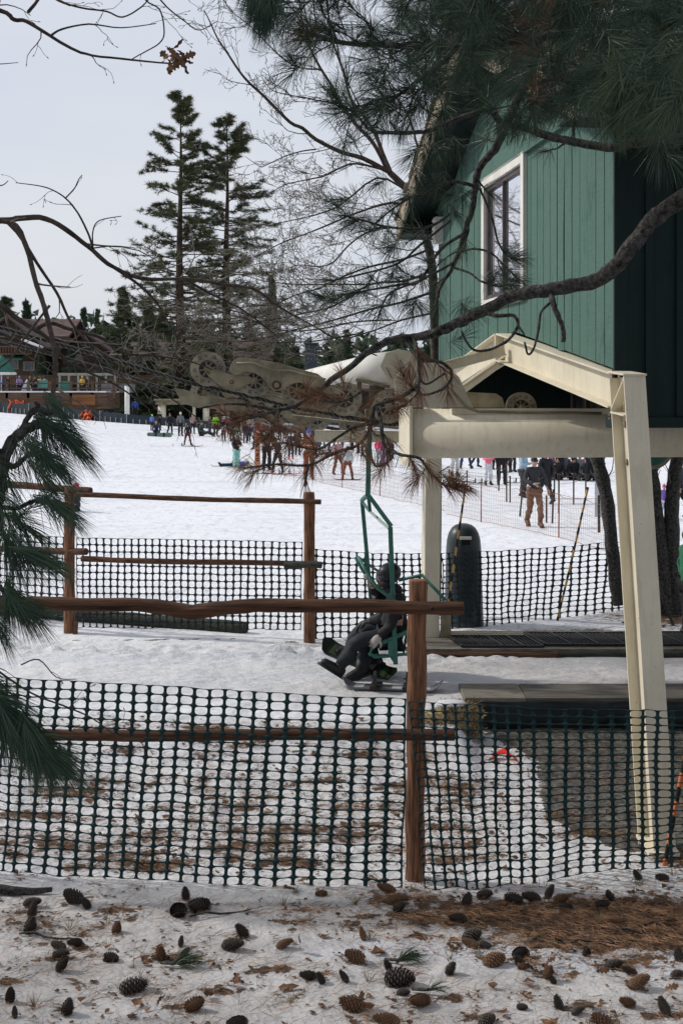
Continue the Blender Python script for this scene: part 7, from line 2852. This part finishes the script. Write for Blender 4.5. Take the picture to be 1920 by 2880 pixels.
# ---- second pine, low drooping boughs at the left edge
lp = thing('drooping_pine', 'dark pine bough hanging low at the left edge with long drooping needles', 'tree', (-2.9, 4.9, 0))
mb = MB()
mb.tube([V(-2.9, 4.9, -.1), V(-2.88, 4.9, 1.5), V(-2.8, 4.95, 3.0), V(-2.7, 5.0, 5.5), V(-2.6, 5.0, 8)], [.22, .19, .16, .10, .04], 14, True, .06, 4)
mb.build('trunk', M['bark'], lp, True)
LP = {
    'a': ([(-700, 1700, 4.9), (-250, 1650, 5.0), (-60, 1520, 5.0), (-8, 1400, 5.0), (2, 1340, 5.0), (14, 1285, 5.0), (36, 1238, 5.0), (70, 1210, 5.0), (100, 1195, 5.0), (128, 1192, 5.0), (152, 1205, 5.05)], .036, .014),
    'b': ([(128, 1192, 5.0), (112, 1150, 5.0), (100, 1130, 5.0)], .012, .007),
    'c': ([(60, 1213, 5.0), (85, 1165, 5.0), (110, 1150, 5.0), (135, 1160, 5.0), (158, 1150, 5.0), (166, 1120, 5.1)], .012, .012),
    'd': ([(15, 1300, 5.0), (40, 1312, 5.0), (62, 1296, 5.0), (85, 1278, 4.95), (125, 1284, 4.9)], .012, .008),
    'e': ([(-20, 1425, 5.0), (3, 1426, 5.0), (49, 1430, 5.0), (80, 1415, 4.95), (105, 1408, 4.95), (148, 1420, 4.9)], .010, .007),
    'f': ([(5, 1440, 5.0), (3, 1475, 5.0), (14, 1513, 4.95), (43, 1540, 4.9), (92, 1565, 4.85)], .010, .008),
    'g': ([(-60, 1600, 5.0), (0, 1650, 4.95), (25, 1682, 4.9), (66, 1712, 4.85)], .010, .007),
    'h': ([(-300, 1900, 4.6), (-100, 1960, 4.5), (-10, 2000, 4.4), (40, 2050, 4.35), (100, 2090, 4.3), (140, 2120, 4.3)], .014, .008),
    'i': ([(2, 1450, 5.0), (17, 1450, 4.98), (45, 1458, 4.95), (70, 1480, 4.9)], .007, .006),
    'j': ([(-300, 1230, 5.2), (-60, 1240, 5.1), (-10, 1262, 5.0), (12, 1290, 5.0)], .016, .012),
}
for i, (k, (path, r0, r1)) in enumerate(LP.items()):
    limb('limb', [P(*p) for p in path], r0, r1, M['bark'], lp, 12, .12, i + 30, 5)
T = []
for (u, v, y, du, dv, n, L, s1) in (
        (152, 1200, 5.0, .8, .45, 120, .21, .5), (165, 1225, 5.0, .7, .7, 100, .21, .5), (140, 1215, 5.0, .5, 1, 70, .20, .6), (125, 1210, 5.05, .1, 1, 70, .18, .7),
        (210, 1250, 4.95, .7, .7, 90, .19, .35), (125, 1284, 4.9, .85, .6, 130, .21, .5), (150, 1300, 4.9, .7, .8, 100, .20, .6), (105, 1284, 4.9, .4, 1, 80, .18, .7), (60, 1296, 5.0, .3, 1, 60, .15, .8),
        (148, 1420, 4.9, .85, .4, 110, .20, .45), (170, 1430, 4.9, .7, .7, 90, .19, .6), (110, 1410, 4.95, .5, -.3, 60, .12, .8), (70, 1480, 4.9, .8, .5, 90, .20, .5), (50, 1460, 4.95, .5, .9, 70, .18, .6),
        (92, 1565, 4.85, .95, .3, 140, .21, .3), (100, 1572, 4.85, .85, .45, 120, .21, .35), (60, 1550, 4.9, .6, 1, 80, .19, .5), (20, 1540, 4.95, .1, 1, 70, .18, .5), (35, 1560, 4.9, .3, 1, 80, .2, .5),
        (66, 1712, 4.85, .7, .7, 130, .20, .5), (50, 1700, 4.85, .5, 1, 120, .20, .5), (20, 1690, 4.9, 0, 1, 100, .19, .5), (-20, 1660, 4.9, -.1, 1, 80, .19, .5), (80, 1710, 4.85, .9, .2, 80, .17, .5),
        (40, 2050, 4.35, .75, .7, 170, .22, .35), (30, 2040, 4.35, .5, .9, 170, .22, .4), (10, 2020, 4.4, .2, 1, 140, .22, .45), (-30, 2000, 4.4, 0, 1, 120, .22, .5), (60, 2060, 4.35, .9, .5, 130, .20, .35), (0, 1960, 4.5, .7, .3, 120, .2, .6), (-20, 1930, 4.5, .5, .8, 120, .2, .6), (20, 1990, 4.4, .8, .6, 130, .22, .4),
        (145, 2122, 4.3, .75, .7, 190, .22, .4), (120, 2105, 4.3, .9, .4, 150, .22, .5), (110, 2100, 4.3, .4, 1, 160, .22, .45), (80, 2080, 4.3, .2, 1, 150, .22, .5), (60, 2070, 4.3, .6, .9, 150, .22, .5),
        (30, 1360, 5.0, .5, .9, 50, .16, .7), (10, 1350, 5.0, -.2, 1, 60, .17, .6), (160, 1160, 5.05, .7, .9, 80, .2, .5), (120, 1340, 4.95, .8, .8, 60, .2, .5), (10, 1420, 4.95, .5, 1, 80, .2, .6), (-10, 1760, 4.9, .5, .9, 100, .2, .5), (90, 1250, 5, .6, .8, 50, .18, .7)):
    for j in range(2):
        T.append((np.array(P(u + rs.uniform(-8, 8), v + rs.uniform(-8, 8), y + rs.uniform(-.1, .1))), np.array([du, rs.uniform(-.25, .25), -dv]), int(n * .46), L * 1.06, .02, s1 * 1.1, .10))
needles(rs, T, 'needles', M['needle'], lp, .0011, .22)
# unseen upper crown of this pine, over the left of the frame
T = []
for i in range(420):
    x, y = rs.uniform(-5.2, -.6), rs.uniform(2.5, 7.0)
    zz = EYE + 1111 / F * y + .5 + rs.uniform(0, 3)
    T.append((np.array([x, y, zz]), rs.normal(size=3), 26, .26, .2, 1.4, .2))
needles(rs, T, 'needles', M['needleolive'], lp, .0020, .15)

# unseen pines added outside the frame to shade the foreground
for i, (x, y, s_) in enumerate(((-10.0, 7.0, .5), (-15.5, 8.6, .6), (-8.0, 2.5, .5), (-4.5, -5.0, .6), (4.5, -6.5, .6), (10.5, 1.0, .55))):
    lb = ['left of the log fences', 'farther left behind the first', 'beside the near log fence end', 'behind the viewer to the left', 'behind the viewer to the right', 'right of the viewer'][i]
    dup(t1 if i % 2 else t2, (x, y, -.1), i * 1.3, s_, 'tall unseen pine added for shade, ' + lb, 'unseen pines added for shade')

# young trunks right of the near leg
for (path, r0, r1, lb) in (([(1742, 1700), (1722, 1560), (1704, 1400), (1676, 1285), (1640, 1150), (1600, 1000)], .10, .08, 'dark trunk leaning left just behind the near steel leg'),
                           ([(1878, 1760), (1862, 1600), (1838, 1420), (1822, 1290), (1800, 1150), (1780, 1000)], .125, .10, 'dark trunk right of the near steel leg, leaning slightly left'),
                           ([(1902, 1765), (1890, 1600), (1888, 1420), (1900, 1310), (1925, 1200), (1950, 1000)], .11, .08, 'rightmost dark trunk, twisting up to the right edge'),
                           ([(1835, 1640), (1828, 1500), (1818, 1380), (1815, 1290), (1812, 1150)], .05, .04, 'slim dark trunk squeezed between the leg and the next trunk')):
    pts = px(path, 17.8)
    rt = thing('oak_tree', lb, 'tree', (pts[0].x, 17.8, .2), 'dark trunks beside the near steel leg')
    mb = MB()
    q = smooth(pts, 5)
    mb.tube([Vector(p) for p in q], list(np.linspace(r0, r1, len(q)) * (1 + rs.uniform(-.06, .06, len(q)))), 14, True, .10, int(r0 * 900))
    mb.build('trunk', M['bark'], rt, True)
    sg2 = []
    sprout(rs, sg2, q, r0, r1, 3, .5, .7, .8, .2, .25, .18, .35, .012, None, .003)
    twig_mesh(sg2, 'branches', M['twiggrey'], rt, 3)
mb = MB()
mb.tube([P(1815, 1560, 17.2), P(1850, 1640, 17.1), P(1892, 1760, 17.0)], .022, 8)
tag(mb.build('prop_stick', M['greylog'], None, True), 'grey slanting pole leaning against the trunks right of the steel leg', 'pole')
mb = MB()
c = P(1822, 1555, 17.3)
mb.box(c.x - .06, c.x + .07, c.y - .05, c.y + .05, c.z - .28, c.z + .22)
tag(mb.build('control_box', M['rubber'], None, False, .02), 'small black box strapped to the trunk right of the steel leg', 'box')

# ================================================================== GROUND LITTER
def litd(x, y):
    r = np.zeros_like(x)
    for cx, cy, rx, ry, a in BLOBS:
        r = np.maximum(r, a * np.exp(-((x - cx) / rx) ** 2 - ((y - cy) / ry) ** 2))
    return r


rs = np.random.RandomState(9)
n = 520000
x, y = rs.uniform(-3.4, 4.6, n), rs.uniform(6.3, 12.4, n)
x[:50000] = rs.uniform(.5, 5.5, 50000)
y[:50000] = rs.uniform(15.6, 18.2, 50000)
clump = np.clip(fbm(x * 5, y * 7, 3) + .5, 0, 1)
keep = rs.uniform(0, 1, n) < (litd(x, y) ** 2 * .60 * (.3 + clump) + .038 * (y < 12) * (clump > .45))
x, y = x[keep], y[keep]
n = len(x)
z = full_h(x, y)
az = rs.uniform(0, 2 * PI, n)
L = rs.uniform(.05, .17, n)
el = rs.normal(0, .12, n)
d = np.stack([np.cos(az) * np.cos(el), np.sin(az) * np.cos(el), np.abs(np.sin(el))], -1)
s = np.stack([-np.sin(az), np.cos(az), np.zeros(n)], -1)
b0 = np.stack([x, y, z + rs.uniform(.002, .022, n)], -1)
mid_ = b0 + d * (L / 2)[:, None] + s * (rs.normal(0, .012, n))[:, None]
e = b0 + d * L[:, None] + np.array([0, 0, -1.0]) * (np.abs(d[:, 2]) * L * .5)[:, None]
w = (s * .6 + np.array([0, 0, .6])) * .0013
vv = np.stack([b0 - w, b0 + w, mid_ + w, mid_ - w, e + w * .5, e - w * .5], 1).reshape(-1, 3)
i = np.arange(n)[:, None] * 6
ob = npmesh('needle_litter', vv, [np.concatenate([i, i + 1, i + 2, i + 3], 1), np.concatenate([i + 3, i + 2, i + 4, i + 5], 1)], M['litter'])
tag(ob, 'fallen brown pine needles matted on the snow around the near fence', 'needle litter', kind='stuff')
# curled leaves and bark crumbs
n = 42000
x, y = rs.uniform(-3.4, 4.4, n), rs.uniform(6.3, 12.2, n)
clump = np.clip(fbm(x * 4 + 30, y * 5, 3) + .5, 0, 1)
keep = rs.uniform(0, 1, n) < (litd(x, y) * .33 * (.3 + clump) + .15 * (clump > .42))
x, y = x[keep], y[keep]
n = len(x)
z = full_h(x, y) + .004
sz = rs.uniform(.005, .020, n) * (1 + 1.2 * (rs.uniform(0, 1, n) > .88))
az = rs.uniform(0, 2 * PI, n)
ring = []
for k in range(5):
    a = az + k * 2 * PI / 5
    rr_ = sz * rs.uniform(.5, 1.3, n)
    ring.append(np.stack([x + rr_ * np.cos(a), y + rr_ * np.sin(a) * .8, z + sz * rs.uniform(0, .9, n)], -1))
vv = np.stack(ring, 1).reshape(-1, 3)
i = np.arange(n)[:, None] * 5
f_ = [np.concatenate([i, i + 1, i + 2], 1), np.concatenate([i, i + 2, i + 3], 1), np.concatenate([i, i + 3, i + 4], 1)]
ob = npmesh('leaf_litter', vv, [np.concatenate(f_)], M['deadleaf'])
tag(ob, 'scattered crumbs of dead leaf and bark on the foreground snow', 'leaf litter', kind='stuff')
# dry grass stalks
tf = []
for i in range(230):
    x, y = rs.uniform(-2.6, 3.2), rs.uniform(6.5, 11.8)
    if i > 150:
        x, y = rs.uniform(-1.6, .4), rs.uniform(9.0, 11.0)
    tf.append((np.array([x, y, gh(x, y) - .005]), np.array([rs.normal() * .15, rs.normal() * .15, 1.0]), int(rs.choice([3, 5, 10, 20])), rs.uniform(.04, .12), .1, 1.25, .0))
ob = needles(rs, tf, 'dry_grass', M['straw'], None, .0013, .3)
tag(ob, 'thin dry grass stalks poking through the snow', 'grass', kind='stuff')


# ---- pine cones
def cone_mesh(name, L, R_, openness, mt, seed, ns=120):
    rs_ = np.random.RandomState(seed)
    mb = MB()
    prof = lambda t: R_ * (math.sin(PI * min(1, .02 + t * .955)) ** .58) * (1.0 - .35 * t)
    k = 9
    mb.lathe([(max(.002, prof(i / k) * .80), L * i / k) for i in range(k + 1)], (0, 0, 0), (0, 0, 1), 10)
    ga = PI * (3 - math.sqrt(5))
    for i in range(ns):
        t = (i + .5) / ns
        a = i * ga
        r = prof(t)
        z = L * t
        rad = V(math.cos(a), math.sin(a), 0)
        tan = V(-math.sin(a), math.cos(a), 0)
        tilt = (.25 + openness * .8) * (1 - .35 * t)
        out = (rad * math.sin(tilt) + V(0, 0, 1) * math.cos(tilt))
        s = R_ * .34 * (1 - .25 * t) * rs_.uniform(.85, 1.15)
        b = rad * r * .74 + V(0, 0, z - s * .4)
        w = s * .95
        nrm = (rad * math.cos(tilt) - V(0, 0, 1) * math.sin(tilt))
        p = [b - tan * w * .5, b + tan * w * .5, b + out * s * .8 + tan * w * .7 + nrm * s * .18, b + out * s * 1.1 + nrm * s * .38, b + out * s * .8 - tan * w * .7 + nrm * s * .18, b + out * s * .7 + nrm * s * .45]
        mb.add(p, [(0, 1, 5), (1, 2, 5), (2, 3, 5), (3, 4, 5), (4, 0, 5)])
    me = bpy.data.meshes.new(name)
    me.from_pydata([(x, y, z - 0) for x, y, z in mb.v], [], mb.f)
    me.materials.append(M[mt])
    me.materials.append(M['conetip' if mt == 'cone' else 'conetipd'])
    for pi, pl_ in enumerate(me.polygons):
        q_ = pi - (len(me.polygons) - ns * 5)
        if q_ >= 0 and q_ % 5 in (2, 3):
            pl_.material_index = 1
    me.update()
    return me


CM = {'b': [cone_mesh('pine_cone', 1.0, .31, .25, 'cone', 1, 150), cone_mesh('pine_cone', 1.0, .40, .75, 'cone', 2, 110)],
      'd': [cone_mesh('pine_cone', 1.0, .34, .3, 'conedark', 3, 150), cone_mesh('pine_cone', 1.0, .42, .7, 'conedark', 4, 110)]}
CON = [
    # u, v, px size, kind, pose (l = lying, s = standing, e = end on), where
    (92, 2536, 60, 'd', 'l', 'topmost of the heap at the left edge'), (85, 2570, 62, 'd', 'e', 'middle of the heap at the left edge'), (80, 2611, 66, 'd', 's', 'lowest of the heap at the left edge'),
    (205, 2522, 70, 'd', 'l', 'in the twiggy heap right of the left edge heap'), (252, 2548, 46, 'd', 'e', 'at the right end of the twiggy heap'), (324, 2613, 52, 'b', 's', 'standing alone on clean snow in the upper left'),
    (524, 2522, 48, 'd', 'e', 'topmost of the heap left of centre'), (560, 2544, 74, 'd', 'l', 'right one of the heap left of centre'), (505, 2564, 70, 'd', 'l', 'front one of the heap left of centre'),
    (695, 2624, 60, 'd', 'e', 'round one alone on snow near the centre'), (655, 2654, 74, 'd', 'l', 'long one just left of the round central one'), (801, 2653, 58, 'b', 'l', 'alone right of the round central one'),
    (507, 2656, 40, 'd', 'e', 'small one behind the green needle sprig'), (453, 2685, 62, 'b', 's', 'left of the green needle sprig'), (507, 2682, 44, 'd', 'e', 'touching the green needle sprig'),
    (313, 2692, 54, 'd', 'l', 'alone between the left heap and the sprig'), (173, 2684, 54, 'd', 'l', 'upper of the pair in the middle left'), (165, 2656, 56, 'd', 'l', 'long one above the middle left pair'), (211, 2653, 54, 'd', 'l', 'right of the long middle left one'),
    (162, 2716, 66, 'd', 'e', 'lower of the pair in the middle left'), (378, 2770, 88, 'd', 'l', 'long one in the lower left centre'), (525, 2822, 80, 'b', 'e', 'widely opened at the bottom left of centre'), (184, 2838, 64, 'd', 's', 'near the bottom edge in the left part'),
    (28, 2802, 66, 'd', 's', 'in the lower left corner area'), (43, 2856, 42, 'd', 'e', 'small one in the bottom left corner'), (866, 2744, 58, 'd', 'l', 'upper of the touching pair below centre'), (909, 2756, 44, 'd', 'e', 'right of the touching pair below centre'),
    (903, 2509, 40, 'b', 'l', 'small one just left of the fence post foot'), (667, 2876, 78, 'd', 'l', 'cut by the bottom edge left of centre'),
    (1085, 2497, 62, 'b', 'l', 'first one leaning at the fence post foot'), (1116, 2526, 72, 'b', 'l', 'longest one below the fence post foot'), (1107, 2552, 52, 'd', 'e', 'dark one below the fence post foot'),
    (1309, 2540, 56, 'd', 'e', 'left end of the row in the needle mat'), (1287, 2582, 60, 'd', 'l', 'below the row at the left end of the mat'), (1364, 2518, 52, 'd', 'l', 'second of the row in the needle mat'), (1443, 2527, 62, 'd', 'l', 'third of the row in the needle mat'),
    (1492, 2521, 62, 'd', 'l', 'fourth of the row in the needle mat'), (1535, 2515, 56, 'd', 'e', 'fifth of the row in the needle mat'), (1578, 2527, 50, 'b', 'l', 'sixth of the row in the needle mat'), (1590, 2548, 44, 'd', 'l', 'just below the sixth of the row'),
    (1694, 2545, 56, 'd', 'l', 'left of the trio in the right mat'), (1722, 2527, 44, 'd', 'e', 'middle of the trio in the right mat'), (1768, 2533, 42, 'b', 'l', 'right of the trio in the right mat'), (1860, 2466, 44, 'd', 'l', 'by the mesh at the right edge'), (1800, 2466, 42, 'd', 'e', 'under the mesh left of the right edge'),
    (1024, 2636, 50, 'b', 'e', 'round one alone below the post'), (997, 2688, 72, 'b', 'l', 'pointed one alone left of the grey sprig'), (1327, 2631, 68, 'd', 'l', 'top of the central right pile'), (1321, 2650, 60, 'b', 'l', 'middle of the central right pile'), (1364, 2659, 44, 'd', 'l', 'right of the central right pile'),
    (1390, 2698, 78, 'b', 'l', 'large open one below the central right pile'), (1462, 2680, 62, 'd', 'l', 'upper of the dark pair right of the open one'), (1474, 2711, 54, 'd', 'e', 'lower of the dark pair right of the open one'), (1646, 2677, 44, 'd', 's', 'small upright one on the mat edge'),
    (1725, 2711, 60, 'd', 'l', 'left of the pair near the right edge'), (1768, 2732, 50, 'd', 'l', 'between the reddish one and its neighbour'), (1796, 2760, 84, 'b', 'l', 'reddish one near the lower right'), (1535, 2741, 60, 'b', 's', 'upright one in the leaf heap right of centre'), (1560, 2763, 36, 'd', 'e', 'small one in the leaf heap right of centre'),
    (1257, 2729, 52, 'd', 'e', 'roundish one alone on snow right of centre'), (1125, 2750, 98, 'd', 'l', 'big grey green one under the needle sprig'), (1098, 2720, 42, 'd', 'e', 'small one left of the grey sprig'), (1134, 2790, 44, 'd', 'l', 'small one above the brown bottom one'),
    (1180, 2812, 84, 'b', 'l', 'long brown one low in the centre'), (978, 2754, 50, 'd', 'e', 'at the left of the lower centre'), (987, 2822, 82, 'b', 'l', 'brown one left of the bottom centre'), (1085, 2862, 88, 'b', 'l', 'brown one cut by the bottom edge at centre'),
    (1575, 2827, 50, 'd', 'e', 'left of the small bottom pair'), (1624, 2840, 48, 'd', 'l', 'right of the small bottom pair'), (1692, 2873, 80, 'b', 'l', 'low at the bottom right'), (1878, 2846, 74, 'd', 'e', 'large one in the bottom right corner'),
    (1903, 2742, 44, 'd', 'l', 'halfway up the right edge'), (1912, 2693, 56, 'd', 'e', 'at the right edge in the mat'), (1468, 2833, 36, 'd', 'l', 'tiny one on snow near the bottom'), (1370, 2864, 62, 'd', 'l', 'near the bottom edge right of centre'), (1762, 2821, 54, 'b', 'l', 'in the leaves above the bottom right')]
rr = random.Random(4)
for u, v, s, kd, pose, w_ in CON:
    g = ground(u, v + s * .25)
    L = s / F * g.y * .84
    ob = bpy.data.objects.new('pine_cone', CM[kd][rr.choice([0, 1])] if w_.find('open') < 0 else CM[kd][1])
    COL.objects.link(ob)
    Ls = L * (1.0 if pose == 'l' else .9)
    ob.scale = (Ls, Ls, Ls)
    if pose == 'l':
        ob.rotation_euler = (rr.uniform(1.25, 1.5), 0, rr.choice([-1, 1]) * rr.uniform(.7, 2.3))
        off = Matrix.Rotation(ob.rotation_euler.z, 3, 'Z') @ V(0, -1, 0) * (-Ls * .5)
        off = V(off.x, off.y, Ls * .30)
        ob.location = g - V(off.x * -1, off.y * -1, -off.z) * 1.0
        ob.location.z = g.z + Ls * .14
    elif pose == 's':
        ob.rotation_euler = (rr.uniform(-.35, .35), rr.uniform(-.35, .35), rr.uniform(0, 6))
        ob.location = g + V(0, 0, -.01)
    else:
        ob.rotation_euler = (rr.uniform(.5, .95), 0, rr.uniform(1.2, 5.0))
        ob.location = g + V(0, 0, Ls * .02)
    tag(ob, ('brown' if kd == 'b' else 'dark wet') + ' pine cone, ' + w_, 'pine cone', 'pine cones on the foreground snow')
# green needle sprigs lying on the snow
for (u, v, du, n, L, lb) in ((500, 2722, 1, 110, .17, 'fresh green needle sprig with bark stub lying on the left snow'), (1130, 2715, 1, 90, .15, 'short green needle sprig above the grey green cone'), (1210, 2800, 1, 26, .13, 'few loose green needles right of the brown cone'), (1060, 2490, -.4, 24, .14, 'pale dry needle sprig beside the fence post foot')):
    g = ground(u, v)
    t = thing('needle_sprig', lb, 'needle sprig', tuple(g), 'needle sprigs on the snow')
    mb = MB()
    mb.tube([g + V(-.10 * du, .02, .02), g + V(-.03 * du, 0, .025), g + V(.04 * du, 0, .03)], [.009, .010, .006], 8)
    mb.build('twig', M['bark'], t, True)
    needles(rs, [(np.array(g + V(.03 * du, 0, .035)), np.array([du, -.05, .18]), n, L, .05, .55, .05), (np.array(g + V(.0, 0, .035)), np.array([du * .7, .2, .5]), n // 3, L, .1, .7, .04)], 'needles', M['needleolive'] if lb[0] != 'p' else M['straw'], t, .0013, .35)
# dead twigs, oak leaves
for (u, v, a, L, lb) in ((1690, 2660, .1, .55, 'dark crooked twig on the right needle mat'), (130, 2640, -.2, .35, 'thin dark twig left of the standing brown cone'), (620, 2575, .3, .4, 'grey twig lying right of the left centre heap'), (1800, 2632, -.1, .4, 'grey twig at the right edge of the mat'),
                        (40, 2515, .05, .5, 'grey bark slab at the left edge of the foreground')):
    g = ground(u, v)
    mb = MB()
    r = .030 if 'slab' in lb else .007
    p = [g + V(math.cos(a) * L * (t - .5), math.sin(a) * L * (t - .5) + .02 * math.sin(t * 9), .012 + r * .5 + .012 * math.sin(t * 6)) for t in (0, .25, .5, .75, 1)]
    mb.tube(p, [r, r * 1.1, r, r * .8, r * .5], 8, True, .15, 3)
    tag(mb.build('dead_twig', M['bark'], None, True), lb, 'twig', 'dead twigs on the snow')
LF = [(1535, 2722, 'in the heap by the upright cone'), (1560, 2745, 'front of the heap by the upright cone'), (1500, 2735, 'left of the upright cone'), (600, 2806, 'right of the open cone'), (445, 2840, 'left of the open cone'), (470, 2848, 'below the leaf left of the open cone'), (455, 2815, 'above that pair'),
      (640, 2774, 'alone in the lower left centre'), (688, 2772, 'right of the lone leaf'), (1310, 2682, 'beside the large open cone'), (1290, 2676, 'left of that leaf'), (1010, 2836, 'over the brown cone at the bottom'), (1675, 2745, 'left of the reddish cone'), (1820, 2800, 'below the reddish cone'), (1870, 2790, 'right of the leaf below the reddish cone'),
      (840, 2680, 'right of the lone brown cone'), (1210, 2520, 'on the mat below the post'), (1360, 2850, 'above the bottom edge cone'), (330, 2810, 'by the grass tuft at the lower left'), (1500, 2815, 'above the tiny cone')]
for u, v, w_ in LF:
    g = ground(u, v)
    mb = MB()
    oakleaf(mb, g + V(0, 0, .015), V(rr.uniform(-1, 1), rr.uniform(-.6, .6), .25).normalized(), rr.uniform(.06, .10), rr)
    ob = mb.build('oak_leaf', M['deadleaf'], None)
    tag(ob, 'curled brown oak leaf ' + w_, 'leaf', 'fallen oak leaves')
